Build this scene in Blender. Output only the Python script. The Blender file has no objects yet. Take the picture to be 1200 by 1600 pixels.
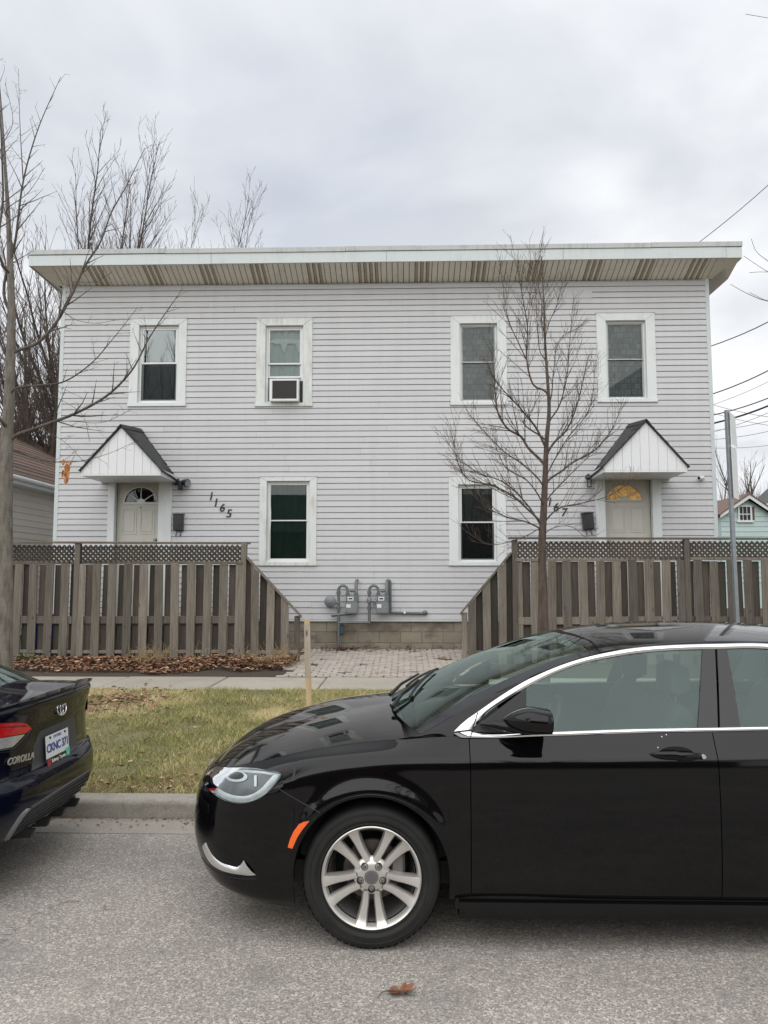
import bpy, bmesh, math, random
import numpy as np
from mathutils import Vector, Matrix
from mathutils.bvhtree import BVHTree

R = math.radians
scene = bpy.context.scene
COL = scene.collection
rng = random.Random(7)

# ------------------------------------------------------------------ camera
FPX, PW, PH = 1200.0, 1200, 1600
PITCH, YAW, CAMH = R(5.0), R(1.6), 1.75
cam_d = bpy.data.cameras.new('camera')
cam = bpy.data.objects.new('camera', cam_d); COL.objects.link(cam)
cam.location = (0, 0, CAMH)
cam.rotation_euler = (R(90) + PITCH, 0, YAW)
cam_d.sensor_fit = 'VERTICAL'; cam_d.sensor_height = 36.0
cam_d.lens = 36.0 * FPX / PH
cam_d.clip_start = 0.05; cam_d.clip_end = 2000
scene.camera = cam

# ------------------------------------------------------------------ sky, sun, exposure
SUN_EL, SUN_AZ = R(52), R(200)          # soft overcast light from behind the viewer
world = bpy.data.worlds.new('World'); scene.world = world; world.use_nodes = True
wt = world.node_tree; wt.nodes.clear()
def wn(t, **k):
    n = wt.nodes.new(t)
    for a, b in k.items(): setattr(n, a, b)
    return n
w_out = wn('ShaderNodeOutputWorld'); w_bg = wn('ShaderNodeBackground'); w_bg.inputs[1].default_value = 0.10
w_sky = wn('ShaderNodeTexSky', sky_type='NISHITA', sun_disc=False)
w_sky.sun_elevation = SUN_EL; w_sky.sun_rotation = SUN_AZ
w_tc = wn('ShaderNodeTexCoord'); w_sep = wn('ShaderNodeSeparateXYZ'); wt.links.new(w_tc.outputs['Generated'], w_sep.inputs[0])
w_z = wn('ShaderNodeMath', operation='MAXIMUM'); wt.links.new(w_sep.outputs[2], w_z.inputs[0]); w_z.inputs[1].default_value = 0.0
w_zz = wn('ShaderNodeMath', operation='ADD'); wt.links.new(w_z.outputs[0], w_zz.inputs[0]); w_zz.inputs[1].default_value = 0.30
w_dx = wn('ShaderNodeMath', operation='DIVIDE'); wt.links.new(w_sep.outputs[0], w_dx.inputs[0]); wt.links.new(w_zz.outputs[0], w_dx.inputs[1])
w_dy = wn('ShaderNodeMath', operation='DIVIDE'); wt.links.new(w_sep.outputs[1], w_dy.inputs[0]); wt.links.new(w_zz.outputs[0], w_dy.inputs[1])
w_c = wn('ShaderNodeCombineXYZ'); wt.links.new(w_dx.outputs[0], w_c.inputs[0]); wt.links.new(w_dy.outputs[0], w_c.inputs[1])
w_c.inputs[2].default_value = 21.7
w_n = wn('ShaderNodeTexNoise'); w_n.inputs['Scale'].default_value = 1.6; w_n.inputs['Detail'].default_value = 7; w_n.inputs['Roughness'].default_value = .5; w_n.inputs['Distortion'].default_value = .3
wt.links.new(w_c.outputs[0], w_n.inputs['Vector'])
w_r = wn('ShaderNodeValToRGB')
e = w_r.color_ramp.elements
e[0].position = .40; e[0].color = (.63, .655, .70, 1)
e[1].position = .63; e[1].color = (.93, .94, .955, 1)
el = w_r.color_ramp.elements.new(.5); el.color = (.745, .765, .80, 1)
wt.links.new(w_n.outputs[0], w_r.inputs[0])
w_g = wn('ShaderNodeMapRange'); wt.links.new(w_z.outputs[0], w_g.inputs[0])   # overcast sky: zenith brighter than horizon
w_g.inputs[1].default_value = .0; w_g.inputs[2].default_value = 1.0; w_g.inputs[3].default_value = 6.6; w_g.inputs[4].default_value = 7.3
w_m = wn('ShaderNodeMix', data_type='RGBA', blend_type='MULTIPLY'); w_m.inputs[0].default_value = 1
wt.links.new(w_r.outputs[0], w_m.inputs[6]); wt.links.new(w_g.outputs[0], w_m.inputs[7])
w_n2 = wn('ShaderNodeTexNoise'); w_n2.inputs['Scale'].default_value = 1.1; w_n2.inputs['Detail'].default_value = 3
w_c2 = wn('ShaderNodeVectorMath', operation='ADD'); w_c2.inputs[1].default_value = (5.3, 2.2, 0); wt.links.new(w_c.outputs[0], w_c2.inputs[0]); wt.links.new(w_c2.outputs[0], w_n2.inputs['Vector'])
w_r2 = wn('ShaderNodeMapRange'); w_r2.inputs[1].default_value = .55; w_r2.inputs[2].default_value = .72; w_r2.inputs[3].default_value = .98; w_r2.inputs[4].default_value = .72
wt.links.new(w_n2.outputs[0], w_r2.inputs[0])
w_mx = wn('ShaderNodeMix', data_type='RGBA'); wt.links.new(w_r2.outputs[0], w_mx.inputs[0])
wt.links.new(w_sky.outputs[0], w_mx.inputs[6]); wt.links.new(w_m.outputs[2], w_mx.inputs[7])
wt.links.new(w_mx.outputs[2], w_bg.inputs[0]); wt.links.new(w_bg.outputs[0], w_out.inputs[0])

sun_d = bpy.data.lights.new('sun', 'SUN'); sun_d.energy = 1.5; sun_d.angle = R(95); sun_d.color = (1, .975, .94)
sun = bpy.data.objects.new('sun', sun_d); COL.objects.link(sun)
_sd = Vector((math.sin(R(-20)) * math.cos(SUN_EL), -math.cos(R(-20)) * math.cos(SUN_EL), math.sin(SUN_EL)))
sun.rotation_euler = (-_sd).to_track_quat('-Z', 'Y').to_euler()
sun.location = (0, -5, 20)

scene.view_settings.view_transform = 'Standard'; scene.view_settings.look = 'None'
scene.view_settings.exposure = 0.72; scene.view_settings.gamma = 1.0
scene.render.engine = 'CYCLES'
scene.cycles.max_bounces = 8; scene.cycles.transparent_max_bounces = 16; scene.cycles.glossy_bounces = 4; scene.cycles.diffuse_bounces = 3
scene.cycles.caustics_reflective = False; scene.cycles.caustics_refractive = False
scene.cycles.use_denoising = True

# ------------------------------------------------------------------ picture <-> place
_cr, _sr, _cp, _sp = math.cos(YAW), math.sin(YAW), math.cos(PITCH), math.sin(PITCH)
CF = Vector((-_sr * _cp, _cr * _cp, _sp)); CR_ = Vector((_cr, _sr, 0)); CU = CR_.cross(CF); CC = Vector((0, 0, CAMH))
def ray(px, py): return (CF * FPX + CR_ * (px - 600) - CU * (py - 800)).normalized()
def at(px, py, Y):
    d = ray(px, py); return CC + d * (Y / d.y)
def atz(px, py, Z):
    d = ray(px, py); return CC + d * ((Z - CAMH) / d.z)
def atx(px, py, X):
    d = ray(px, py); return CC + d * (X / d.x)

# ------------------------------------------------------------------ mesh building
WL = {}                                   # world location of every parent
def empty(name, loc, label=None, cat=None, group=None):
    o = bpy.data.objects.new(name, None); COL.objects.link(o); o.location = loc
    o.empty_display_size = .1; WL[o.name] = Vector(loc)
    tag(o, label, cat, group); return o
def tag(o, label=None, cat=None, group=None, kind=None):
    if label: o['label'] = label
    if cat: o['category'] = cat
    if group: o['group'] = group
    if kind: o['kind'] = kind
    return o
def link(name, me, mat=None, parent=None, loc=(0, 0, 0)):
    o = bpy.data.objects.new(name, me); COL.objects.link(o)
    loc = Vector(loc); WL[o.name] = loc
    if parent is not None:
        o.parent = parent; o.location = loc - WL[parent.name]
    else: o.location = loc
    if mat is not None and me is not None and not me.materials: me.materials.append(mat)
    return o
class MB:
    def __init__(s): s.v = []; s.f = []; s.m = []; s.cur = 0
    def add(s, vs, fs):
        b = len(s.v); s.v.extend([tuple(p) for p in vs]); s.f.extend([tuple(b + i for i in f) for f in fs]); s.m.extend([s.cur] * len(fs)); return s
    def box(s, x0, x1, y0, y1, z0, z1):
        vs = [(x, y, z) for x in (x0, x1) for y in (y0, y1) for z in (z0, z1)]
        return s.add(vs, [(0, 1, 3, 2), (4, 6, 7, 5), (0, 4, 5, 1), (2, 3, 7, 6), (0, 2, 6, 4), (1, 5, 7, 3)])
    def cbox(s, x0, x1, y0, y1, z0, z1, c=.004):
        """box with chamfered long edges on all sides (bevelled in the mesh)"""
        bm = bmesh.new(); bmesh.ops.create_cube(bm, size=1)
        for v in bm.verts: v.co = Vector(((x0 + x1) / 2 + v.co.x * (x1 - x0), (y0 + y1) / 2 + v.co.y * (y1 - y0), (z0 + z1) / 2 + v.co.z * (z1 - z0)))
        bmesh.ops.bevel(bm, geom=list(bm.edges), offset=c, segments=1, affect='EDGES')
        bm.verts.index_update()
        s.add([v.co for v in bm.verts], [[v.index for v in f.verts] for f in bm.faces]); bm.free(); return s
    def prism(s, poly, vec):
        """poly: 3-D points of one face, extruded along vec"""
        n = len(poly); vec = Vector(vec); a = [Vector(p) for p in poly]; b = [p + vec for p in a]
        fs = [tuple(range(n - 1, -1, -1)), tuple(range(n, 2 * n))] + [(i, (i + 1) % n, n + (i + 1) % n, n + i) for i in range(n)]
        return s.add(a + b, fs)
    def tube(s, pts, rad, n=8, cap=True):
        pts = [Vector(p) for p in pts]; rad = rad if hasattr(rad, '__len__') else [rad] * len(pts)
        rings = []; up = Vector((0, 0, 1)); prev = None
        for i, p in enumerate(pts):
            d = (pts[min(i + 1, len(pts) - 1)] - pts[max(i - 1, 0)])
            if d.length < 1e-9: d = Vector((0, 0, 1))
            d.normalize()
            if prev is None:
                a = d.orthogonal().normalized()
            else:
                a = prev - d * prev.dot(d)
                a = d.orthogonal() if a.length < 1e-6 else a
                a.normalize()
            prev = a; b = d.cross(a)
            rings.append([p + (a * math.cos(2 * math.pi * k / n) + b * math.sin(2 * math.pi * k / n)) * rad[i] for k in range(n)])
        vs = [q for r in rings for q in r]; fs = []
        for i in range(len(rings) - 1):
            for k in range(n):
                k2 = (k + 1) % n; fs.append((i * n + k, i * n + k2, (i + 1) * n + k2, (i + 1) * n + k))
        if cap: fs.append(tuple(range(n - 1, -1, -1))); fs.append(tuple(range((len(rings) - 1) * n, len(rings) * n)))
        return s.add(vs, fs)
    def lathe(s, prof, c, axis, n=32, a0=0, a1=2 * math.pi):
        """prof: (radius, offset along axis) list"""
        axis = Vector(axis).normalized(); c = Vector(c); p = axis.orthogonal().normalized(); q = axis.cross(p)
        full = abs(a1 - a0 - 2 * math.pi) < 1e-6; m = n if full else n + 1
        vs = []
        for k in range(m):
            a = a0 + (a1 - a0) * k / n
            dr = p * math.cos(a) + q * math.sin(a)
            vs += [c + dr * r + axis * h for r, h in prof]
        L = len(prof); fs = []
        for k in range(n):
            k2 = (k + 1) % m
            for i in range(L - 1): fs.append((k * L + i, k2 * L + i, k2 * L + i + 1, k * L + i + 1))
        return s.add(vs, fs)
    def grid(s, P):
        """P[i][j] points"""
        n, m = len(P), len(P[0])
        return s.add([p for r in P for p in r], [(i * m + j, i * m + j + 1, (i + 1) * m + j + 1, (i + 1) * m + j) for i in range(n - 1) for j in range(m - 1)])
    def ellipsoid(s, c, rx, ry, rz, n=12, m=8):
        c = Vector(c); vs = [c + Vector((0, 0, rz))]
        for i in range(1, m):
            a = math.pi * i / m
            for k in range(n):
                b = 2 * math.pi * k / n; vs.append(c + Vector((rx * math.sin(a) * math.cos(b), ry * math.sin(a) * math.sin(b), rz * math.cos(a))))
        vs.append(c - Vector((0, 0, rz))); fs = [(0, 1 + k, 1 + (k + 1) % n) for k in range(n)]
        for i in range(m - 2):
            for k in range(n): fs.append((1 + i * n + k, 1 + (i + 1) * n + k, 1 + (i + 1) * n + (k + 1) % n, 1 + i * n + (k + 1) % n))
        L = len(vs) - 1; b = 1 + (m - 2) * n; fs += [(L, b + (k + 1) % n, b + k) for k in range(n)]
        return s.add(vs, fs)
    def mesh(s, name, smooth=None, origin=None):
        vs = np.array(s.v, dtype=float)
        if origin is not None: vs = vs - np.array(origin)
        me = bpy.data.meshes.new(name); me.from_pydata(vs.tolist(), [], s.f)
        if any(s.m): me.polygons.foreach_set('material_index', s.m)
        if smooth is not None:
            me.polygons.foreach_set('use_smooth', [True] * len(me.polygons))
            me.set_sharp_from_angle(angle=R(smooth))
        me.update(); return me
    def build(s, name, mat, parent=None, smooth=None, origin=None):
        vs = np.array(s.v)
        if origin is None:
            lo, hi = vs.min(0), vs.max(0); origin = ((lo[0] + hi[0]) / 2, (lo[1] + hi[1]) / 2, lo[2])
        me = s.mesh(name, smooth, origin)
        mats = mat if isinstance(mat, (list, tuple)) else [mat]
        for m in mats: me.materials.append(m)
        return link(name, me, None, parent, origin)
def fix_normals(o):
    bm = bmesh.new(); bm.from_mesh(o.data); bmesh.ops.recalc_face_normals(bm, faces=bm.faces); bm.to_mesh(o.data); bm.free(); return o
def box(name, mat, parent, *a, c=None):
    m = MB()
    m.cbox(*a, c=c) if c else m.box(*a)
    return m.build(name, mat, parent)

# ------------------------------------------------------------------ materials
class NT:
    def __init__(s, name):
        s.mat = bpy.data.materials.new(name); s.mat.use_nodes = True; s.t = s.mat.node_tree; s.t.nodes.clear()
        s.out = s.n('ShaderNodeOutputMaterial')
    def n(s, t, inp=None, **k):
        n = s.t.nodes.new(t)
        for a, b in k.items(): setattr(n, a, b)
        for a, b in (inp or {}).items():
            if isinstance(b, bpy.types.NodeSocket): s.t.links.new(b, n.inputs[a])
            else: n.inputs[a].default_value = b
        return n
    def pos(s): return s.n('ShaderNodeNewGeometry').outputs['Position']
    def obj(s): return s.n('ShaderNodeTexCoord').outputs['Object']
    def rnd(s): return s.n('ShaderNodeObjectInfo').outputs['Random']
    def scale(s, v, sc, off=None):
        m = s.n('ShaderNodeMapping', {'Vector': v}); m.inputs['Scale'].default_value = sc
        if off is not None: s.t.links.new(off, m.inputs['Location'])
        return m.outputs[0]
    def noise(s, v, sc, det=4, ro=.55, dist=0):
        return s.n('ShaderNodeTexNoise', {'Vector': v, 'Scale': sc, 'Detail': det, 'Roughness': ro, 'Distortion': dist}).outputs[0]
    def ramp(s, f, stops):
        r = s.n('ShaderNodeValToRGB', {0: f}); e = r.color_ramp.elements
        while len(e) < len(stops): e.new(.5)
        for x, (p, c) in zip(e, stops):
            x.position = p; x.color = (c, c, c, 1) if not hasattr(c, '__len__') else (*c, 1)
        return r.outputs[0]
    def mix(s, f, a, b, bt='MIX'):
        m = s.n('ShaderNodeMix', data_type='RGBA', blend_type=bt)
        for i, x in ((0, f), (6, a), (7, b)):
            if isinstance(x, bpy.types.NodeSocket): s.t.links.new(x, m.inputs[i])
            elif i == 0: m.inputs[0].default_value = x
            else: m.inputs[i].default_value = (*x, 1)
        return m.outputs[2]
    def math(s, op, a, b=None):
        m = s.n('ShaderNodeMath', operation=op)
        for i, x in ((0, a), (1, b)):
            if x is None: continue
            if isinstance(x, bpy.types.NodeSocket): s.t.links.new(x, m.inputs[i])
            else: m.inputs[i].default_value = x
        return m.outputs[0]
    def vary(s, c, lo, hi, f):
        """multiply colour by lo..hi following f"""
        r = s.n('ShaderNodeMapRange', {0: f, 3: lo, 4: hi}).outputs[0]
        g = s.n('ShaderNodeCombineColor', {0: r, 1: r, 2: r}).outputs[0]
        return s.mix(1.0, c, g, 'MULTIPLY')
    def bump(s, h, st=.3, d=.01):
        return s.n('ShaderNodeBump', {'Height': h, 'Strength': st, 'Distance': d}).outputs[0]
    def pbsdf(s, c, rough=.5, metal=0, normal=None, **k):
        b = s.n('ShaderNodeBsdfPrincipled')
        for key, x in (('Base Color', c), ('Roughness', rough), ('Metallic', metal), ('Normal', normal)):
            if x is None: continue
            if isinstance(x, bpy.types.NodeSocket): s.t.links.new(x, b.inputs[key])
            else: b.inputs[key].default_value = (*x, 1) if hasattr(x, '__len__') else x
        for key, x in k.items():
            key = key.replace('_', ' ')
            if isinstance(x, bpy.types.NodeSocket): s.t.links.new(x, b.inputs[key])
            else: b.inputs[key].default_value = (*x, 1) if hasattr(x, '__len__') and len(x) == 3 else x
        s.t.links.new(b.outputs[0], s.out.inputs[0]); return s.mat
def plain(name, c, rough=.5, metal=0, var=.12, sc=6, **k):
    t = NT(name); f = t.noise(t.pos(), sc, 4)
    return t.pbsdf(t.vary(c, 1 - var, 1 + var, f), rough, metal, **k)
def glassmat(name, tint, ior=1.6, rough=0.0, dirt=0.0, refl=(.94, .97, .97)):
    t = NT(name); fr = t.n('ShaderNodeFresnel', {'IOR': ior}).outputs[0]
    tr = t.n('ShaderNodeBsdfTransparent'); tr.inputs[0].default_value = (*tint, 1)
    gl = t.n('ShaderNodeBsdfGlossy', {'Roughness': rough}); gl.inputs[0].default_value = (*refl, 1)
    m = t.n('ShaderNodeMixShader', {0: fr, 1: tr.outputs[0], 2: gl.outputs[0]})
    o = m.outputs[0]
    if dirt:
        d = t.n('ShaderNodeBsdfDiffuse'); d.inputs[0].default_value = (.45, .45, .43, 1)
        f = t.ramp(t.noise(t.pos(), 3.0, 5), [(.35, 0.0), (.75, dirt)])
        o = t.n('ShaderNodeMixShader', {0: f, 1: o, 2: d.outputs[0]}).outputs[0]
    t.t.links.new(o, t.out.inputs[0]); return t.mat

M = {}
def siding(name, c):
    t = NT(name); p = t.pos()
    f = t.noise(t.scale(p, (.35, .35, .9)), 3.0, 5)
    st = t.ramp(t.noise(t.scale(p, (9, 9, .35)), 1.0, 4), [(.42, 0.0), (.75, 1.0)])   # run-off streaks
    col = t.vary(c, .93, 1.05, f); col = t.mix(t.math('MULTIPLY', st, .12), col, tuple(x * .62 for x in c))
    col = t.vary(col, .965, 1.035, t.rnd())
    h = t.noise(t.scale(p, (.6, .6, 40)), 3.0, 3)
    return t.pbsdf(col, .48, 0, t.bump(h, .12, .002))
M['siding'] = siding('vinyl_siding', (.570, .573, .584))
M['siding_tan'] = siding('tan_siding', (.60, .565, .49))
M['siding_green'] = siding('green_siding', (.46, .58, .55))
def painted(name, c, dirt=(.33, .31, .26), amt=.35, rough=.45):
    t = NT(name); p = t.pos()
    f = t.noise(p, 2.4, 6, .62); g = t.noise(t.scale(p, (6, 6, .8)), 2.0, 5)
    d = t.ramp(t.math('MULTIPLY', f, g), [(.24, 0.0), (.46, amt)])
    return t.pbsdf(t.mix(d, t.vary(c, .96, 1.03, t.noise(p, 20, 3)), dirt), rough, 0)
M['trim'] = painted('white_trim', (.70, .735, .73), amt=.25)
M['trim_worn'] = painted('worn_white_trim', (.68, .71, .69), (.30, .27, .20), .6)
M['vinyl_frame'] = painted('window_vinyl', (.74, .76, .755), amt=.12, rough=.35)
M['soffit'] = painted('soffit_aluminium', (.80, .76, .69), (.40, .36, .30), .35)
M['soffit_vent'] = painted('soffit_vented', (.42, .37, .27), (.24, .20, .14), .5)
M['fascia'] = painted('fascia_aluminium', (.57, .62, .62), (.36, .38, .36), .3, .4)
M['drip'] = painted('roof_edge_metal', (.46, .48, .47), (.22, .22, .20), .6, .45)
M['door'] = painted('door_paint', (.56, .55, .485), (.40, .37, .30), .3, .4)
M['gable_white'] = painted('gable_white', (.74, .76, .77), amt=.10, rough=.4)
M['dark'] = plain('dark_interior', (.035, .037, .038), .8)
M['room'] = plain('room_wall', (.20, .21, .20), .9)
M['black_metal'] = plain('black_metal', (.012, .013, .016), .38, 0, Coat_Weight=.3)
M['black_plastic'] = plain('black_plastic', (.013, .014, .015), .5)
M['grey_metal'] = plain('grey_painted_metal', (.15, .165, .17), .45, .3, .22, 30)
M['meter_body'] = plain('meter_casting', (.20, .215, .225), .5, .1, .2, 25)
M['label_white'] = plain('label_white', (.7, .7, .7), .5)
M['galv'] = plain('galvanised_steel', (.30, .33, .35), .42, .75, .2, 12)
M['pane'] = glassmat('window_pane', (.85, .90, .88), 1.9, .0)
M['pane_dark'] = glassmat('window_pane_storm', (.84, .88, .86), 1.42, .0)
M['screen'] = glassmat('insect_screen', (.66, .67, .68), 1.2, .3)
def cloth(name, c, sc=30):
    t = NT(name); f = t.noise(t.scale(t.pos(), (sc, sc, 1.2)), 1.0, 3)
    return t.pbsdf(t.vary(c, .7, 1.15, f), .9, 0, t.bump(f, .4, .01))
M['curtain_grey'] = cloth('curtain_grey', (.3, .33, .36)); M['curtain_white'] = cloth('curtain_white', (.75, .78, .77)); M['curtain_green'] = cloth('curtain_green', (.012, .052, .043), 14)
M['curtain_dark'] = cloth('curtain_dark', (.07, .07, .075), 18)
M['curtain_pale'] = cloth('blind_pale', (.55, .60, .61), 6)
def patch_curtain():
    t = NT('patterned_curtain'); p = t.pos()
    b = t.n('ShaderNodeTexBrick', {'Vector': t.scale(p, (1, 1, 1)), 'Scale': 2.2, 'Mortar Size': .012, 'Brick Width': .27, 'Row Height': .25})
    m = t.n('ShaderNodeCombineXYZ'); sx = t.n('ShaderNodeSeparateXYZ', {0: p}); t.t.links.new(sx.outputs[0], m.inputs[0]); t.t.links.new(sx.outputs[2], m.inputs[1])
    t.t.links.new(m.outputs[0], b.inputs['Vector'])
    b.inputs[1].default_value = (.20, .208, .215, 1); b.inputs[2].default_value = (.085, .09, .095, 1); b.inputs[3].default_value = (.05, .052, .054, 1)
    return t.pbsdf(t.vary(b.outputs[0], .75, 1.2, t.noise(p, 9, 4)), .9)
M['curtain_patch'] = patch_curtain()
def wood(name, c1, c2, grain=1.0, green=.15):
    t = NT(name); o = t.obj(); r = t.rnd()
    off = t.n('ShaderNodeCombineXYZ', {0: t.math('MULTIPLY', r, 37.0), 1: t.math('MULTIPLY', r, 11.0), 2: t.math('MULTIPLY', r, 23.0)}).outputs[0]
    v = t.scale(o, (1, 1, 1), off)
    g = t.noise(t.scale(v, (60, 60, 2.2)), 1.0, 6, .65, .4)
    g2 = t.noise(t.scale(v, (160, 160, 5)), 1.0, 3)
    b = t.noise(t.scale(v, (4, 4, 1.6)), 1.0, 5)
    col = t.mix(t.ramp(g, [(.3, 0.0), (.7, 1.0)]), c1, c2)
    col = t.vary(col, .62, 1.30, b); col = t.vary(col, .58, 1.32, r); col = t.vary(col, .80, 1.15, g2)
    kn = t.n('ShaderNodeTexVoronoi', {'Vector': t.scale(v, (7, 7, 2.4)), 'Scale': 1.0}).outputs['Distance']
    col = t.mix(t.ramp(kn, [(.05, .8), (.12, 0.0)]), col, (.045, .038, .030))
    col = t.mix(t.math('MULTIPLY', t.ramp(t.noise(t.scale(v, (3, 3, 1)), 1.3, 4), [(.5, 0.0), (.7, 1.0)]), green), col, (.11, .13, .075))
    return t.pbsdf(col, .85, 0, t.bump(g, .5 * grain, .004))
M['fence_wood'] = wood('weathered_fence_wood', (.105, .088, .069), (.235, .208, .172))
M['fence_shaded'] = wood('weathered_wood_shaded', (.045, .036, .028), (.092, .077, .062))  # same weathered wood, with the shade on it put into a darker colour
M['new_wood'] = wood('fresh_stake_wood', (.52, .38, .21), (.62, .48, .29), .5, 0)
def asphalt():
    t = NT('asphalt'); p = t.pos()
    v = t.n('ShaderNodeTexVoronoi', {'Vector': p, 'Scale': 118.0}); v2 = t.n('ShaderNodeTexVoronoi', {'Vector': p, 'Scale': 235.0})
    sp = t.n('ShaderNodeSeparateColor', {0: v.outputs['Color']}).outputs[0]; sp2 = t.n('ShaderNodeSeparateColor', {0: v2.outputs['Color']}).outputs[0]
    col = t.ramp(sp, [(.0, (.135, .125, .113)), (.45, (.29, .266, .238)), (.80, (.41, .377, .338)), (.97, (.74, .685, .615))])
    col = t.mix(.45, col, t.ramp(sp2, [(.0, (.13, .12, .106)), (.7, (.365, .336, .30)), (1, (.67, .625, .565))]))
    big = t.noise(t.scale(p, (.5, 1.0, 1)), .9, 6, .6); col = t.vary(col, .60, 1.42, big)
    st = t.ramp(t.noise(t.scale(p, (1, 1, 1)), 2.3, 6, .7), [(.50, 0.0), (.72, .65)]); col = t.mix(st, col, (.19, .178, .16))
    cr = t.n('ShaderNodeTexVoronoi', {'Vector': t.n('ShaderNodeVectorMath', {0: p, 1: t.n('ShaderNodeTexNoise', {'Vector': p, 'Scale': 3.0}).outputs['Color']}, operation='ADD').outputs[0], 'Scale': .55}, feature='DISTANCE_TO_EDGE').outputs['Distance']
    crm = t.ramp(cr, [(.0, .6), (.006, 0.0)]); crm = t.math('MULTIPLY', crm, t.ramp(t.noise(p, .8, 3), [(.44, 0.0), (.56, 1.0)])); col = t.mix(crm, col, (.06, .056, .05))
    dirt = t.ramp(t.noise(p, 1.1, 4), [(.60, 0.0), (.72, .35)]); col = t.mix(dirt, col, (.40, .37, .32))
    h = t.math('ADD', sp, t.math('MULTIPLY', sp2, .5))
    return t.pbsdf(col, .88, 0, t.bump(h, .55, .004))
M['asphalt'] = asphalt()
def concrete(name, c, sc=3.0, stain=.5, crack=True, dark=(.19, .17, .14)):
    t = NT(name); p = t.pos()
    col = t.vary(c, .86, 1.12, t.noise(p, 55, 4)); col = t.vary(col, .82, 1.16, t.noise(p, sc, 6, .6))
    col = t.mix(t.ramp(t.noise(t.scale(p, (1, 1, 1)), sc * .7, 7, .68), [(.50, 0.0), (.75, stain)]), col, dark)
    v = t.n('ShaderNodeTexVoronoi', {'Vector': p, 'Scale': 130.0}); sp = t.n('ShaderNodeSeparateColor', {0: v.outputs['Color']}).outputs[0]
    col = t.vary(col, .86, 1.12, sp)
    col = t.vary(col, .92, 1.07, t.rnd())
    return t.pbsdf(col, .9, 0, t.bump(t.noise(p, 80, 5), .35, .004))
M['sidewalk'] = concrete('sidewalk_concrete', (.375, .34, .285), 1.6, .4)
M['kerb'] = concrete('kerb_concrete', (.335, .31, .265), 4, .95, dark=(.12, .11, .09))
M['gutter'] = concrete('gutter_concrete', (.33, .305, .265), 2.5, .6)
M['paver'] = concrete('paver_concrete', (.40, .355, .315), 2.5, .35)
def block():
    t = NT('foundation_block'); p = t.pos()
    c = t.mix(t.rnd(), (.235, .20, .155), (.30, .265, .205)); c = t.vary(c, .7, 1.2, t.noise(p, 6, 6, .65))
    sx = t.n('ShaderNodeSeparateXYZ', {0: p}).outputs[2]
    damp = t.ramp(t.noise(t.scale(p, (1.0, 1, 1.6)), 1.7, 6, .6), [(.47, 0.0), (.60, .75)])
    c = t.mix(damp, c, (.115, .095, .075)); ef = t.ramp(t.noise(p, 9, 6, .7), [(.64, 0.0), (.72, .55)]); c = t.mix(ef, c, (.42, .39, .34))
    return t.pbsdf(c, .92, 0, t.bump(t.noise(p, 70, 4), .4, .004))
M['block'] = block(); M['mortar'] = plain('mortar', (.16, .14, .11), .95, 0, .25)
def shingle():
    t = NT('asphalt_shingle'); p = t.pos(); v = t.n('ShaderNodeTexVoronoi', {'Vector': p, 'Scale': 170.0}); sp = t.n('ShaderNodeSeparateColor', {0: v.outputs['Color']}).outputs[0]
    c = t.vary((.030, .031, .033), .5, 1.9, sp); return t.pbsdf(t.vary(c, .6, 1.5, t.rnd()), .9, 0, t.bump(sp, .5, .003))
M['shingle'] = shingle()
def brown_roof(name, c):
    t = NT(name); p = t.pos(); c = t.vary(c, .65, 1.3, t.noise(t.scale(p, (5, 2, 14)), 1.0, 5)); return t.pbsdf(t.vary(c, .75, 1.25, t.rnd()), .9)
M['roof_brown'] = brown_roof('brown_shingle', (.135, .092, .072)); M['roof_grey'] = brown_roof('grey_shingle', (.085, .085, .088))
def bark(name, c1, c2, sc=1):
    t = NT(name); p = t.pos(); f = t.noise(t.scale(p, (22 * sc, 22 * sc, 5 * sc)), 1.0, 5, .6); ring = t.noise(t.scale(p, (3, 3, 34)), 1.0, 3)
    c = t.mix(t.ramp(f, [(.35, 0.0), (.65, 1.0)]), c1, c2); c = t.vary(c, .78, 1.2, ring)
    return t.pbsdf(c, .85, 0, t.bump(f, .5, .01))
M['bark_grey'] = bark('grey_bark', (.105, .092, .075), (.21, .19, .16)); M['bark_brown'] = bark('brown_bark', (.055, .040, .031), (.118, .088, .070)); M['bark_far'] = bark('far_bark', (.062, .047, .038), (.11, .088, .073), .4)
M['bark_limb'] = bark('limb_bark', (.062, .052, .042), (.125, .108, .09))
M['twig_far'] = bark('far_twigs', (.075, .056, .046), (.12, .094, .08), .4)
def attr_mat(name, stops, rough=.8, transl=0.0):
    t = NT(name); a = t.n('ShaderNodeAttribute', attribute_name='tone').outputs['Fac']
    c = t.ramp(a, stops); c = t.vary(c, .7, 1.25, t.noise(t.pos(), 1.7, 4))
    return t.pbsdf(c, rough, 0)
M['grass'] = attr_mat('grass_blades', [(.0, (.12, .155, .036)), (.3, (.24, .255, .075)), (.6, (.42, .375, .16)), (1.0, (.70, .58, .34))])
M['leaf'] = attr_mat('dead_leaves', [(.0, (.085, .042, .028)), (.35, (.20, .098, .058)), (.7, (.33, .19, .115)), (1.0, (.52, .38, .25))])
M['leaf_road'] = plain('oak_leaf', (.22, .085, .04), .6, 0, .35, 60); M['leaf_orange'] = plain('orange_dead_leaf', (.46, .19, .055), .7, 0, .35, 25)
def soil(name, a, b):
    t = NT(name); p = t.pos(); c = t.mix(t.noise(p, 2.2, 6, .65), a, b); return t.pbsdf(t.vary(c, .6, 1.35, t.noise(p, 38, 5)), .95, 0, t.bump(t.noise(p, 45, 5), .7, .02))
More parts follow.
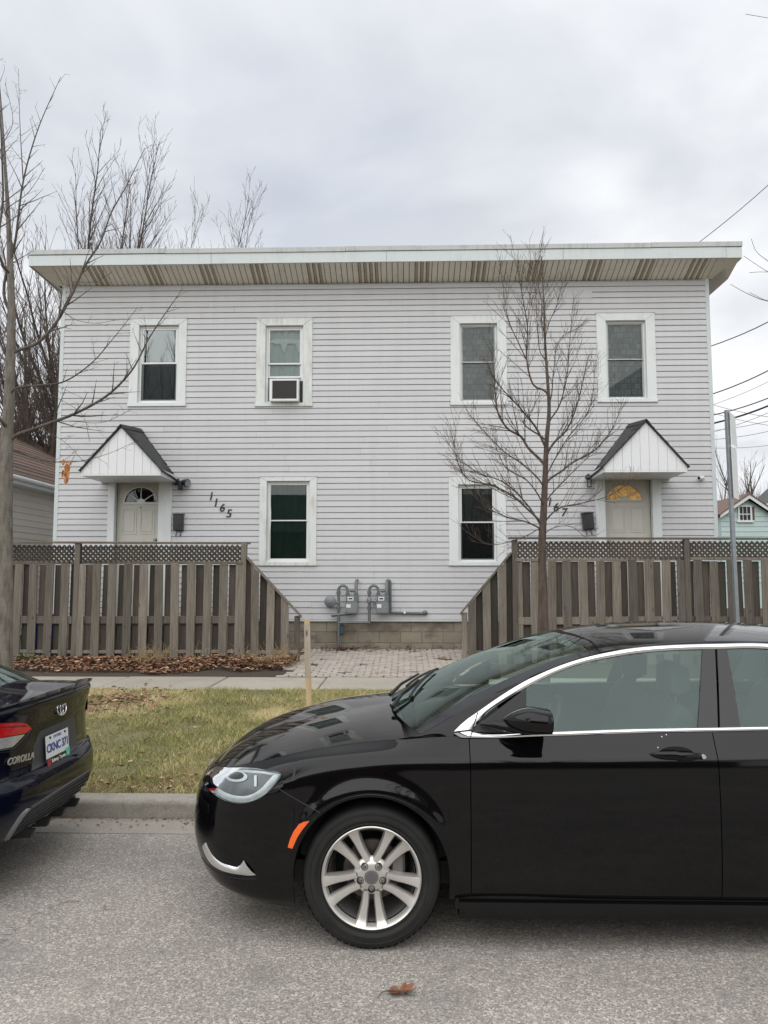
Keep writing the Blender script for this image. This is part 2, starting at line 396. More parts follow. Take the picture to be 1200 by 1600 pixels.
M['soil'] = soil('garden_soil', (.035, .026, .02), (.085, .06, .042)); M['turf'] = soil('turf_soil', (.13, .12, .05), (.24, .20, .10)); M['ground'] = soil('far_ground', (.10, .095, .055), (.16, .145, .09))
M['weed'] = plain('weed_leaf', (.08, .10, .04), .7, 0, .3); M['blue'] = plain('blue_plastic', (.012, .02, .22), .45); M['straw'] = plain('dry_straw', (.38, .27, .14), .8, 0, .3)
M['wire'] = plain('cable', (.02, .02, .022), .6); M['amber_glass'] = None

# ================================================================== THE SETTING
YW = 14.77                                 # front wall plane of the house
XL, XR = -6.84, 5.925                      # its corners
Z_SOFF, Z_SID, Z_GRD = 7.60, .983, .416
def struct(name, m, mat, parent=None, smooth=None, kind='structure', label=None):
    o = m.build(name, mat, parent, smooth)
    if parent is None: tag(o, label, None, None, kind)
    return o
m = MB(); m.add([(-600, -600, -.30), (600, -600, -.30), (600, 900, -.30), (-600, 900, -.30)], [(0, 1, 2, 3)])
struct('ground', m, M['ground'], label='flat ground reaching to the horizon')
# road with a slight crown, as a sheet
P = [[Vector((x, y, -.0 + .03 * max(0, (1.2 - abs(y + 2.6) / 3.0)) - .036)) for y in (-11, -9, -6, -4, -2.6, -1, 1, 2.5, 3.4, 3.9, 4.5, 5.0, 5.42)] for x in np.linspace(-70, 70, 57)]
for r_ in P:
    for p in r_:
        if p.y > 3.0: p.z = 0
        p.z = min(p.z, 0) if p.y > 2 else p.z
m = MB().grid(P); road = struct('road', m, M['asphalt'], smooth=60, label='speckled grey asphalt street')
m = MB(); m.box(-70, 70, 5.42, 5.745, -.2, .004)
struct('gutter', m, M['gutter'], label='pale concrete gutter strip along the kerb')
kerb = empty('kerb', (0, 5.8, 0)); tag(kerb, 'worn concrete kerb between gutter and grass', None, None, 'structure')
xs = -71.2
kprof = [(5.735, -.2), (5.74, .02), (5.752, .112), (5.775, .132), (5.90, .142), (5.915, .135), (5.915, -.2)]
while xs < 70:
    L = 2.98; a, b = xs + .005, xs + L - .005
    if -9 < a < 9:
        m = MB(); m.prism([(a, y, z) for y, z in kprof], (b - a, 0, 0)); o = m.build('kerb_stone', M['kerb'], kerb); fix_normals(o)
        md = o.modifiers.new('bev', 'BEVEL'); md.width = .012; md.segments = 2
    xs += L
for a, b in ((-70, -10.6), (10.2, 70)):
    m = MB(); m.prism([(a, y, z) for y, z in kprof], (b - a, 0, 0)); fix_normals(m.build('kerb_run', M['kerb'], kerb))
# verge (grass strip) terrain
def vz(x, y):
    t = (y - 5.9) / (10.36 - 5.9); t = min(max(t, 0), 1)
    return .128 + .152 * t ** .8 + .018 * math.sin(x * 1.3 + y * 2.1) * math.sin(t * math.pi) + .012 * math.sin(x * 3.1 - y * 1.7) * math.sin(t * math.pi)
P = [[Vector((x, y, vz(x, y))) for y in np.linspace(5.91, 10.37, 30)] for x in np.linspace(-14, 14, 141)]
struct('verge_lawn', MB().grid(P), M['turf'], smooth=80, label='thin winter turf strip between kerb and sidewalk')
# sidewalk slabs
sw = empty('sidewalk', (0, 11, .28)); tag(sw, 'pale concrete sidewalk running past the fences', None, None, 'structure')
xs = -15.05 + .36
while xs < 14:
    m = MB(); dz = rng.uniform(-.006, .006)
    m.cbox(xs + .008, xs + 1.50 - .008, 10.36, 11.70, .10, .283 + dz, c=.012); m.build('sidewalk_slab', M['sidewalk'], sw); xs += 1.50
m = MB(); m.box(-15, 15, 10.37, 11.69, .08, .262); m.build('sidewalk_bed', M['soil'], sw)
# front yard soil up to the house and beyond
P = [[Vector((x, y, .275 + (y - 11.7) * .046 if y < 14.8 else .42)) for y in (11.69, 12.2, 12.7, 13.2, 13.8, 14.3, 14.85, 18, 40, 120)] for x in (-120, -60, -30, -16, -10, -8, -6, -4, -2, 0, 2, 4, 6, 8, 10, 16, 30, 60, 120)]
struct('front_yard', MB().grid(P), M['soil'], label='dark bare soil of the front yard')
m = MB(); m.box(-70, 70, -13, -11, -.2, .12)
struct('opposite_sidewalk', m, M['sidewalk'], label='sidewalk on the near side of the street')
# pavers in front of the foundation (running bond, settled and uneven)
pv = empty('paver_patio', (0, 13.2, .3)); tag(pv, 'settled grey concrete pavers between the two fences', None, None, 'structure')
pm = MB(); pm.cbox(-.0935, .0935, -.0452, .0452, -.05, 0, c=.008); pme = pm.mesh('paver'); pme.materials.append(M['paver'])
def yard_z(y): return .275 + (y - 11.7) * .046
y = 11.78; row = 0
while y < 14.68:
    x = -2.28 + (.1 if row % 2 else 0)
    while x < 1.5:
        inb = (-1.98 - .15 * math.sin(y * 3)) < x < 1.32
        if inb and rng.random() > .025:
            sag = -.02 * math.exp(-((x - .62) ** 2 + (y - 13.6) ** 2) / .08)
            o = link('paver', pme, None, pv, (x + rng.uniform(-.006, .006), y + rng.uniform(-.005, .005), yard_z(y) + .018 + rng.uniform(-.006, .006) + sag))
            o.rotation_euler = (rng.uniform(-.04, .04), rng.uniform(-.03, .03), rng.uniform(-.035, .035))
        x += .205
    y += .1035 * (1.9 if False else 1); row += 1

# ================================================================== THE HOUSE
house = empty('house', ((XL + XR) / 2, YW, Z_GRD), 'two-storey house clad in pale grey vinyl siding behind the fences', 'house')
# openings: (pixel box of outer trim), kind
WIN = [  # x0,y0,x1,y1 outer casing; sash split 0..1 from top
    dict(b=(202, 498, 291, 635), cur=None, style='new'),
    dict(b=(400, 497, 488, 635), cur='ac', style='old'),
    dict(b=(704, 493.5, 792, 633), cur='patch', style='storm'),
    dict(b=(933, 489, 1025, 628.5), cur='patch', style='storm'),
    dict(b=(405, 745, 494.5, 884), cur='green', style='bent'),
    dict(b=(701.5, 745, 791, 884), cur='dark', style='storm2')]
for w in WIN:
    x0, y0, x1, y1 = w['b']; cx, cy_ = (x0 + x1) / 2, (y0 + y1) / 2
    a = at(x0, cy_, YW - .03); b = at(x1, cy_, YW - .03); w['x0'], w['x1'] = a.x, b.x
    w['z1'] = at(cx, y0, YW - .03).z; w['z0'] = at(cx, y1, YW - .03).z
DOORS = []
for (xa, xb, ytop) in ((168, 268, 744), (931, 1034, 739)):
    DOORS.append(dict(x0=at(xa, 800, YW - .03).x, x1=at(xb, 800, YW - .03).x, z1=at((xa + xb) / 2, ytop, YW - .03).z, z0=1.02))
holes = [(w['x0'] + .06, w['x1'] - .06, w['z0'] + .06, w['z1'] - .06) for w in WIN] + [(d['x0'] + .08, d['x1'] - .08, d['z0'], d['z1'] - .05) for d in DOORS]
fw = empty('front_wall', (XL, YW, Z_SID)); fw.parent = house; fw.location = Vector((XL, YW, Z_SID)) - WL[house.name]
# sheathing with openings
xsb = sorted({XL + .02, XR - .02} | {h[0] for h in holes} | {h[1] for h in holes}); zsb = sorted({Z_SID - .03, Z_SOFF + .3} | {h[2] for h in holes} | {h[3] for h in holes})
m = MB()
for i in range(len(xsb) - 1):
    for j in range(len(zsb) - 1):
        cx, cz = (xsb[i] + xsb[i + 1]) / 2, (zsb[j] + zsb[j + 1]) / 2
        if any(h[0] < cx < h[1] and h[2] < cz < h[3] for h in holes): continue
        m.box(xsb[i], xsb[i + 1], YW + .012, YW + .12, zsb[j], zsb[j + 1])
m.build('sheathing', M['dark'], fw)
# siding boards, one object per length
EXP = (Z_SOFF - Z_SID) / 58.0
def board_mesh(L, h, wob):
    n = max(1, int(L / .9)); vs = []; fs = []
    for i in range(n + 1):
        x = -L / 2 + L * i / n; w = wob * math.sin(i * 1.7 + L * 9)
        vs += [(x, .008, h + .004), (x, .005 + w, h - .009), (x, -.013 + w, h - .015), (x, -.0190 + w, .004), (x, -.0180 + w, .0), (x, .002, .0), (x, .0115, h + .004)]
    k = 7
    for i in range(n):
        for j in range(k): fs.append((i * k + j, (i + 1) * k + j, (i + 1) * k + (j + 1) % k, i * k + (j + 1) % k))
    fs += [tuple(range(k)), tuple(range(n * k + k - 1, n * k - 1, -1))]
    me = bpy.data.meshes.new('siding_board'); me.from_pydata(vs, [], fs); me.materials.append(M['siding']); return me
nb = 0
for c in range(58):
    z = Z_SID + c * EXP
    cuts = [(h[0] - .03, h[1] + .03) for h in holes if z + EXP * .5 > h[2] - .02 and z + EXP * .5 < h[3] + .02]
    segs = []; x = XL + .03
    for a, b in sorted(cuts):
        segs.append((x, a)); x = b
    segs.append((x, XR - .03)); out = []
    for a, b in segs:
        if b - a > 7:
            k = rng.uniform(3.2, 4.6) if c % 2 else rng.uniform(2.0, 3.0); cutx = []
            while a + k < b - 1.2: cutx.append(a + k); k += rng.uniform(3.6, 4.9)
            p_ = a
            for q in cutx: out.append((p_, q - .0013)); p_ = q + .0013
            out.append((p_, b))
        else: out.append((a, b))
    for a, b in out:
        if b - a < .05: continue
        o = link('siding_board', board_mesh(b - a, EXP, .0012), None, fw, ((a + b) / 2, YW, z + rng.uniform(-.0012, .0012))); nb += 1
        o.rotation_euler = (rng.uniform(-.004, .004), rng.uniform(-.0004, .0004), 0)
# patched strip under the soffit at the upper right
a, b = at(846, 455, YW), at(925, 466, YW)
m = MB(); m.box(a.x, b.x, YW - .022, YW - .015, b.z, a.z + .05); m.build('patch_strip', M['siding'], fw)
m = MB()
for xa, xb in ((XL - .02, XL + .055), (XR - .055, XR + .02)): 
    mm = MB(); mm.box(xa, xb, YW - .022, YW + .07, Z_SID - .01, Z_SOFF + .02); mm.build('corner_post', M['fascia'], fw)
mm = MB(); mm.box(XL, XR, YW - .016, YW + .02, Z_SID - .035, Z_SID - .002); mm.build('starter_strip', M['fascia'], fw)
mm = MB(); mm.tube([(XL + .04, YW - .016, Z_SOFF - .012), (-2, YW - .016, Z_SOFF - .016), (2, YW - .017, Z_SOFF - .02), (XR - .04, YW - .016, Z_SOFF - .012)], .011, 6); mm.build('top_bead', M['drip'], fw)
# other walls + roof
m = MB(); m.box(XL, XL + .12, YW + .07, YW + 8, Z_GRD, Z_SOFF + .2); m.build('side_wall', M['siding'], house)
m = MB(); m.box(XR - .12, XR, YW + .07, YW + 8, Z_GRD, Z_SOFF + .2); m.build('side_wall', M['siding'], house)
m = MB(); m.box(XL, XR, YW + 8, YW + 8.12, Z_GRD, Z_SOFF + .2); m.build('rear_wall', M['siding'], house)
m = MB(); m.box(XL + .12, XR - .12, YW + 1.1, YW + 1.15, Z_GRD, Z_SOFF); m.build('room_partition', M['room'], house)
m = MB(); m.box(XL + .12, XR - .12, YW + .12, YW + 8, 4.15, 4.3); m.build('upper_storey', M['room'], house)
# foundation of concrete blocks
fd = empty('foundation', (XL, YW, Z_GRD)); fd.parent = house; fd.location = Vector((XL, YW, Z_GRD)) - WL[house.name]
m = MB(); m.box(XL + .03, XR - .03, YW + .03, YW + .2, .2, Z_SID + .02); m.build('mortar_bed', M['mortar'], fd)
bm_ = MB(); bm_.cbox(-.198, .198, -.01, .06, .003, .20, c=.006); bme = bm_.mesh('block'); bme.materials.append(M['block'])
for c in range(4):
    z = Z_SID - .03 - .207 * (c + 1); x = XL + .25 + (.2 if c % 2 else 0)
    while x < XR - .2:
        if not (x < -2.6 or x > 1.9):
            o = link('block', bme, None, fd, (x, YW + .035 + rng.uniform(-.002, .002), z)); o.rotation_euler = (0, 0, rng.uniform(-.003, .003))
        x += .406
for a, b in ((XL + .03, -2.85), (2.15, XR - .03)):
    m = MB(); m.box(a, b, YW + .022, YW + .1, .2, Z_SID - .03); m.build('rendered_base', M['block'], fd)
# roof: fascia, drip edge, soffit strips
OV, SO = .60, .43
YF = YW - OV
zf0 = at(600, 409, YF).z; zf1 = at(600, 392.5, YF).z; zf2 = at(600, 384.5, YF).z
XFL, XFR = XL - SO, XR + SO
rf = empty('roof', (0, YF, zf0)); rf.parent = house; rf.location = Vector((0, YF, zf0)) - WL[house.name]
rb_drop = .10
m = MB(); m.add([(XFL + .02, YF + .03, zf1 + .02), (XFR - .02, YF + .03, zf1 + .02), (XFR - .02, YW + 8.5, zf1 - rb_drop), (XFL + .02, YW + 8.5, zf1 - rb_drop),
                 (XFL + .02, YF + .03, zf0 + .05), (XFR - .02, YF + .03, zf0 + .05), (XFR - .02, YW + 8.5, zf1 - rb_drop - .2), (XFL + .02, YW + 8.5, zf1 - rb_drop - .2)],
                [(0, 1, 2, 3), (4, 7, 6, 5), (0, 4, 5, 1), (1, 5, 6, 2), (2, 6, 7, 3), (3, 7, 4, 0)]); m.build('roof_deck', M['roof_grey'], rf)
def strip_run(name, cutsx, za, zb, y0, y1, mat, wob):
    for i in range(len(cutsx) - 1):
        a, b = cutsx[i] + .002, cutsx[i + 1] - .002; d = rng.uniform(-wob, wob)
        m = MB(); m.cbox(a, b, y0 + d * .4, y1, za + d, zb + d + rng.uniform(-wob, wob) * .5, c=.004); o = m.build(name, mat, rf)
        o.rotation_euler = (rng.uniform(-.01, .01), rng.uniform(-1, 1) * wob * .10, 0)
fx = [XFL] + [at(px, 400, YF).x for px in (405, 690, 930)] + [XFR]
strip_run('fascia_board', [XFL, at(330, 400, YF).x, at(604, 400, YF).x, at(880, 400, YF).x, at(1135, 400, YF).x, XFR], zf0, zf1, YF, YF + .03, M['fascia'], .004)
strip_run('drip_edge', [XFL - .01, at(258, 390, YF).x, at(540, 390, YF).x, at(655, 390, YF).x, at(918, 390, YF).x, at(1018, 390, YF).x, XFR + .01], zf1 + .005, zf2, YF - .018, YF + .06, M['drip'], .006)
for X_, s in ((XFL, 1), (XFR, -1)):
    m = MB(); a, b = sorted((X_, X_ + s * .03)); 
    m.add([(a, YF + .03, zf0), (b, YF + .03, zf0), (b, YW + 8.5, zf0 - rb_drop), (a, YW + 8.5, zf0 - rb_drop), (a, YF + .03, zf1 + .05), (b, YF + .03, zf1 + .05), (b, YW + 8.5, zf1 + .05 - rb_drop), (a, YW + 8.5, zf1 + .05 - rb_drop)],
          [(0, 1, 2, 3), (4, 7, 6, 5), (0, 4, 5, 1), (1, 5, 6, 2), (2, 6, 7, 3), (3, 7, 4, 0)]); m.build('rake_board', M['drip'], rf)
sf = empty('soffit', (0, YW, Z_SOFF)); sf.parent = house; sf.location = Vector((0, YW, Z_SOFF)) - WL[house.name]
zs_w, zs_f = Z_SOFF + .004, zf0 + .018
wst = (XR - XL + .2) / 118.0
vent_c = [at(px, 430, YW - .3).x for px in (155, 240, 325, 410, 493, 578, 662, 748, 838, 925, 1010, 1090)]
for i in range(118):
    a = XL - .1 + i * wst; b = a + wst - .011; xc = (a + b) / 2
    # end strips are mitred towards the corners
    fa, fb = a, b
    if i == 0: fa = XFL + .03
    if i == 117: fb = XFR - .03
    d = rng.uniform(-.0015, .0015); vent = any(abs(xc - v) < .185 and int((xc - v) / .062 + 50) % 2 == 0 for v in vent_c)
    y0, y1 = YF + .028, YW - .004; near = min(abs(xc - v) for v in vent_c)
    halves = [(a, b, fa, fb, M['soffit'])]
    if near < .17 and 0 < i < 117:
        h1, h2 = (a + b) / 2 - .002, (a + b) / 2 + .002; halves = [(a, h1, a, h1, M['soffit_vent']), (h2, b, h2, b, M['soffit'])]
    tz = lambda y: zs_f + (zs_w - zs_f) * (y - y0) / (y1 - y0)
    prof = [(0, 0), (.14, .007), (.86, .007), (1, 0)]
    for (ha, hb, hfa, hfb, mt) in halves:
        vs = []; m = MB()
        for (y, xa, xb) in ((y0, hfa, hfb), (y1, ha, hb)):
            for t_, h in prof: vs.append((xa + (xb - xa) * t_, y, tz(y) - h + .007 + d))
            vs += [(xb, y, tz(y) + .02), (xa, y, tz(y) + .02)]
        m.add(vs, [(j, (j + 1) % 6, 6 + (j + 1) % 6, 6 + j) for j in range(6)] + [(5, 4, 3, 2, 1, 0), (6, 7, 8, 9, 10, 11)]); m.build('soffit_strip', mt, sf)
for X0, X1 in ((XFL + .03, XL - .1), (XR + .1, XFR - .03)):
    m = MB(); m.add([(X0, YF + .03, zs_f + .002), (X1, YF + .03, zs_f + .002), (X1, YW + 8, zs_f - .05), (X0, YW + 8, zs_f - .05), (X0, YW - .004, zs_f - .005), (X1, YW - .004, zs_w)], [(0, 4, 5, 1), (4, 3, 2, 5)]); m.build('rake_soffit', M['soffit'], sf)
m = MB(); m.add([(XL - .1, YF + .05, zs_f + .03), (XR + .1, YF + .05, zs_f + .03), (XR + .1, YW + .1, zs_w + .03), (XL - .1, YW + .1, zs_w + .03)], [(0, 1, 2, 3)]); m.build('soffit_backing', M['dark'], sf)

# ---------------------------------------------------------------- windows
CUR = {'patch': 'curtain_patch', 'green': 'curtain_green', 'dark': 'curtain_dark', 'ac': 'curtain_pale'}
for wi, w in enumerate(WIN):
    x0, x1, z0, z1 = w['x0'], w['x1'], w['z0'], w['z1']; W_, H_ = x1 - x0, z1 - z0
    wo = empty('window', ((x0 + x1) / 2, YW, z0)); wo.parent = house; wo.location = WL[wo.name] - WL[house.name]
    lab = ['upper window with white sashes beside the bare tree', 'upper window holding the air conditioner', 'upper window behind the small tree', 'upper window with patterned curtain above the canopy', 'lower window with dark green glass and a bent side trim', 'lower window half hidden by the small tree'][wi]
    wo['label'] = lab
    yF = YW - .034; st = w['style']; T = .185 if st != 'bent' else .14
    Tt = .15 if st != 'bent' else .085; Tb = .075
    tm = M['trim_worn'] if st in ('old', 'bent') else M['trim']
    # casing: mitred side and head boards, sill
    ix0, ix1, iz0, iz1 = x0 + T, x1 - T, z0 + Tb, z1 - Tt
    if st == 'new': ix0, ix1, iz1, iz0 = x0 + .18, x1 - .165, z1 - .13, z0 + .085
    y1 = YW + .02
    def face(name, poly, mat=tm):
        m = MB(); m.prism([(p[0], yF, p[1]) for p in poly], (0, y1 - yF, 0)); o = m.build(name, mat, wo); fix_normals(o)
        md = o.modifiers.new('b', 'BEVEL'); md.width = .004; md.segments = 1; return o
    g = .0015
    face('casing', [(x0, z0 + Tb), (ix0 - g, z0 + Tb), (ix0 - g, iz1), (x0, z1 - g)])
    face('casing', [(ix1 + g, z0 + Tb), (x1, z0 + Tb), (x1, z1 - g), (ix1 + g, iz1)])
    face('casing', [(ix0, iz1 + g), (ix1, iz1 + g), (x1 - g, z1), (x0 + g, z1)])
    m = MB(); m.cbox(x0 - .012, x1 + .012, yF - .016, y1, z0, z0 + Tb - .003, c=.006); m.build('sill', tm, wo)
    m = MB(); m.box(x0 - .006, x1 + .006, yF - .004, y1, z1 + .001, z1 + .014); m.build('head_flashing', M['drip'], wo)
    # jamb liner (recess)
    jd = YW + .10
    m = MB(); m.box(ix0 - .012, ix0 + .006, YW + .021, jd, iz0, iz1); m.box(ix1 - .006, ix1 + .012, YW + .021, jd, iz0, iz1); m.box(ix0 + .006, ix1 - .006, YW + .021, jd, iz1 - .006, iz1 + .012); m.box(ix0 + .006, ix1 - .006, YW + .021, jd, iz0 - .012, iz0 + .006)
    m.build('jamb', M['vinyl_frame'], wo)
    ax0, ax1, az0, az1 = ix0 + .008, ix1 - .008, iz0 + .008, iz1 - .008
    fr = .042 if st != 'new' else .045
    if st == 'storm': fr = .03
    def ring(name, a0, a1, b0, b1, y0, y1_, t, mat):
        m = MB(); m.box(a0, a0 + t, y0, y1_, b0, b1); m.box(a1 - t, a1, y0, y1_, b0, b1); m.box(a0 + t, a1 - t, y0, y1_, b1 - t, b1); m.box(a0 + t, a1 - t, y0, y1_, b0, b0 + t)
        o = m.build(name, mat, wo); return o
    ring('outer_frame', ax0, ax1, az0, az1, YW + .035, YW + .085, fr * .8, M['vinyl_frame'])
    bx0, bx1, bz0, bz1 = ax0 + fr * .8 + .002, ax1 - fr * .8 - .002, az0 + fr * .8 + .002, az1 - fr * .8 - .002
    zm = bz0 + (bz1 - bz0) * .515; sfm = M['vinyl_frame'] if st in ('new', 'old', 'bent', 'storm2') else M['grey_metal']
    t_ = {'new': .032, 'old': .03, 'storm': .022, 'bent': .022, 'storm2': .024}[st]
    gl = M['pane'] if st in ('new',) else M['pane_dark']
    if st == 'storm': sfm = M['drip']
    if wi == 1:
        zm = bz0 + (bz1 - bz0) * .52
        ring('upper_sash', bx0, bx1, zm - .02, bz1, YW + .045, YW + .07, .03, M['vinyl_frame'])
        zl = bz0 + (bz1 - bz0) * .335
        ring('lower_sash', bx0, bx1, zl - .01, zl + (bz1 - bz0) * .5, YW + .075, YW + .1, .03, M['vinyl_frame'])
        m = MB(); m.box(bx0 + .03, bx1 - .03, YW + .056, YW + .060, zm, bz1 - .03); m.build('pane', M['pane_dark'], wo)
        m = MB(); m.box(bx0 + .03, bx1 - .03, YW + .086, YW + .090, zl + .02, zm - .02); m.build('pane', M['pane_dark'], wo)
    else:
        ring('upper_sash', bx0, bx1, zm - .012, bz1, YW + .045, YW + .07, t_, sfm)
        ring('lower_sash', bx0, bx1, bz0, zm + .012, YW + .072, YW + .095, t_, sfm)
        m = MB(); m.box(bx0 + t_, bx1 - t_, YW + .056, YW + .060, zm - .012 + t_, bz1 - t_); m.build('pane', gl, wo)
        m = MB(); m.box(bx0 + t_, bx1 - t_, YW + .082, YW + .086, bz0 + t_, zm + .012 - t_); m.build('pane', gl if st != 'new' else M['pane_dark'], wo)
        if st in ('new', 'storm2'):
            m = MB(); hz = zm if st != 'storm' else bz1
            m.box(bx0 + .004, bx1 - .004, YW + .040, YW + .042, bz0 + .004, hz - .015); m.build('insect_screen', M['screen'], wo)
    if st == 'bent':
        m = MB(); n = 9
        pts = [(bx0 + .004 + .030 * math.sin(math.pi * min(1, k / (n - 1) * 1.15)) ** 2 * (1 if k < n - 1 else .3), bz0 + (bz1 - bz0) * (1 - k / (n - 1))) for k in range(n)]
        for k in range(n - 1):
            (xa, za), (xb, zb) = pts[k], pts[k + 1]
            m.add([(bx0 - .03, YW + .03, za), (xa, YW + .028, za), (xb, YW + .028, zb), (bx0 - .03, YW + .03, zb), (xa, YW + .05, za), (xb, YW + .05, zb)], [(0, 3, 2, 1), (1, 2, 5, 4)])
        m.build('bent_trim', M['trim_worn'], wo)
    # curtain inside: gentle folds
    key = CUR.get(w['cur'])
    if key:
        cy0 = YW + .118; ztop = bz1 + .05; zb_ = bz0 - .02
        P = [[Vector((x, cy0 + .018 * math.sin((x - x0) * 42) + .008 * math.sin((x - x0) * 17 + z * 2), z)) for z in np.linspace(zb_, ztop, 6)] for x in np.linspace(x0 + .05, x1 - .05, 40)]
        m = MB().grid(P); m.build('curtain', M[key], wo, smooth=60)
    if wi == 1:   # white valance with pointed ends pinned on a cord
        P = []; xa, xb = bx0 + .04, bx1 - .02
        for i in range(37):
            t = i / 36; x = xa + (xb - xa) * t; cyc = abs(((t * 2.0 + .12) % 1) - .5) * 2
            drop = .10 + .20 * max(0, (cyc - .45) / .55) ** 1.3 if .1 < t < .98 else .06
            top = bz1 - .22 + .03 * math.sin(math.pi * t) ** .5
            P.append([Vector((x, YW + .080 + .006 * math.sin(i * 1.25), top - drop * k / 5)) for k in range(6)])
        MB().grid(P).build('valance', M['curtain_white'], wo, smooth=60)
    if wi == 0:
        m = MB(); m.box(x0, x1, YW + .5, YW + .52, z0, z1); m.build('inner_blind', M['curtain_dark'], wo)

# ---------------------------------------------------------------- doors and canopies
YC = 13.70
for di, d in enumerate(DOORS):
    x0, x1, z0, z1 = d['x0'], d['x1'], d['z0'], d['z1']
    do = empty('door', ((x0 + x1) / 2, YW, z0)); do.parent = house; do.location = WL[do.name] - WL[house.name]
    do['label'] = ['entry door with dark fanlight', 'entry door with lit amber fanlight'][di]
    T = .175
    pxs = (183, 250) if di == 0 else (944, 1016)
    dx0, dx1 = at(pxs[0], 800, YW + .1).x, at(pxs[1], 800, YW + .1).x
    ztd = z1 - .04
    m = MB(); m.cbox(x0, dx0 - .004, YW - .035, YW + .09, z0, z1 + .12, c=.005); m.build('door_casing', M['trim'], do)
    m = MB(); m.cbox(dx1 + .004, x1, YW - .035, YW + .09, z0, z1 + .12, c=.005); m.build('door_casing', M['trim'], do)
    m = MB(); m.cbox(dx0 - .004, dx1 + .004, YW - .033, YW + .09, ztd - .02, z1 + .12, c=.005); m.build('door_header', M['door'], do)
    # leaf with an arched opening: columns left/right, arch of quads
    yd0, yd1 = YW + .10, YW + .145
    if di == 0: fl0, fl1, flb, flt = at(195, 785, yd0), at(245, 785, yd0), at(220, 785, yd0).z, at(220, 762, yd0).z
    else: fl0, fl1, flb, flt = at(948, 781, yd0), at(1003, 781, yd0), at(975, 781, yd0).z, at(975, 758, yd0).z
    cx = (fl0.x + fl1.x) / 2; rx = (fl1.x - fl0.x) / 2; rz = flt - flb
    n = 20; arc = [(cx - rx * math.cos(math.pi * k / n), flb + rz * math.sin(math.pi * k / n)) for k in range(n + 1)]
    m = MB()
    m.box(dx0, dx1, yd0, yd1, z0, flb); 
    top = ztd + .0
    poly = [(dx0, flb), (dx0, top), (dx1, top), (dx1, flb)] + arc[::-1]
    m.prism([(p[0], yd0, p[1]) for p in poly], (0, yd1 - yd0, 0)); o = m.build('door_leaf', M['door'], do); fix_normals(o)
    # raised panels
    for pa, pb, q0, q1 in ((.12, .46, .72, .96), (.54, .88, .72, .96), (.12, .46, .08, .62), (.54, .88, .08, .62)):
        zz0 = z0 + (flb - z0) * q0; zz1 = z0 + (flb - z0) * q1 - .03; xx0 = dx0 + (dx1 - dx0) * pa; xx1 = dx0 + (dx1 - dx0) * pb
        m = MB(); 
        for (a_, b_, c_, e_) in ((xx0, xx1, zz1 - .02, zz1), (xx0, xx1, zz0, zz0 + .02), (xx0, xx0 + .02, zz0 + .02, zz1 - .02), (xx1 - .02, xx1, zz0 + .02, zz1 - .02)): m.box(a_, b_, yd0 - .009, yd0 + .001, c_, e_)
        m.cbox(xx0 + .045, xx1 - .045, yd0 - .007, yd0 + .001, zz0 + .045, zz1 - .045, c=.006); m.build('door_panel', M['door'], do)
    # fanlight: frame ring, muntins, panes
    m = MB(); pts = [(cx - (rx + .012) * math.cos(math.pi * k / n), yd0 - .006, flb + (rz + .012) * math.sin(math.pi * k / n)) for k in range(n + 1)]
    m.tube(pts, .016, 6); m.box(cx - rx - .03, cx + rx + .03, yd0 - .016, yd0 + .02, flb - .032, flb + .002); m.build('fanlight_frame', M['door'] if di else M['trim'], do, smooth=40)
    m = MB()
    for a_ in ((36, 90, 144) if di == 0 else (40, 140)):
        a_ = R(a_); m.tube([(cx + .06 * math.cos(a_), yd0 + .012, flb + .06 * math.sin(a_)), (cx + rx * math.cos(a_), yd0 + .012, flb + rz * math.sin(a_))], .011, 4)
    m.prism([(cx + .085 * math.cos(math.pi * k / 10), yd0 + .004, flb + .075 * math.sin(math.pi * k / 10)) for k in range(11)], (0, .02, 0)); m.build('muntin', M['door'] if di else M['trim'], do)
    if di == 0: pm_ = M['pane_dark']
    else:
        t = NT('amber_glass'); p = t.pos(); f = t.noise(p, 14, 5, .6, 1.2)
        c = t.ramp(f, [(.3, (.22, .10, .02)), (.5, (.55, .30, .07)), (.62, (.75, .50, .18)), (.8, (.30, .20, .08))])
        pm_ = t.pbsdf(c, .15, 0, t.bump(f, .5, .01), Emission_Color=c, Emission_Strength=.16)
    m = MB(); m.prism([(p[0], yd0 + .026, p[1]) for p in arc], (0, .004, 0)); m.build('fanlight_pane', pm_, do)
    if di == 0:
        m = MB(); m.lathe([(.014, 0), (.014, -.008), (0, -.010)], (at(220, 793, yd0).x, yd0, at(220, 793, yd0).z), (0, 1, 0), 10); m.build('peephole', M['black_metal'], do)
    hx = at(246, 835, yd0) if di == 0 else at(950, 838, yd0)
    m = MB(); m.lathe([(.030, 0), (.030, -.010), (.012, -.014), (.012, -.045), (.028, -.055), (.030, -.07), (.02, -.08), (0, -.082)], (dx1 - .07 if di == 0 else dx0 + .07, yd0, hx.z - .1), (0, 1, 0), 12); m.build('door_knob', M['galv'], do, smooth=40)
    # ---- canopy
    px = ((128.5, 741, 249, 189.5, 667.5), (945, 735.5, 1072, 1009, 659.5))[di]
    gx0 = at(px[0], px[1], YC).x; gx1 = at(px[2], px[1], YC).x; gzb = at((px[0] + px[2]) / 2, px[1], YC).z; gxa = at(px[3], px[4], YC).x; gza = at(px[3], px[4], YC).z
    zea = gzb + .10                                        # eave height at the gable ends
    cn = empty('canopy', (gxa, YC, gzb)); cn.parent = house; cn.location = WL[cn.name] - WL[house.name]
    cn['label'] = ['white gabled canopy with black shingles over the dark fanlight door', 'white gabled canopy with black shingles over the amber fanlight door'][di]
    nst = 9
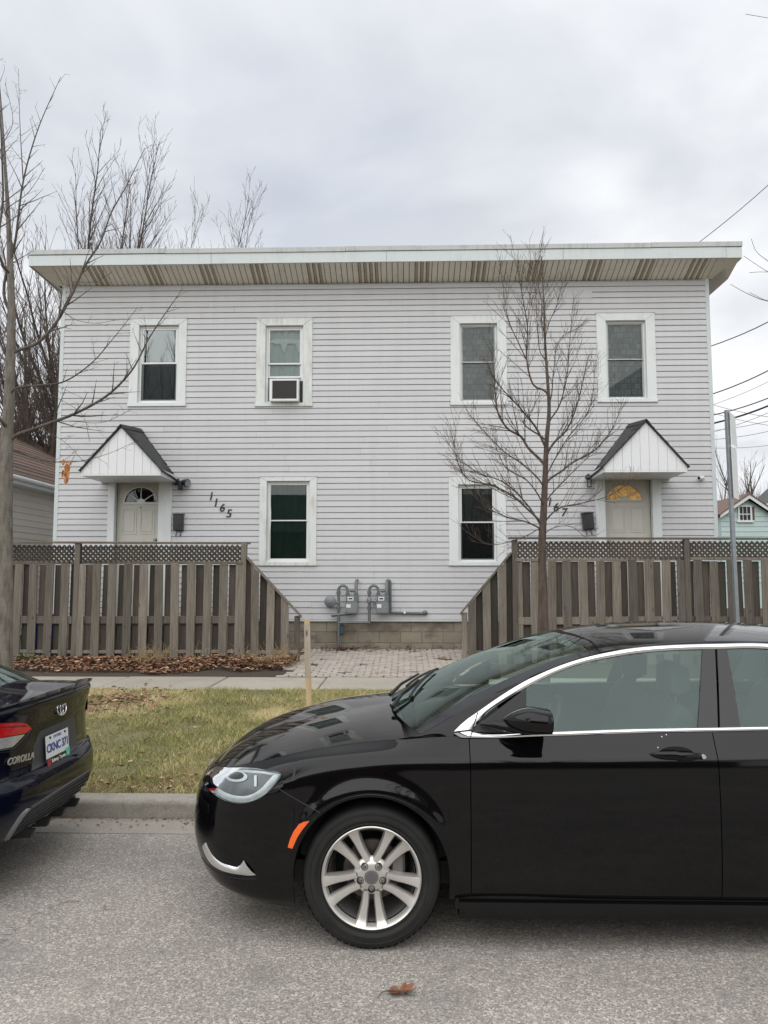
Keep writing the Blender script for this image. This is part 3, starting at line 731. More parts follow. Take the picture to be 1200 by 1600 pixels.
    for k in range(nst):                                    # gable sheeting in ribs
        a = gx0 + (gx1 - gx0) * k / nst + .0015; b = gx0 + (gx1 - gx0) * (k + 1) / nst - .0015
        ht = lambda x: zea + (gza - zea) * (1 - abs(x - gxa) / ((gxa - gx0) if x < gxa else (gx1 - gxa)))
        pts = [(a, gzb), (b, gzb), (b, ht(b))] + ([(gxa, gza)] if a < gxa < b else []) + [(a, ht(a))]
        m = MB(); m.prism([(p[0], YC, p[1]) for p in pts], (0, .022, 0)); o = m.build('gable_board', M['gable_white'], cn); fix_normals(o)
        md = o.modifiers.new('b', 'BEVEL'); md.width = .005; md.segments = 1
    m = MB(); m.box(gx0, gx1, YC - .002, YW - .02, gzb - .025, gzb - .001); m.build('canopy_ceiling', M['gable_white'], cn)
    for xx in (gx0, gx1):
        s = -1 if xx == gx0 else 1; a, b = sorted((xx, xx + s * .02))
        m = MB(); m.box(a, b, YC + .0, YW - .02, gzb - .025, zea - .004); m.build('eave_board', M['gable_white'], cn)
    ov = .045; sl = (gza - zea)
    for side, (xe, xr) in enumerate(((gx0, gxa), (gx1, gxa))):
        s = -1 if side == 0 else 1
        ex = xe + s * .04; ez = zea - .04 * sl / abs(gxa - xe)
        nrm = Vector((s * sl, 0, abs(xr - xe))).normalized(); Yb = YW - .015; gy_ = lambda y: (y - (YC - ov)) / (Yb - (YC - ov))
        E_ = lambda y: Vector((ex, y, ez - .075 * gy_(y))); R_2 = lambda y: Vector((gxa, y, gza + .012 + .13 * gy_(y))); Ls = (R_2(YC) - E_(YC)).length
        S_ = lambda t, y: E_(y) + (R_2(y) - E_(y)) * t
        m = MB(); A = E_(YC - ov); B = E_(Yb); C_ = R_2(Yb); D = R_2(YC - ov)
        m.prism([A, B, C_, D], nrm * .012); o = m.build('roof_panel', M['black_plastic'], cn); fix_normals(o)
        nr = 6; dep = YW - .015 - (YC - ov); ncol = 4
        for r_ in range(nr):
            for c_ in range(ncol):
                off = .5 * (dep / ncol) * (r_ % 2); ya = YC - ov - .004 + c_ * dep / ncol - off; yb = ya + dep / ncol - .008
                if c_ == 0: ya = YC - ov - .004
                if c_ == ncol - 1: yb = YW - .016
                if yb - ya < .03: continue
                t0_ = r_ / nr - .008; t1_ = min((r_ + 1) / nr + .03, 1); lf = rng.uniform(.004, .010)
                m = MB(); m.prism([S_(t0_, ya) + nrm * (.016 + lf), S_(t0_, yb) + nrm * (.016 + lf), S_(t1_, yb) + nrm * .014, S_(t1_, ya) + nrm * .014], -nrm * .006)
                o = m.build('shingle', M['shingle'], cn); fix_normals(o)
    m = MB(); m.prism([(gxa - .07, YC - ov - .01, gza - .03), (gxa, YC - ov - .01, gza + .052), (gxa + .07, YC - ov - .01, gza - .03), (gxa, YC - ov - .01, gza + .040)], (0, YW - .02 - YC + ov, .13)); fix_normals(m.build('ridge_cap', M['shingle'], cn))
# steps behind the fences
for di, d in enumerate(DOORS):
    st = empty('door_steps', ((d['x0'] + d['x1']) / 2, 14.2, .42), ['timber landing behind the fence below the dark fanlight door', 'timber landing behind the fence below the amber fanlight door'][di], 'landing', 'landings at the two doors')
    for k in range(6):
        m = MB(); m.cbox(d['x0'] - .2, d['x1'] + .2, 13.66 + k * .18, 13.66 + k * .18 + .17, .94, .98, c=.004); m.build('plank', M['fence_wood'], st)
    for xx in (d['x0'] - .1, d['x1'] + .1):
        m = MB(); m.box(xx - .05, xx + .05, 13.7, 13.8, .35, .94); m.build('leg', M['fence_wood'], st)

# ================================================================== FENCES
YN = 13.10
def zn(py, px=600): return at(px, py, YN).z
bd_front = MB(); bd_front.cbox(-.07, .07, -.012, .012, 0, 1, c=.0035)
def fence(name, label, xl, xr, slope_side, posts, z_top, z_lat, z_bot, midrail, botrail):
    f = empty(name, ((xl + xr) / 2, YN, z_bot), label, 'fence', 'timber fences in front of the house')
    def bd(nm, mat, x0, x1, y0, y1, z0, z1, z1b=None):
        m = MB()
        if z1b is None: m.cbox(x0, x1, y0, y1, z0, z1, c=.0035)
        else: m.prism([(x0, y0, z0), (x1, y0, z0), (x1, y0, z1b), (x0, y0, z1)], (0, y1 - y0, 0))
        o = m.build(nm, mat, f); fix_normals(o) if z1b is not None else None
        o.rotation_euler = (rng.uniform(-.010, .010), rng.uniform(-.009, .009), rng.uniform(-.03, .03)); return o
    return f, bd
zb = zn(1036)
def make_fence(name, label, xa, xb, dirn, posts, ytop, ylat):
    """xa..xb straight part; dirn=+1: sloping end to the right of xb, -1: to the left of xa"""
    z_top, z_lat = zn(ytop), zn(ylat); z_bot = zb
    f, bd = fence(name, label, xa, xb, dirn, posts, z_top, z_lat, z_bot, 0, 0)
    F, D = M['fence_wood'], M['fence_shaded']
    x = (xb - .10) if dirn > 0 else (xa + .10); k = 0
    while xa + .02 < x < xb - .02:
        if not any(abs(x - p) < .09 for p in posts[:-1] if False):
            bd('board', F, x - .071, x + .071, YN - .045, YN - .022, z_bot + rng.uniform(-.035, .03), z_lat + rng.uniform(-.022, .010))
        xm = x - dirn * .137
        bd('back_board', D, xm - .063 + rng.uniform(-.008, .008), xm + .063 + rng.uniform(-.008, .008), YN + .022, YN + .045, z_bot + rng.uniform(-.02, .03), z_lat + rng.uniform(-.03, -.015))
        x -= dirn * .2735; k += 1
    mr = zn(969); br = zn(1019)
    pz = sorted(posts)
    edges = [xa] + [p for p in pz if xa + .2 < p < xb - .2] + [xb]
    for i in range(len(edges) - 1):
        a, b = edges[i] + .05, edges[i + 1] - .05
        for nm, zc, h in (('rail', mr, .125), ('rail', br, .055), ('rail', z_lat + .012, .05)):
            bd(nm, F, a, b, YN - .0215, YN + .0215, zc - h / 2, zc + h / 2)
        # lattice: two layers of thin diagonal strips, joined
        m = MB(); z0, z1 = z_lat + .035, z_top - .03; sp = .062; w_ = .037; hh = z1 - z0
        for lay, sg in ((0, 1), (1, -1)):
            y0 = YN - .014 + lay * .010; q = a - hh
            while q < b + hh:
                pts = []; 
                xs0, xs1 = (q, q + hh) if sg > 0 else (q + hh, q)
                lo = (max(a, min(xs0, xs1)), min(b, max(xs0, xs1)))
                if lo[1] - lo[0] > .02:
                    t0 = (lo[0] - min(xs0, xs1)) / hh; t1 = (lo[1] - min(xs0, xs1)) / hh
                    za, zc = (z0 + hh * t0, z0 + hh * t1) if sg > 0 else (z1 - hh * t0, z1 - hh * t1)
                    hw = w_ * .707
                    m.prism([(lo[0], y0, za - hw), (lo[1], y0, zc - hw), (lo[1], y0, zc + hw), (lo[0], y0, za + hw)], (0, .008, 0))
                q += sp * 1.414
        o = m.build('lattice', M['fence_shaded'], f); fix_normals(o); o['kind'] = 'stuff'  # slats darkened by colour to stand in for the shade on them
    for p in pz:
        m = MB(); m.cbox(p - .046, p + .046, YN - .047, YN + .045, z_bot - .2, z_top + .012, c=.005); o = m.build('post', M['fence_wood'], f)
        o.rotation_euler = (rng.uniform(-.008, .008), rng.uniform(-.008, .008), 0)
    bd('cap_rail', F, xa - .06, xb + .06, YN - .062, YN + .062, z_top + .013, z_top + .046)
    # sloping end
    if dirn > 0: sx0, sz0 = xb + .04, zn(872); sx1, sz1 = at(468, 960, YN).x, zn(960)
    else: sx0, sz0 = xa - .04, zn(866); sx1, sz1 = at(722, 955, YN).x, zn(955)
    zs = lambda x: sz0 + (sz1 - sz0) * (x - sx0) / (sx1 - sx0)
    xend = sx1 - dirn * .07
    x = sx0 + dirn * .14
    while (x - xend) * dirn < .03:
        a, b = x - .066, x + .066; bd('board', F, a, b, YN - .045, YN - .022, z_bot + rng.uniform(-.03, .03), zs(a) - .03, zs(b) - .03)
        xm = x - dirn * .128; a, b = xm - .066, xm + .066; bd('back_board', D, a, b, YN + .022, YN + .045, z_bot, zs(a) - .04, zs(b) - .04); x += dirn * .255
    m = MB(); a, b = sorted((sx0 - dirn * .02, sx1 + dirn * .03))
    m.prism([(a, YN - .06, zs(a) - .028), (b, YN - .06, zs(b) - .028), (b, YN - .06, zs(b) + .012), (a, YN - .06, zs(a) + .012)], (0, .12, 0)); o = m.build('sloping_cap', F, f); fix_normals(o)
    a, b = sorted((sx0, xend + dirn * .05)); bd('rail', F, a, b, YN - .0215, YN + .0215, br - .028, br + .028)
    m = MB(); px_ = xend + dirn * .03; m.cbox(px_ - .045, px_ + .045, YN - .0215, YN + .06, z_bot - .2, zs(px_) - .07, c=.004); m.build('post', F, f)
    return f
xb_l = at(383, 950, YN).x
make_fence('fence', 'weathered timber fence below the house number 1165', -7.6, xb_l, 1, [-7.5, at(118.5, 950, YN).x, xb_l - .045], 850, 880)
xa_r = at(801, 950, YN).x
make_fence('fence', 'weathered timber fence behind the small bare tree and the sign post', xa_r, 8.3, -1, [xa_r + .045, at(1075, 950, YN).x, 8.2], 845, 875.5)

# ================================================================== THINGS ON THE HOUSE
# air conditioner in the second upper window
w = WIN[1]; p0, p1 = at(421, 627, YW - .15), at(467, 592, YW - .15)
ac = empty('air_conditioner', ((p0.x + p1.x) / 2, YW - .1, p0.z), 'small white window air conditioner with dark grille in an upper window', 'air conditioner')
ax0, ax1, az0, az1 = p0.x, p1.x, p0.z, p1.z
m = MB(); m.cbox(ax0, ax1, YW - .148, YW + .25, az0, az1, c=.012); m.build('housing', M['vinyl_frame'], ac)
m = MB()
for (a, b, c, d) in ((ax0, ax0 + .055, az0, az1), (ax1 - .04, ax1, az0, az1), (ax0 + .055, ax1 - .04, az1 - .04, az1), (ax0 + .055, ax1 - .04, az0, az0 + .045)): m.cbox(a, b, YW - .17, YW - .149, c, d, c=.006)
m.build('front_frame', M['vinyl_frame'], ac)
m = MB(); m.box(ax0 + .05, ax1 - .035, YW - .156, YW - .1485, az0 + .04, az1 - .035); m.build('grille_backing', M['dark'], ac)
m = MB()
for k in range(26):
    x = ax0 + .06 + k * (ax1 - ax0 - .105) / 25; m.box(x - .0018, x + .0018, YW - .163, YW - .1565, az0 + .045, az1 - .04)
m.build('grille_fins', plain('fin_brown', (.10, .085, .075), .6), ac)
m = MB(); m.box(ax1 + .002, ax1 + .075, YW + .0, YW + .03, az0, az1); m.build('side_filler', M['dark'], ac)
# wall lights
def ribbon(m, pts, wid, y, th):
    for i in range(len(pts) - 1):
        a, b = Vector((pts[i][0], 0, pts[i][1])), Vector((pts[i + 1][0], 0, pts[i + 1][1])); d = (b - a).normalized(); nn = Vector((-d.z, 0, d.x))
        wa, wb = wid[i] / 2, wid[i + 1] / 2; yo = Vector((0, y - .0003 * (i % 2), 0))
        m.prism([a - nn * wa + yo, b - nn * wb + d * wb * .2 + yo, b + nn * wb + d * wb * .2 + yo, a + nn * wa + yo], (0, th, 0))
c = at(276, 753, YW - .05); wl = empty('wall_light', (c.x, YW, c.z - .1), 'black twin-head floodlight beside the left canopy', 'wall light', 'black lights beside the doors')
m = MB(); m.cbox(c.x - .05, c.x + .05, YW - .075, YW - .012, c.z - .06, c.z + .06, c=.012); m.build('mount', M['black_metal'], wl)
q = at(282, 757, YW - .12); m = MB(); m.cbox(q.x - .045, q.x + .04, YW - .16, YW - .07, q.z - .10, q.z + .07, c=.015); m.build('sensor', M['black_plastic'], wl)
q = at(290, 754, YW - .13); m = MB(); m.lathe([(.03, -.10), (.055, -.06), (.075, .02), (.082, .05), (.07, .055), (0, .05)], q, (.85, -.45, -.28), 16); m.build('lamp_head', M['black_metal'], wl, smooth=40)
m = MB(); m.lathe([(0, .053), (.066, .056)], q, (.85, -.45, -.28), 16); m.build('lens', M['galv'], wl)
c = at(919, 745, YW - .05); wl = empty('wall_light', (c.x, YW, c.z - .1), 'black lantern light on the wall beside the right canopy', 'wall light', 'black lights beside the doors')
m = MB(); m.lathe([(.0, .0), (.055, .0), (.05, -.03), (.0, -.035)], (c.x, YW - .014, c.z), (0, 1, 0), 14); m.build('mount', M['black_metal'], wl, smooth=40)
m = MB(); m.tube([(c.x, YW - .03, c.z), (c.x, YW - .10, c.z + .05), (c.x, YW - .13, c.z + .02)], .012, 6); m.build('arm', M['black_metal'], wl)
m = MB(); m.lathe([(0, .05), (.07, .0), (.075, -.012), (.0, -.012)], (c.x, YW - .13, c.z - .02), (0, 0, 1), 8); m.lathe([(.0, -.19), (.045, -.19), (.05, -.18), (0, -.17)], (c.x, YW - .13, c.z - .02), (0, 0, 1), 8)
for k in range(4):
    a = k * math.pi / 2 + .4; m.tube([(c.x + .06 * math.cos(a), YW - .13 + .06 * math.sin(a), c.z - .03), (c.x + .042 * math.cos(a), YW - .13 + .042 * math.sin(a), c.z - .20)], .006, 5)
m.build('lantern_cage', M['black_metal'], wl)
# letter boxes
for k, (bx, lab, tilt) in enumerate((((271, 804, 287, 829), 'black letter box on the wall beside the left door', 0), ((911, 802, 928, 827), 'tilted black letter box on the wall beside the right door', -.09))):
    a, b = at(bx[0], bx[3], YW - .06), at(bx[2], bx[1], YW - .06)
    mb_ = empty('letter_box', ((a.x + b.x) / 2, YW - .05, a.z), lab, 'letter box', 'black letter boxes by the doors')
    m = MB(); m.cbox(a.x, b.x, YW - .115, YW - .016, a.z, b.z, c=.008); o1 = m.build('box_body', M['black_metal'], mb_)
    m = MB(); m.prism([(a.x - .01, YW - .125, b.z - .01), (a.x - .01, YW - .014, b.z + .012), (a.x - .01, YW - .014, b.z + .022), (a.x - .01, YW - .13, b.z + .002)], (b.x - a.x + .02, 0, 0)); o2 = m.build('lid', M['black_metal'], mb_); fix_normals(o2)
    for q in (.28, .72):
        x = a.x + (b.x - a.x) * q; m = MB(); m.tube([(x, YW - .03, a.z + .01), (x, YW - .035, a.z - .06), (x, YW - .05, a.z - .10), (x, YW - .085, a.z - .11), (x, YW - .10, a.z - .075)], .006, 6); m.build('hook', M['black_metal'], mb_)
    if tilt: mb_.rotation_euler = (0, tilt, 0)
# house numbers
def text(name, body, mat, parent, loc, size, ext=.0008, shear=0.0, xd=(0, 1, 0), yd=(0, 0, 1), spacing=1.0, bold=0.0):
    cu = bpy.data.curves.new(name, 'FONT'); cu.body = body; cu.size = size; cu.extrude = ext; cu.shear = shear; cu.align_x = 'CENTER'; cu.align_y = 'CENTER'; cu.space_character = spacing; cu.offset = bold
    cu.materials.append(mat); o = bpy.data.objects.new(name, cu); COL.objects.link(o); o.parent = parent
    X_, Y_ = Vector(xd).normalized(), Vector(yd).normalized(); Z_ = X_.cross(Y_).normalized(); Y_ = Z_.cross(X_)
    mt = Matrix((X_, Y_, Z_)).transposed().to_4x4(); mt.translation = Vector(loc) - WL[parent.name]
    bpy.context.view_layer.update(); me = bpy.data.meshes.new_from_object(o.evaluated_get(bpy.context.evaluated_depsgraph_get())); bpy.data.objects.remove(o)
    if not me.materials: me.materials.append(mat)
    o = bpy.data.objects.new(name, me); COL.objects.link(o); o.parent = parent; o.matrix_local = mt; return o
def house_number(name, label, chars, size):
    c0 = at(chars[0][1], chars[0][2], YW); hn = empty(name, (c0.x, YW, c0.z), label, 'house number')
    for ch, px, py in chars:
        c = at(px, py, YW - .02)
        text('digit', ch, M['black_metal'], hn, (c.x, YW - .024, c.z), size * 1.42, .006, .22, xd=(1, 0, .05), yd=(0, 0, 1), bold=.0025)
house_number('house_number', 'black digits 1165 stepping down the pale siding', [('1', 329, 776), ('1', 336.5, 786), ('6', 346.5, 794), ('5', 357, 803)], .155)
house_number('house_number', 'black digits 1167 half hidden by the small bare tree', [('1', 849, 776), ('1', 858, 785), ('6', 868, 793), ('7', 880.5, 801)], .155)
# security camera
c = at(1095, 747, YW - .06); sc_ = empty('security_camera', (c.x, YW, c.z - .03), 'small white bullet camera on the siding near the right corner', 'camera')
m = MB(); m.lathe([(0, 0), (.035, 0), (.03, -.02), (.012, -.03), (.012, -.06)], (c.x + .03, YW - .013, c.z), (0, 1, 0), 12); m.build('mount', M['vinyl_frame'], sc_, smooth=40)
m = MB(); m.lathe([(0, .07), (.03, .07), (.036, .05), (.036, -.05), (.038, -.07), (.030, -.072)], (c.x, YW - .085, c.z), (.75, .5, .12), 14); m.build('camera_body', M['vinyl_frame'], sc_, smooth=40)
m = MB(); m.lathe([(0, -.066), (.031, -.068)], (c.x, YW - .085, c.z), (.75, .5, .12), 14); m.build('lens', M['black_plastic'], sc_)

# gas meters
def pw(px, py, dy): return at(px, py, YW - dy)
def pipe(m, pts, r, dy): m.tube([pw(p[0], p[1], p[2] if len(p) > 2 else dy) for p in pts], r, 8)
def arcpts(cx, cy, r, a0, a1, n=8): return [(cx + r * math.cos(R(a0 + (a1 - a0) * k / n)), cy - r * math.sin(R(a0 + (a1 - a0) * k / n))) for k in range(n + 1)]
for gi, (ox, lab) in enumerate(((0, 'grey gas meter with a round regulator on the foundation wall, nearer the left fence'), (48, 'grey gas meter with a square case on the wall, nearer the right fence'))):
    base = pw(548 + ox, 962, .15); gm = empty('gas_meter', (base.x, YW - .15, base.z), lab, 'gas meter', 'gas meters under the windows')
    a, b = pw(539 + ox, 959, .20), pw(560 + ox, 940, .20); cx, cz = (a.x + b.x) / 2, (a.z + b.z) / 2; hw, hh = (b.x - a.x) / 2, (b.z - a.z) / 2
    prof = [(cx + hw * math.copysign(abs(math.cos(t)) ** (.45 if gi == 0 else .3), math.cos(t)), cz + hh * math.copysign(abs(math.sin(t)) ** .45, math.sin(t))) for t in [2 * math.pi * k / 28 for k in range(28)]]
    m = MB(); m.prism([(p[0], YW - .24, p[1]) for p in prof], (0, .15, 0)); m.prism([(cx + (p[0] - cx) * .80, YW - .262, cz + (p[1] - cz) * .80) for p in prof], (0, .022, 0)); o = m.build('meter_case', M['meter_body'], gm, smooth=35); fix_normals(o)
    a, b = pw(541 + ox, 940, .2), pw(560 + ox, 931, .2); m = MB(); m.cbox(a.x, b.x, YW - .235, YW - .10, a.z - .01, b.z, c=.008); m.build('index_box', M['grey_metal'], gm)
    a, b = pw(543 + ox, 938.5, .24), pw(552.5 + ox, 932.5, .24); m = MB(); m.box(a.x, b.x, YW - .239, YW - .2355, a.z, b.z); m.build('dial_label', M['label_white'], gm)
    m = MB(); m.box(a.x + .02, b.x - .02, YW - .241, YW - .2393, a.z + .022, b.z - .022); m.build('dial', M['black_plastic'], gm)
    a, b = pw(541 + ox, 949.5, .26), pw(548 + ox, 944, .26); m = MB(); m.box(a.x, b.x, YW - .266, YW - .2625, a.z, b.z); m.build('badge_label', M['label_white'], gm)
    m = MB(); pipe(m, [(529 + ox, 1012 if gi == 0 else 974, .17)] + [(529 + ox, 924, .17)] + arcpts(536 + ox, 922, 7.0, 180, 0) + [(543 + ox, 932, .17)], .026, .17); m.build('inlet_pipe', M['grey_metal'], gm, smooth=50)
    m = MB(); pipe(m, [(556.5 + ox, 934, .17), (556.5 + ox, 912, .17), (557 + ox, 908, .13), (558 + ox, 907, .02)], .03, .17); m.build('outlet_pipe', M['grey_metal'], gm, smooth=50)
    m = MB(); pipe(m, [(546 + ox, 923.5, .17), (556 + ox, 923.5, .17)], .022, .17); m.build('cross_bar', M['grey_metal'], gm, smooth=50)
    for (fx_, fy_) in ((543, 929), (556.5, 930), (529, 926), (529, 950)):
        q = pw(fx_ + ox, fy_, .17); m = MB(); m.lathe([(.0, -.03), (.040, -.03), (.040, .03), (0, .03)], q, (0, 0, 1), 8); m.build('union_nut', M['grey_metal'], gm)
    if gi == 0:
        q = pw(516, 940, .17); m = MB(); m.lathe([(0, .05), (.07, .05), (.10, .025), (.112, .012), (.112, -.012), (.10, -.025), (.07, -.05), (.03, -.055), (.03, -.08), (0, -.08)], q, (0, 1, 0), 22); m.build('regulator', M['meter_body'], gm, smooth=35)
        m = MB(); pipe(m, [(522, 941, .17), (530, 942, .17)], .03, .17); m.build('regulator_neck', M['grey_metal'], gm, smooth=50)
        m = MB(); pipe(m, [(518, 961.5, .15), (531, 960, .17), (556, 957.5, .12)], .032, .17); m.build('lower_pipe', M['grey_metal'], gm, smooth=50)
        m = MB(); pipe(m, [(529, 973, .17), (577, 972.5, .17)], .026, .17); m.build('link_pipe', M['grey_metal'], gm, smooth=50)
        a, b = pw(530.5, 992, .12), pw(538, 976, .12); m = MB(); m.cbox(a.x, b.x, YW - .15, YW - .06, a.z, b.z, c=.02); m.build('shutoff_valve', plain('valve_teal', (.045, .075, .08), .5), gm)
    else:
        q = pw(577, 938, .17); m = MB(); m.ellipsoid(q, .05, .05, .075); m.tube([q, q + Vector((.14, -.02, -.02))], .03, 8); m.ellipsoid(q + Vector((.10, 0, -.06)), .035, .035, .03); m.build('regulator', M['meter_body'], gm, smooth=50)
        m = MB(); pipe(m, [(608, 906, .10), (609.5, 910, .10), (609.5, 957, .10), (612, 958, .08), (667, 958.5, .05)], .028, .1); m.build('service_pipe', M['grey_metal'], gm, smooth=50)
        q = pw(632, 958, .06); m = MB(); m.ellipsoid(q, .045, .04, .03); m.build('pipe_clamp', M['label_white'], gm, smooth=50)
        q = pw(664, 957, .06); m = MB(); m.ellipsoid(q, .05, .04, .04); m.build('pipe_end', M['grey_metal'], gm, smooth=50)

# ================================================================== YARD AND STREET THINGS
b0 = at(482, 1100, 8.3); b1 = at(479.5, 968, 8.3)
gz = vz(b0.x, 8.3); stake = empty('survey_stake', (b0.x, 8.3, gz), 'pale new wooden stake standing in the grass', 'stake')
m = MB(); d = (b1 - b0); bot = b0 + d * ((gz - .15 - b0.z) / d.z); w_ = .030; top = b1
m.prism([bot + Vector((-.006, 0, 0)), bot + Vector((.006, 0, 0)), bot + Vector((w_, 0, .16)), top + Vector((w_, 0, 0)), top + Vector((-w_, 0, 0)), bot + Vector((-w_, 0, .16))], (0, .02, 0)); o = m.build('stake_shaft', M['new_wood'], stake); fix_normals(o)
def quad_on_stake(z0, z1, c, nm):
    q0 = bot + d * ((z0 - bot.z) / d.z); m = MB(); q1 = bot + d * ((z1 - bot.z) / d.z)
    m.prism([q0 + Vector((-w_ - .002, -.002, 0)), q0 + Vector((w_ + .002, -.002, 0)), q1 + Vector((w_ + .002, -.002, 0)), q1 + Vector((-w_ - .002, -.002, 0))], (0, .024, 0)); fix_normals(m.build(nm, c, stake))
quad_on_stake(b0.z + .28, b0.z + .84, wood('greyed_stake_wood', (.50, .42, .32), (.64, .56, .45), .6, 0), 'weathered_band')
# parking sign on a square steel post, seen nearly edge on
sp_b = at(1153, 1000, 9.6); sp_t = at(1135.5, 641, 9.6)
sgn = empty('sign_post', (sp_b.x, 9.6, .27), 'galvanised street sign post with narrow white signs seen edge on', 'sign post')
m = MB(); d = sp_t - sp_b; bot = sp_b + d * ((.2 - sp_b.z) / d.z)
ax = Vector((.022, .003, 0)); ay = Vector((-.003, .022, 0))
m.prism([bot - ax - ay, bot + ax - ay, bot + ax + ay, bot - ax + ay], sp_t - bot); o = m.build('post', M['galv'], sgn); fix_normals(o)
sd = Vector((.56, .83, 0))                # sign boards face along the street
for k, (ya, yb) in enumerate(((645, 694), (698, 778))):
    A, B = at(1137.5 + k * 2.2, ya, 9.6), at(1141 + k * 3, yb, 9.6); off = Vector((.026, -.004, 0))
    half = sd * .16
    m = MB(); c1 = B + off; c2 = A + off
    poly = [c1 - half * .3, c1 + half * 1.7, c2 + half * 1.7, c2 - half * .3]; m.prism(poly, Vector((.83, -.56, 0)) * .003); o = m.build('sign_board', plain('sign_face', (.66, .67, .66), .35), sgn); fix_normals(o)
    # faint print on the face turned to the camera
    nrm = Vector((-.83, .56, 0)) * .0045
    m = MB(); cc = (poly[0] + poly[2]) / 2
    for j in range(3):
        r0 = cc + Vector((0, 0, (j - 1) * .09)) + nrm * (1.05 if True else 1); m.prism([r0 - sd * .10 + Vector((0, 0, -.015)), r0 + sd * .10 + Vector((0, 0, -.015)), r0 + sd * .10 + Vector((0, 0, .015)), r0 - sd * .10 + Vector((0, 0, .015))], nrm * .1)
    o = m.build('sign_print', M['black_plastic'], sgn); fix_normals(o)
# blue bin behind the fence
a, b = at(38, 1012, 13.6), at(76, 965, 13.6)
bb = empty('blue_bin', ((a.x + b.x) / 2, 13.75, .37), 'blue plastic bin behind the fence gaps', 'bin')
m = MB(); P0 = [(a.x + .03, 13.55, .37), (b.x - .03, 13.55, .37), (b.x - .03, 14.0, .37), (a.x + .03, 14.0, .37)]; P1 = [(a.x, 13.5, b.z), (b.x, 13.5, b.z), (b.x, 14.05, b.z), (a.x, 14.05, b.z)]
m.add(P0 + P1, [(3, 2, 1, 0), (0, 1, 5, 4), (1, 2, 6, 5), (2, 3, 7, 6), (3, 0, 4, 7)]); m.build('tub', M['blue'], bb)
m = MB(); m.cbox(a.x - .03, b.x + .03, 13.47, 14.08, b.z, b.z + .05, c=.01); m.build('rim', M['blue'], bb)

# ================================================================== CARS
def paint(name, c, c2):
    t = NT(name); p = t.pos()
    d = t.ramp(t.noise(p, 7, 6, .65), [(.45, 0.0), (.85, .22)])
    z = t.n('ShaderNodeSeparateXYZ', {0: p}).outputs[2]
    low = t.n('ShaderNodeMapRange', {0: z, 1: .55, 2: .12, 3: 0.0, 4: .35}).outputs[0]    # road film on the sills
    dirt = t.math('ADD', t.math('MULTIPLY', d, .05), t.math('MULTIPLY', low, t.math('MULTIPLY', t.noise(p, 11, 5), .25)))
    col = t.mix(dirt, c, (.05, .047, .042))
    ro = t.n('ShaderNodeMapRange', {0: t.math('ADD', d, low), 3: .035, 4: .30}).outputs[0]
    return t.pbsdf(col, ro, 0, t.bump(t.noise(p, 3.0, 2), .02, .01), Specular_IOR_Level=.36)
M['paint_black'] = paint('black_car_paint', (.0022, .0023, .0029), 0); M['paint_navy'] = paint('navy_car_paint', (.0030, .0040, .0115), 0)
M['chrome'] = plain('chrome', (.82, .83, .84), .12, 1.0, .06, 4); M['alloy'] = plain('alloy_wheel', (.66, .645, .605), .32, .7, .14, 9)
M['alloy_in'] = plain('alloy_barrel', (.22, .21, .20), .5, .6, .25, 14); M['disc'] = plain('brake_disc', (.16, .14, .13), .45, .8, .25, 30)
M['lug'] = plain('lug_nut', (.22, .22, .22), .35, .8)
def rubber():
    t = NT('tyre_rubber'); p = t.pos(); f = t.noise(p, 26, 5, .6)
    return t.pbsdf(t.mix(t.ramp(t.noise(p, 9, 5), [(.4, 0.0), (.75, .5)]), (.008, .008, .008), (.028, .026, .023)), .75, 0, t.bump(f, .25, .002))
M['rubber'] = rubber()
M['car_glass'] = glassmat('car_side_glass', (.70, .82, .79), 1.72, refl=(.76, .95, .92)); M['car_wind'] = glassmat('car_windshield', (.78, .88, .85), 2.0, refl=(.78, .95, .91))
M['gloss_black'] = plain('gloss_black_trim', (.008, .008, .009), .16); M['trim_black'] = plain('matt_black_trim', (.012, .012, .013), .55)
M['seat'] = plain('seat_cloth', (.085, .09, .09), .9); M['dash'] = plain('dashboard', (.06, .062, .064), .7); M['headliner'] = plain('headliner', (.34, .35, .33), .9)
M['amber'] = plain('amber_lens', (.85, .13, .012), .12, 0, .1, 40, Coat_Weight=.6, Emission_Color=(.85, .13, .012), Emission_Strength=0.0)
M['red_lens'] = plain('red_lens', (.62, .012, .016), .1, 0, .1, 40, Coat_Weight=.6); M['clear_lens'] = plain('clear_lens', (.48, .47, .45), .12, .3, .3, 35, Coat_Weight=.6)
M['lamp_dark'] = plain('lamp_housing', (.13, .138, .142), .28, .5, .35, 26); M['lamp_silver'] = plain('lamp_reflector', (.50, .53, .54), .28, .45, .25, 30)
M['lens_cover'] = glassmat('lamp_cover', (.90, .93, .93), 1.22); M['plate'] = plain('plate_white', (.72, .74, .76), .4, 0, .05); M['plate_blue'] = plain('plate_blue', (.03, .05, .25), .4)
M['plate_red'] = plain('plate_red', (.30, .02, .03), .4); M['plate_green'] = plain('sticker_green', (.12, .55, .42), .4); M['bumper_grey'] = plain('bumper_plastic', (.055, .058, .06), .55, 0, .2, 12)

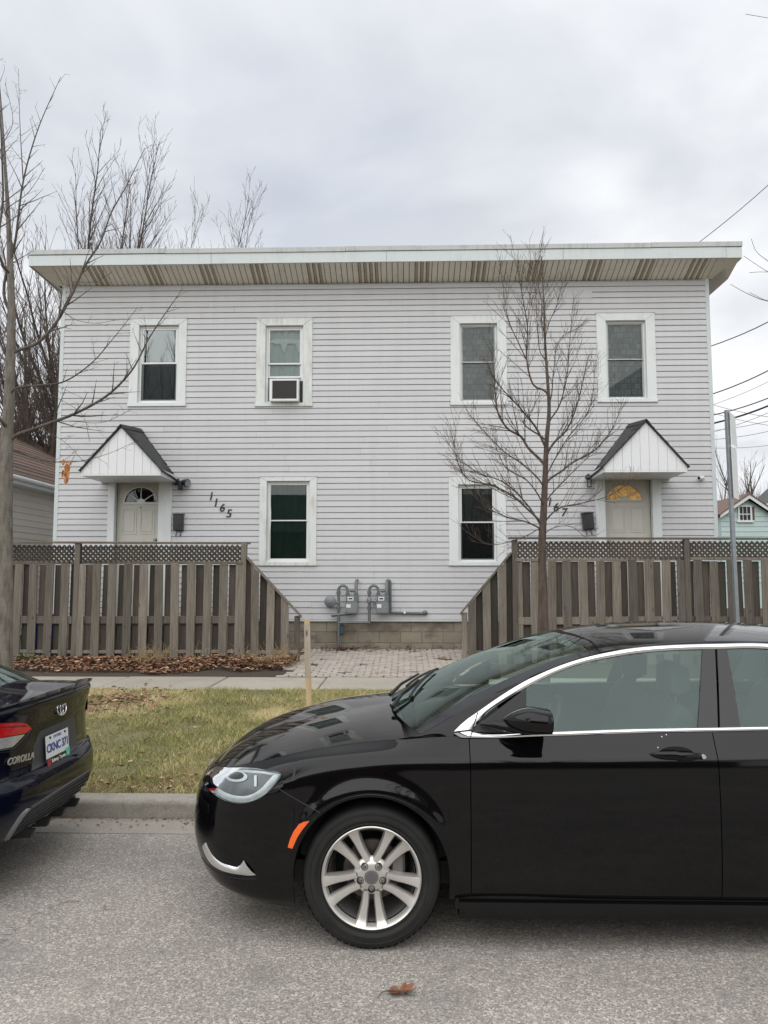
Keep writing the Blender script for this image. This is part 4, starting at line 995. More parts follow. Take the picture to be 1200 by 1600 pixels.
def hermite(K, P, x):
    K = np.asarray(K, float); P = np.asarray(P, float); x = np.atleast_1d(np.asarray(x, float)); h = np.diff(K); d = np.diff(P, axis=0) / h[:, None]
    mt = np.empty_like(P); mt[0] = d[0]; mt[-1] = d[-1]
    mt[1:-1] = (d[:-1] * h[1:, None] + d[1:] * h[:-1, None]) / (h[:-1] + h[1:])[:, None]
    i = np.clip(np.searchsorted(K, x, side='right') - 1, 0, len(K) - 2); t = ((x - K[i]) / h[i])[:, None]; hi = h[i][:, None]
    return ((1 + 2 * t) * (1 - t) ** 2) * P[i] + t * (1 - t) ** 2 * hi * mt[i] + t * t * (3 - 2 * t) * P[i + 1] + t * t * (t - 1) * hi * mt[i + 1]

class Car:
    def __init__(s, X0, sx, Yc, plan, rows, inset, axles, archR, wheel_r):
        """plan: (u,v) outline stations from one end's centre line round the near side to the other end's centre line"""
        s.X0, s.sx, s.Yc = X0, sx, Yc; s.axles, s.archR, s.wr, s.adz = axles, archR, wheel_r, .016
        pl = np.array(plan, float); n = len(pl); g0 = pl[1] * (1, -1); g1 = pl[-2] * (1, -1)
        ext = np.vstack([g0, pl, g1]); K = np.concatenate([[0], np.cumsum(np.linalg.norm(np.diff(ext, axis=0), axis=1))]); K -= K[1]
        s.K = K; tang = np.array([ext[min(i + 1, n + 1)] - ext[max(i - 1, 0)] for i in range(n + 2)]); tang /= np.linalg.norm(tang, axis=1)[:, None]
        nrm = np.stack([-tang[:, 1], tang[:, 0]], 1)              # towards the middle of the car
        mid = ext.mean(0) * (1, 0)
        for i in range(n + 2):
            if nrm[i] @ (np.array([np.mean(pl[:, 0]), 0]) - ext[i]) < 0: nrm[i] *= -1
        Z = np.array([rows[1]] + list(rows) + [rows[-2]], float); I = np.array([inset[1]] + list(inset) + [inset[-2]], float)
        nr = Z.shape[1]; s.nr = nr
        s.net = np.zeros((n + 2, nr, 3))
        for i in range(n + 2):
            for j in range(nr):
                q = ext[i] + nrm[i] * I[i, j]; s.net[i, j] = (q[0], -q[1] if False else q[1], Z[i, j])
        s.Lmax = K[-2]; s.uK = None
    def W(s, p): return Vector((s.X0 + s.sx * p[0], s.Yc - p[1], p[2]))      # v>0 here = near side (towards the viewer)
    def Wf(s, p): return Vector((s.X0 + s.sx * p[0], s.Yc + p[1], p[2]))
    def col(s, k):
        """control points of the column at arc position k"""
        return np.stack([hermite(s.K, s.net[:, j], [k])[0] for j in range(s.nr)])
    def column(s, k, n=26, clip=True, t0=None, t1=None):
        c = s.col(k); T = np.arange(s.nr); t = np.linspace(0, s.nr - 1, 120); p = hermite(T, c, t)
        a = 0.0
        if clip:
            for au in s.axles:
                ins = (p[:, 0] - au) ** 2 + (p[:, 2] - s.wr - s.adz) ** 2 < s.archR ** 2
                if abs(c[2, 0] - au) < s.archR - 1e-4:
                    w = np.where(ins)[0]
                    if len(w):
                        i = w[-1]; i2 = min(i + 1, 119)
                        fa = math.hypot(p[i, 0] - au, p[i, 2] - s.wr - s.adz); fb = math.hypot(p[i2, 0] - au, p[i2, 2] - s.wr - s.adz)
                        a = max(a, t[i] + (t[i2] - t[i]) * (s.archR - fa) / max(fb - fa, 1e-6))
        lo = a if t0 is None else max(a, t0); hi = s.nr - 1 if t1 is None else t1
        e = np.linspace(0, 1, n); q = hermite(T, c, lo + (hi - lo) * e); q[:, 1] += s.flare(q[:, 0], q[:, 2]); return q
    def flare(s, u, z):
        r = 0
        for au in s.axles: r = r + .020 * np.exp(-((np.hypot(u - au, z - s.wr - s.adz) - s.archR - .012) / .055) ** 2) * np.clip((z - .15) / .2, 0, 1)
        return r
    def k_of_u(s, u, lo=None, hi=None):
        ks = np.linspace(0, s.Lmax, 1500); us = hermite(s.K, s.net[:, 3], ks)[:, 0]
        return float(np.interp(u, us, ks))
def panel(P, fl=.010, sides='lrtb'):
    """grid of points -> same grid with folded-in edges"""
    P = [[Vector(p) for p in r] for r in P]; n, m = len(P), len(P[0])
    def nor(i, j):
        a = P[min(i + 1, n - 1)][j] - P[max(i - 1, 0)][j]; b = P[i][min(j + 1, m - 1)] - P[i][max(j - 1, 0)]
        q = a.cross(b); return q.normalized() if q.length > 1e-12 else Vector((0, 0, 0))
    N = [[nor(i, j) for j in range(m)] for i in range(n)]
    return P, N
class CarMesh:
    """panel of the car: near side and mirrored far side as two objects"""
    def __init__(s, car, root): s.car, s.root = car, root
    def put(s, name, P, mat, inward, both=True, fl=.012, smooth=38, parent=None):
        """P in car coordinates; inward: car-space point the folded edges turn to"""
        res = []
        for side in ((0, 1) if both else (0,)):
            f = s.car.W if side == 0 else s.car.Wf
            G = [[f(p) for p in r] for r in P]; _, N = panel(G); n, m = len(G), len(G[0]); cw = f(inward)
            sg = 1 if N[n // 2][m // 2].dot(G[n // 2][m // 2] - cw) > 0 else -1
            mb = MB(); mb.grid(G)
            if fl:
                idx = [(i, 0) for i in range(n)] + [(n - 1, j) for j in range(1, m)] + [(i, m - 1) for i in range(n - 2, -1, -1)] + [(0, j) for j in range(m - 2, 0, -1)]
                b = len(mb.v); q = []
                for (i, j) in idx: q.append(G[i][j] - N[i][j] * sg * fl)
                L = len(idx); mb.v.extend(tuple(x) for x in q)
                for k in range(L):
                    a1 = idx[k][0] * m + idx[k][1]; a2 = idx[(k + 1) % L][0] * m + idx[(k + 1) % L][1]; mb.f.append((a1, a2, b + (k + 1) % L, b + k)); mb.m.append(0)
            o = mb.build(name, mat, parent or s.root, smooth=smooth); fix_normals(o); res.append(o)
        return res

def wheel(car, root, au, side, style, wname='wheel'):
    """tyre, rim with spokes, hub cap, nuts, disc"""
    f = car.W if side == 0 else car.Wf; sg = -1 if side == 0 else 1
    vt = car.tyre_v; c = f((au, vt, car.wr)); out = Vector((0, sg, 0)); Rr = car.wr
    w = empty(wname, c); w.parent = root; w.location = WL[w.name] - WL[root.name]
    Rr_i = Rr * .716
    m = MB(); prof = [(Rr_i - .012, -.20), (Rr * .80, -.215), (Rr * .94, -.205), (Rr * .985, -.18), (Rr, -.15), (Rr, -.052), (Rr * .992, -.030), (Rr * .972, -.012), (Rr * .94, -.002), (Rr * .905, .002), (Rr * .90, .006), (Rr * .885, .006), (Rr * .88, .002), (Rr * .85, .004), (Rr * .825, .004), (Rr * .82, .007), (Rr * .808, .007), (Rr * .80, .001), (Rr * .762, -.006), (Rr * .742, -.004), (Rr * .728, -.010), (Rr_i - .008, -.018)]
    m.lathe(prof, c, out, 72); 
    for k in range(3):                                     # tread grooves as recessed rings are hidden; shoulder blocks give the edge
        pass
    tyre = m.build('tyre', M['rubber'], w, smooth=40); fix_normals(tyre)
    m = MB(); nblk = 60
    for k in range(nblk):
        a = 2 * math.pi * k / nblk; b = a + 2 * math.pi / nblk * .72
        pts = []
        for (aa, rr, hh) in ((a, Rr * 1.0, -.06), (b, Rr * 1.0, -.06), (b, Rr * .992, -.022), (a, Rr * .992, -.022)):
            pts.append(c + Vector((math.cos(aa) * rr * 1.006, 0, math.sin(aa) * rr * 1.006)) + out * hh)
        m.add(pts, [(0, 1, 2, 3)])
    m.build('tread_blocks', M['rubber'], w)
    m = MB(); m.lathe([(Rr_i - .010, -.026), (Rr_i - .004, -.008), (Rr_i + .001, -.004), (Rr_i - .003, -.001), (Rr_i - .009, -.006), (Rr_i - .015, -.018), (Rr_i - .022, -.034)], c, out, 72); m.build('rim_lip', M['alloy'], w, smooth=50)
    m = MB(); m.lathe([(Rr_i - .028, -.032), (Rr_i - .034, -.10), (Rr_i - .05, -.19)], c, out, 48); m.build('rim_barrel', M['alloy_in'], w, smooth=60)
    m = MB(); m.lathe([(0, -.13), (.05, -.13), (.055, -.115), (.14, -.115), (.145, -.12), (.145, -.135), (0, -.14)], c, out, 40); m.build('brake_disc', M['disc'], w, smooth=40)
    cal = c + Vector((car.sx * .125, 0, .03)); m = MB(); m.cbox(cal.x - .035, cal.x + .035, min(cal.y - sg * .15, cal.y - sg * .06), max(cal.y - sg * .15, cal.y - sg * .06), cal.z - .07, cal.z + .07, c=.012); m.build('brake_caliper', M['alloy_in'], w)
    e1 = Vector((1, 0, 0)); e3 = Vector((0, 0, 1))
    m = MB(); m.lathe([(.0, -.07), (.040, -.07), (.088, -.058), (.090, -.044), (.080, -.030), (.050, -.021), (.030, -.020)], c, out, 40); m.build('hub', M['alloy'], w, smooth=40)
    lug = [R(-90 + 72 * k) for k in range(5)]
    if style == 'double':
        sm_ = MB()
        for la in lug:
            for q in (-1, 1):
                d = e1 * math.cos(la) + e3 * math.sin(la); tn = (-e1 * math.sin(la) + e3 * math.cos(la)) * q
                # (radius, lateral centre, half width, face height)
                st = [(.066, .027, .018, -.024), (.085, .028, .019, -.027), (.12, .031, .020, -.028), (.16, .0385, .0225, -.024), (.195, .0455, .0265, -.018), (Rr_i - .020, .053, .032, -.009), (Rr_i - .008, .056, .0355, -.003)]
                ring = []
                for (r_, l_, hw, hf) in st:
                    base = c + d * r_ + tn * l_; dep = .034
                    ring.append([base + tn * (-hw) + out * (hf - dep), base + tn * (-hw) + out * (hf - .010), base + tn * (-hw + .006) + out * hf, base + tn * (hw * .1) + out * (hf + .002), base + tn * (hw - .008) + out * (hf), base + tn * hw + out * (hf - .014), base + tn * hw + out * (hf - dep)])
                for rr in ring:
                    for ii, q_ in enumerate(rr):
                        dv = q_ - c; hgt_ = dv.dot(out); fl_ = dv - out * hgt_
                        if fl_.length > Rr_i - .004: rr[ii] = c + fl_.normalized() * (Rr_i - .004) + out * hgt_
                sm_.grid(ring)
        o = sm_.build('spokes', M['alloy'], w, smooth=32); fix_normals(o)
    else:
        sm_ = MB()
        for k in range(10):
            la = R(36 * k + 10); d = e1 * math.cos(la) + e3 * math.sin(la); tn = (-e1 * math.sin(la) + e3 * math.cos(la)); ring = []
            for (r_, hw, hf) in ((.05, .018, -.02), (.12, .014, -.026), (Rr_i - .015, .024, -.012)):
                b_ = c + d * r_; ring.append([b_ - tn * hw + out * (hf - .03), b_ - tn * hw + out * hf, b_ + tn * hw + out * hf, b_ + tn * hw + out * (hf - .03)])
            sm_.grid(ring)
        o = sm_.build('spokes', M['alloy'], w, smooth=32); fix_normals(o)
    for la in lug:
        q = c + (e1 * math.cos(la) + e3 * math.sin(la)) * .057
        m = MB(); m.lathe([(.0175, -.03), (.0175, -.019), (.0145, -.018), (.0142, -.028)], q, out, 16); m.lathe([(0, -.030), (.0145, -.030)], q, out, 12); m.build('nut_pocket', M['trim_black'], w, smooth=40)
        m = MB(); m.lathe([(.0105, -.029), (.0105, -.017), (.007, -.013), (0, -.0125)], q, out, 6); m.build('lug_nut', M['lug'], w)
    m = MB(); m.lathe([(.0335, -.028), (.0335, -.014), (.031, -.0115), (.0, -.0115)], c, out, 28); m.build('hub_cap', plain('hub_cap_grey', (.20, .20, .205), .4, .5), w, smooth=40)
    if style == 'double':                                  # winged badge on the cap
        m = MB()
        for k in range(-3, 4):
            hl = .021 * math.cos(k / 3.6 * 1.2); m.box(c.x + k * .0062 - .0014, c.x + k * .0062 + .0014, min(c.y + sg * .0115, c.y + sg * .0145), max(c.y + sg * .0115, c.y + sg * .0145), c.z - hl, c.z + hl)
        m.build('cap_badge', M['lug'], w)
    return w

def well(car, root, au, side):
    f = car.W if side == 0 else car.Wf; m = MB(); pts = []
    Rw = car.archR + .012
    for k in range(25):
        a = math.pi * k / 24; pts.append([f((au + math.cos(a) * Rw, v, max(car.wr + car.adz + math.sin(a) * Rw, .2))) for v in (car.hw - .035, car.hw - .34)])
    m.grid(pts); m.add([f((au + math.cos(math.pi * k / 24) * Rw, car.hw - .34, car.wr + math.sin(math.pi * k / 24) * Rw)) for k in range(25)] + [f((au, car.hw - .34, .2))], [(k, k + 1, 25) for k in range(24)])
    m.build('wheel_well', M['trim_black'], root)

def patch(cast, poly, off, rings=5):
    """pixel polygon -> rings of surface points pushed out by off"""
    cx = sum(p[0] for p in poly) / len(poly); cy = sum(p[1] for p in poly) / len(poly); n = len(poly); G = []
    for k in range(1, rings + 1):
        t = k / rings; G.append([cast(cx + (p[0] - cx) * t, cy + (p[1] - cy) * t, off) for p in poly])
    c = cast(cx, cy, off); m = MB(); vs = [c] + [q for r in G for q in r]; fs = [(0, 1 + k, 1 + (k + 1) % n) for k in range(n)]
    for i in range(rings - 1):
        for k in range(n): fs.append((1 + i * n + k, 1 + (i + 1) * n + k, 1 + (i + 1) * n + (k + 1) % n, 1 + i * n + (k + 1) % n))
    m.add(vs, fs); return m, G[-1]
def dens(poly, n=6, closed=True):
    out = []; L = len(poly)
    for i in range(L if closed else L - 1):
        a, b = poly[i], poly[(i + 1) % L]
        for k in range(n): out.append((a[0] + (b[0] - a[0]) * k / n, a[1] + (b[1] - a[1]) * k / n))
    if not closed: out.append(poly[-1])
    return out
def smoothpoly(poly, n=6, closed=False):
    P = np.array([poly[-1]] + list(poly) + [poly[0], poly[1]] if closed else poly, float); K = np.concatenate([[0], np.cumsum(np.linalg.norm(np.diff(P, axis=0), axis=1))])
    if closed: x = np.linspace(K[1], K[-2], n * len(poly), endpoint=False)
    else: x = np.linspace(0, K[-1], n * len(poly))
    return [tuple(q) for q in hermite(K, P, x)]
def rim_wall(m, ring, cast, poly, off0):
    """side wall from raised patch edge down to the body"""
    low = [cast(p[0], p[1], off0) for p in poly]; n = len(poly)
    m.add(list(ring) + low, [(k, (k + 1) % n, n + (k + 1) % n, n + k) for k in range(n)])

def make_car_shell(car, root, cfg, names):
    """side panels between cuts, top (bonnet/boot) and greenhouse. cfg['cuts']: u positions of the shut lines"""
    cm = CarMesh(car, root); paintm = cfg['paint']; cen = (np.mean([p[0] for p in cfg['plan']]), 0, .6)
    ks = [0.0] + [car.k_of_u(u) for u in cfg['cuts']] + [car.Lmax]
    base = MB()
    bvh_v, bvh_f = [], []
    for i in range(len(ks) - 1):
        a, b = ks[i] + (.0022 if i else 0), ks[i + 1] - (.0022 if i < len(ks) - 2 else 0)
        kk = list(np.arange(a, b, .022)) + [b]
        for au in car.axles:                                # dense columns along the arch
            for th in np.linspace(0.0, math.pi, 46):
                u = au - math.cos(th) * (car.archR - 1e-4); k = car.k_of_u(u)
                if a < k < b: kk.append(k)
            for s_ in (-1, 1):
                for e_ in (-.0006, .0006):
                    k = car.k_of_u(au + s_ * (car.archR + e_))
                    if a < k < b: kk.append(k)
        kk = sorted(kk); kk = [k for j, k in enumerate(kk) if j == 0 or k - kk[j - 1] > 2e-4]
        P = [car.column(k, 34) for k in kk]
        if i == 0 and cfg.get('split'):                     # bumper skin and wing meet along a slanting shut line
            isb = lambda p: p[0] < -.46 + .72 * (.80 - p[2]) if p[2] > .5 else True
            isb2 = lambda p: p[0] < -.30 and isb(p)
            for nm_, want in (('front_bumper', True), ('front_fender', False)):
                for f_ in (car.W, car.Wf):
                    mb = MB(); vs = [f_(p) for r in P for p in r]; fs = []
                    for x in range(len(P) - 1):
                        for y in range(33):
                            q = (P[x][y] + P[x + 1][y + 1]) / 2
                            if isb2(q) == want: fs.append((x * 34 + y, x * 34 + y + 1, (x + 1) * 34 + y + 1, (x + 1) * 34 + y))
                    used = sorted({v_ for f in fs for v_ in f}); mp = {v_: j for j, v_ in enumerate(used)}; mb.add([vs[v_] for v_ in used], [tuple(mp[v_] for v_ in f) for f in fs]); mb.build(nm_, paintm, root, smooth=40)
        else: cm.put(names[i], P, paintm, cen)
        o = len(bvh_v); nn, mm = len(P), 34
        for ff in (car.W, car.Wf):
            o = len(bvh_v); bvh_v += [ff(p) for r in P for p in r]; bvh_f += [(o + x * mm + y, o + x * mm + y + 1, o + (x + 1) * mm + y + 1, o + (x + 1) * mm + y) for x in range(nn - 1) for y in range(mm - 1)]
    # tops
    for (nm, k0, k1, cl) in cfg['tops']:
        kk = np.linspace(k0, k1, 60); P = []
        CK = np.linspace(0, 1, len(cl)); e_in = np.array(cl, float)
        for j, k in enumerate(kk):
            edge = car.col(k)[-1]; cpt = hermite(CK, e_in, [j / 59.0])[0]; row = []
            pre = car.col(k)[-2]; sl = (edge[2] - pre[2]) / max(1e-3, np.linalg.norm(edge[:2] - pre[:2]))
            for w in np.linspace(.004, 1, 22):
                q = edge[:2] + (cpt[:2] - edge[:2]) * w
                z = edge[2] + (cpt[2] - edge[2]) * (1 - (1 - w) ** 2.4)
                row.append((q[0], q[1], z))
            P.append(row)
        full = [list(r) + [(p[0], -p[1], p[2]) for p in r[-2::-1]] for r in P]
        cm.put(nm, full, paintm, (cen[0], 0, .3), both=False)
        o = len(bvh_v); nn, mm = len(P), 22
        for ff in (car.W, car.Wf):
            o = len(bvh_v); bvh_v += [ff(p) for r in P for p in r]; bvh_f += [(o + x * mm + y, o + x * mm + y + 1, o + (x + 1) * mm + y + 1, o + (x + 1) * mm + y) for x in range(nn - 1) for y in range(mm - 1)]
    car.bvh = BVHTree.FromPolygons(bvh_v, bvh_f)
    def cast(px, py, off=0.0):
        d = ray(px, py); loc, nor, idx, dist = car.bvh.ray_cast(CC, d)
        if loc is None:
            loc, nor, idx, dist = car.bvh.find_nearest(CC + d * 4.2)
        if nor.dot(d) > 0: nor = -nor
        return loc + nor * off
    car.cast = cast
    # greenhouse side surface
    vg = cfg['vg']; E = np.array(cfg['E'], float); KE = np.concatenate([[0], np.cumsum(np.linalg.norm(np.diff(E, axis=0), axis=1))]); KE /= KE[-1]
    car.vg = vg
    def Ept(t):
        q = hermite(KE, E, [t])[0]; return np.array([q[0], vg(q[0], q[1]) - .012, q[1]])
    bow = np.array(cfg['bow'], float)                        # (t, du, dz)
    def cross(t, w):
        e = Ept(t); b = np.array([np.interp(t, bow[:, 0], bow[:, 1]), np.interp(t, bow[:, 0], bow[:, 2])]); v = e[1] * (1 - 2 * w); q = 1 - abs(2 * w - 1) ** 2.2
        return (e[0] + b[0] * q, v, e[2] + b[1] * q)
    car.cross = cross; car.Ept = Ept
    tA, tB, tC, tD = cfg['tops_t']
    ws = np.linspace(0, 1, 33)
    def wsel(a, b, n): return np.linspace(a, b, n)
    for nm, t0, t1, n in (('windshield' if cfg['fwd'] else 'rear_window', tA, tB, 26), ('roof', tB, tC, 30), ('rear_window' if cfg['fwd'] else 'windshield', tC, tD, 22)):
        if nm == 'roof':
            P = [[cross(t, w) for w in np.linspace(0, 1, 45)] for t in np.linspace(t0, t1, n)]
            cm.put('roof', P, paintm, (cen[0], 0, .5), both=False)
            P = [[tuple(np.array(cross(t, w)) - (0, 0, .035)) for w in np.linspace(.03, .97, 15)] for t in np.linspace(t0 + .01, t1 - .01, 12)]
            cm.put('headliner', P, M['headliner'], (cen[0], 0, .5), both=False, fl=0)
        else:
            P = [[cross(t, w) for w in np.linspace(.055, .945, 41)] for t in np.linspace(t0, t1, n)]
            cm.put(nm, P, M['car_wind'], (cen[0], 0, .5), both=False, fl=.004)
            P = [[cross(t, w) for w in np.linspace(0, .055, 6)] for t in np.linspace(t0, t1, n)]
            cm.put('pillar', P, paintm, (cen[0], 0, .5), both=True, fl=.006)
    # body floor and wheel wells
    for au in car.axles:
        for sd in (0, 1): well(car, root, au, sd)
    a0, a1 = sorted(car.axles)
    m = MB(); lo, hi = car.W((cfg['floor'][0], car.hw - .05, 0)), car.W((cfg['floor'][1], -(car.hw - .05), 0))
    m.box(min(lo.x, hi.x), max(lo.x, hi.x), min(lo.y, hi.y) + .3, max(lo.y, hi.y) - .3, .19, .30)
    c1, c2 = car.W((a0 + car.archR + .03, 0, 0)), car.W((a1 - car.archR - .03, 0, 0))
    m.box(min(c1.x, c2.x), max(c1.x, c2.x), min(lo.y, hi.y), max(lo.y, hi.y), .185, .295)
    m.build('floor_pan', M['trim_black'], root)
    return cm

def seat(root, car, u, v, back_u):
    f = car.Wf; s_ = empty('seat', f((u, v, .3))); s_.parent = root; s_.location = WL[s_.name] - WL[root.name]
    def blob(name, pts, hw, rnd):
        # pts: side outline in (u,z) ring; extrude across with rounded sides
        m = MB(); cu = sum(p[0] for p in pts) / len(pts); cz = sum(p[1] for p in pts) / len(pts); G = []
        for (k, sc) in ((-1, .82), (-.9, .95), (-.6, 1), (0, 1.0), (.6, 1), (.9, .95), (1, .82)):
            G.append([f((cu + (p[0] - cu) * sc, v + hw * k, cz + (p[1] - cz) * sc)) for p in pts + pts[:1]])
        m.grid(G); m.add(G[0][:-1], [tuple(range(len(pts)))]); m.add(G[-1][:-1], [tuple(range(len(pts)))]); o = m.build(name, M['seat'], s_, smooth=50); fix_normals(o)
    b = back_u
    blob('cushion', [(u - .28, .42), (u - .26, .53), (u + .05, .55), (u + .22, .50), (u + .22, .38), (u - .2, .36)], .25, 0)
    blob('backrest', [(b - .08, .45), (b - .04, .80), (b + .04, 1.04), (b + .10, 1.10), (b + .17, 1.06), (b + .15, .80), (b + .07, .45)], .235, 0)
    blob('headrest', [(b + .075, 1.14), (b + .08, 1.27), (b + .13, 1.30), (b + .19, 1.27), (b + .19, 1.15), (b + .13, 1.12)], .125, 0)
    m = MB()
    for q in (-.06, .06): m.tube([f((b + .12, v + q, 1.06)), f((b + .13, v + q, 1.16))], .007, 6)
    m.build('headrest_post', M['galv'], s_)

# ------------------------------------------------------------------ the black sedan
UX = -.166
car = Car(UX, 1, 4.705,
    plan=[(-1.0, 0), (-.983, .38), (-.91, .645), (-.775, .805), (-.58, .895), (-.37, .929), (0, .937), (.42, .937), (1.1, .937), (1.8, .937), (2.35, .937), (2.742, .935), (3.12, .915), (3.48, .855), (3.72, .74), (3.86, .52), (3.91, .28), (3.92, 0)],
    rows=[[.215, .27, .42, .56, .65, .700, .725, .745], [.215, .27, .42, .56, .65, .702, .728, .748], [.205, .26, .42, .57, .665, .718, .745, .768], [.195, .25, .42, .58, .685, .745, .775, .80], [.185, .24, .42, .60, .715, .785, .818, .848], [.18, .24, .42, .62, .75, .830, .866, .895],
          [.18, .24, .42, .62, .78, .868, .908, .948], [.235, .27, .42, .62, .78, .872, .915, .985], [.235, .27, .42, .62, .78, .878, .922, 1.0], [.235, .27, .42, .62, .79, .888, .932, 1.012], [.235, .27, .42, .62, .80, .898, .942, 1.025], [.235, .27, .42, .64, .82, .912, .96, 1.04], [.22, .27, .42, .64, .83, .925, .975, 1.05], [.22, .27, .42, .64, .84, .94, .99, 1.06],
          [.23, .28, .42, .62, .82, .95, 1.01, 1.07], [.24, .29, .42, .60, .80, .95, 1.03, 1.075], [.24, .29, .42, .60, .80, .95, 1.03, 1.08], [.24, .29, .42, .60, .80, .95, 1.03, 1.08]],
    inset=[[.13, .05, .0, .0, .02, .05, .08, .115]] * 3 + [[.10, .04, .0, .0, .015, .045, .072, .105], [.07, .03, .0, .0, .010, .038, .065, .102], [.055, .025, .006, .0, .004, .024, .052, .108], [.05, .022, .006, 0, .003, .014, .044, .118], [.055, .025, .008, 0, .003, .011, .033, .078]] + [[.055, .025, .008, 0, .003, .010, .030, .070]] * 4 + [[.055, .025, .008, 0, .004, .016, .045, .11]] * 2 + [[.06, .03, .01, 0, .01, .03, .06, .12]] * 4,
    axles=(0.0, 2.742), archR=.370, wheel_r=.3325)
car.tyre_v = .918; car.hw = .937
chr_root = empty('parked_car', (UX + 1.4, 4.705, 0), 'black sedan parked in the foreground, its front half in view', 'car', 'cars parked along the kerb')
vgc = lambda u, z: .868 - .40 * (z - .99) - .10 * max(0, z - .99) ** 2 - .10 * max(0, .55 - u) ** 1.5 - .05 * max(0, u - 2.7)
cfg = dict(paint=M['paint_black'], plan=[(0, 0), (2.8, 0)], cuts=[.474, 1.648, 2.55], split=True, fwd=True,
    tops=[('hood', 0.0, car.k_of_u(.16), [(-.86, 0, .748), (-.80, 0, .785), (-.69, 0, .835), (-.56, 0, .880), (-.36, 0, .928), (-.15, 0, .972), (.02, 0, 1.002), (.09, 0, 1.014)]),
          ('trunk_lid', car.k_of_u(3.35), car.Lmax, [(3.42, 0, 1.10), (3.6, 0, 1.105), (3.8, 0, 1.09), (3.80, 0, 1.085)])],
    vg=vgc, E=[(.24, .99), (.48, 1.118), (.78, 1.252), (1.06, 1.348), (1.35, 1.408), (1.70, 1.432), (2.10, 1.428), (2.5, 1.39), (2.9, 1.295), (3.22, 1.17), (3.46, 1.065)],
    bow=[(0, -.165, .035), (.12, -.15, .045), (.29, -.085, .058), (.5, 0, .062), (.66, .04, .062), (.80, .12, .05), (1, .16, .045)], tops_t=(.0, .295, .66, 1.0), floor=(-.8, 3.7))
cm = make_car_shell(car, chr_root, cfg, ['front_fender', 'front_door', 'rear_door', 'rear_quarter'])
cast = car.cast
# greenhouse side: pixel outlines are dropped on the leaning glass surface
gsv, gsf = [], []; U_ = np.linspace(.0, 3.5, 60); Z_ = np.linspace(.90, 1.50, 24)
gsv = [car.W((u, vgc(u, z), z)) for u in U_ for z in Z_]; gsf = [(i * 24 + j, i * 24 + j + 1, (i + 1) * 24 + j + 1, (i + 1) * 24 + j) for i in range(59) for j in range(23)]
gb = BVHTree.FromPolygons(gsv, gsf)
def gcast(px, py):
    loc, nor, i_, d_ = gb.ray_cast(CC, ray(px, py)); return (loc.x - UX, loc.z) if loc is not None else (None, None)
top_o = [gcast(*p) for p in [(709, 1143), (722, 1130), (745, 1113), (780, 1088.5), (820, 1064), (860, 1045), (900, 1030.5), (950, 1018.5), (1000, 1011), (1060, 1007), (1118, 1005.5), (1195, 1005)]] + [(2.35, 1.372), (2.65, 1.318), (2.9, 1.225), (3.06, 1.13), (3.12, 1.06)]
top_i = [gcast(*p) for p in [(737, 1140), (744, 1133), (760, 1115), (790, 1093.5), (830, 1070), (870, 1050.5), (910, 1036.5), (950, 1028), (1000, 1020), (1060, 1015.5), (1118, 1014), (1195, 1013.5)]] + [(2.33, 1.347), (2.62, 1.295), (2.85, 1.21), (2.99, 1.12), (3.03, 1.072)]
bot_o = [gcast(*p) for p in [(709, 1146), (716, 1152), (738, 1153.5), (850, 1151), (1000, 1146), (1118, 1143.5), (1195, 1142)]] + [(2.5, 1.025), (3.12, 1.045)]
bot_i = [gcast(*p) for p in [(735, 1143), (736, 1144), (742, 1145), (850, 1143.5), (1000, 1138.5), (1118, 1136.5), (1195, 1135)]] + [(2.5, 1.047), (3.03, 1.067)]
def uzcurve(pts, n):
    P = np.array(pts, float); K = np.concatenate([[0], np.cumsum(np.linalg.norm(np.diff(P, axis=0), axis=1))]); K /= K[-1]; return hermite(K, P, np.linspace(0, 1, n))
def gs(u, z, off=0.0): return (u, vgc(u, z) + off * .93, z + off * .36)
NT_ = 70
to, ti, bo, bi = uzcurve(top_o, NT_), uzcurve(top_i, NT_), uzcurve(bot_o, NT_), uzcurve(bot_i, NT_)
# chrome surround: raised half-round ribbon
for a, b, nm in ((to, ti, 'chrome_strip'), (bo, bi, 'chrome_strip')):
    P = [[gs(*a[k], .001), gs(*(a[k] * .8 + b[k] * .2), .007), gs(*(a[k] * .5 + b[k] * .5), .009), gs(*(a[k] * .2 + b[k] * .8), .007), gs(*b[k], .001)] for k in range(NT_)]
    cm.put(nm, P, M['chrome'], (1.4, 0, 1.1), fl=.008, smooth=60)
# roof rail / door frame between the chrome and the roof edge
Et = [car.Ept(t) for t in np.linspace(0, 1, NT_)]; Eu = np.array([[e[0], e[2]] for e in Et])
P = []
to_u = to[:, 0]
for k in range(NT_):
    u, z = to[k]; tt = np.interp(u + (.0 if u > 1.1 else -.0), Eu[:, 0], np.linspace(0, 1, NT_))
    e = car.Ept(tt) if u > .30 else car.Ept(max(0, tt))
    row = [gs(u, z, .002)]
    for w in (.2, .4, .6, .8, 1.0):
        q = np.array([u, z]) * (1 - w) + np.array([e[0], e[2]]) * w; off = .004 * (1 - w); row.append((q[0], vgc(q[0], q[1]) + off - .012 * w ** 2, q[1]))
    P.append(row)
cm.put('roof_rail', P, M['paint_black'], (1.4, 0, 1.0), fl=.006)
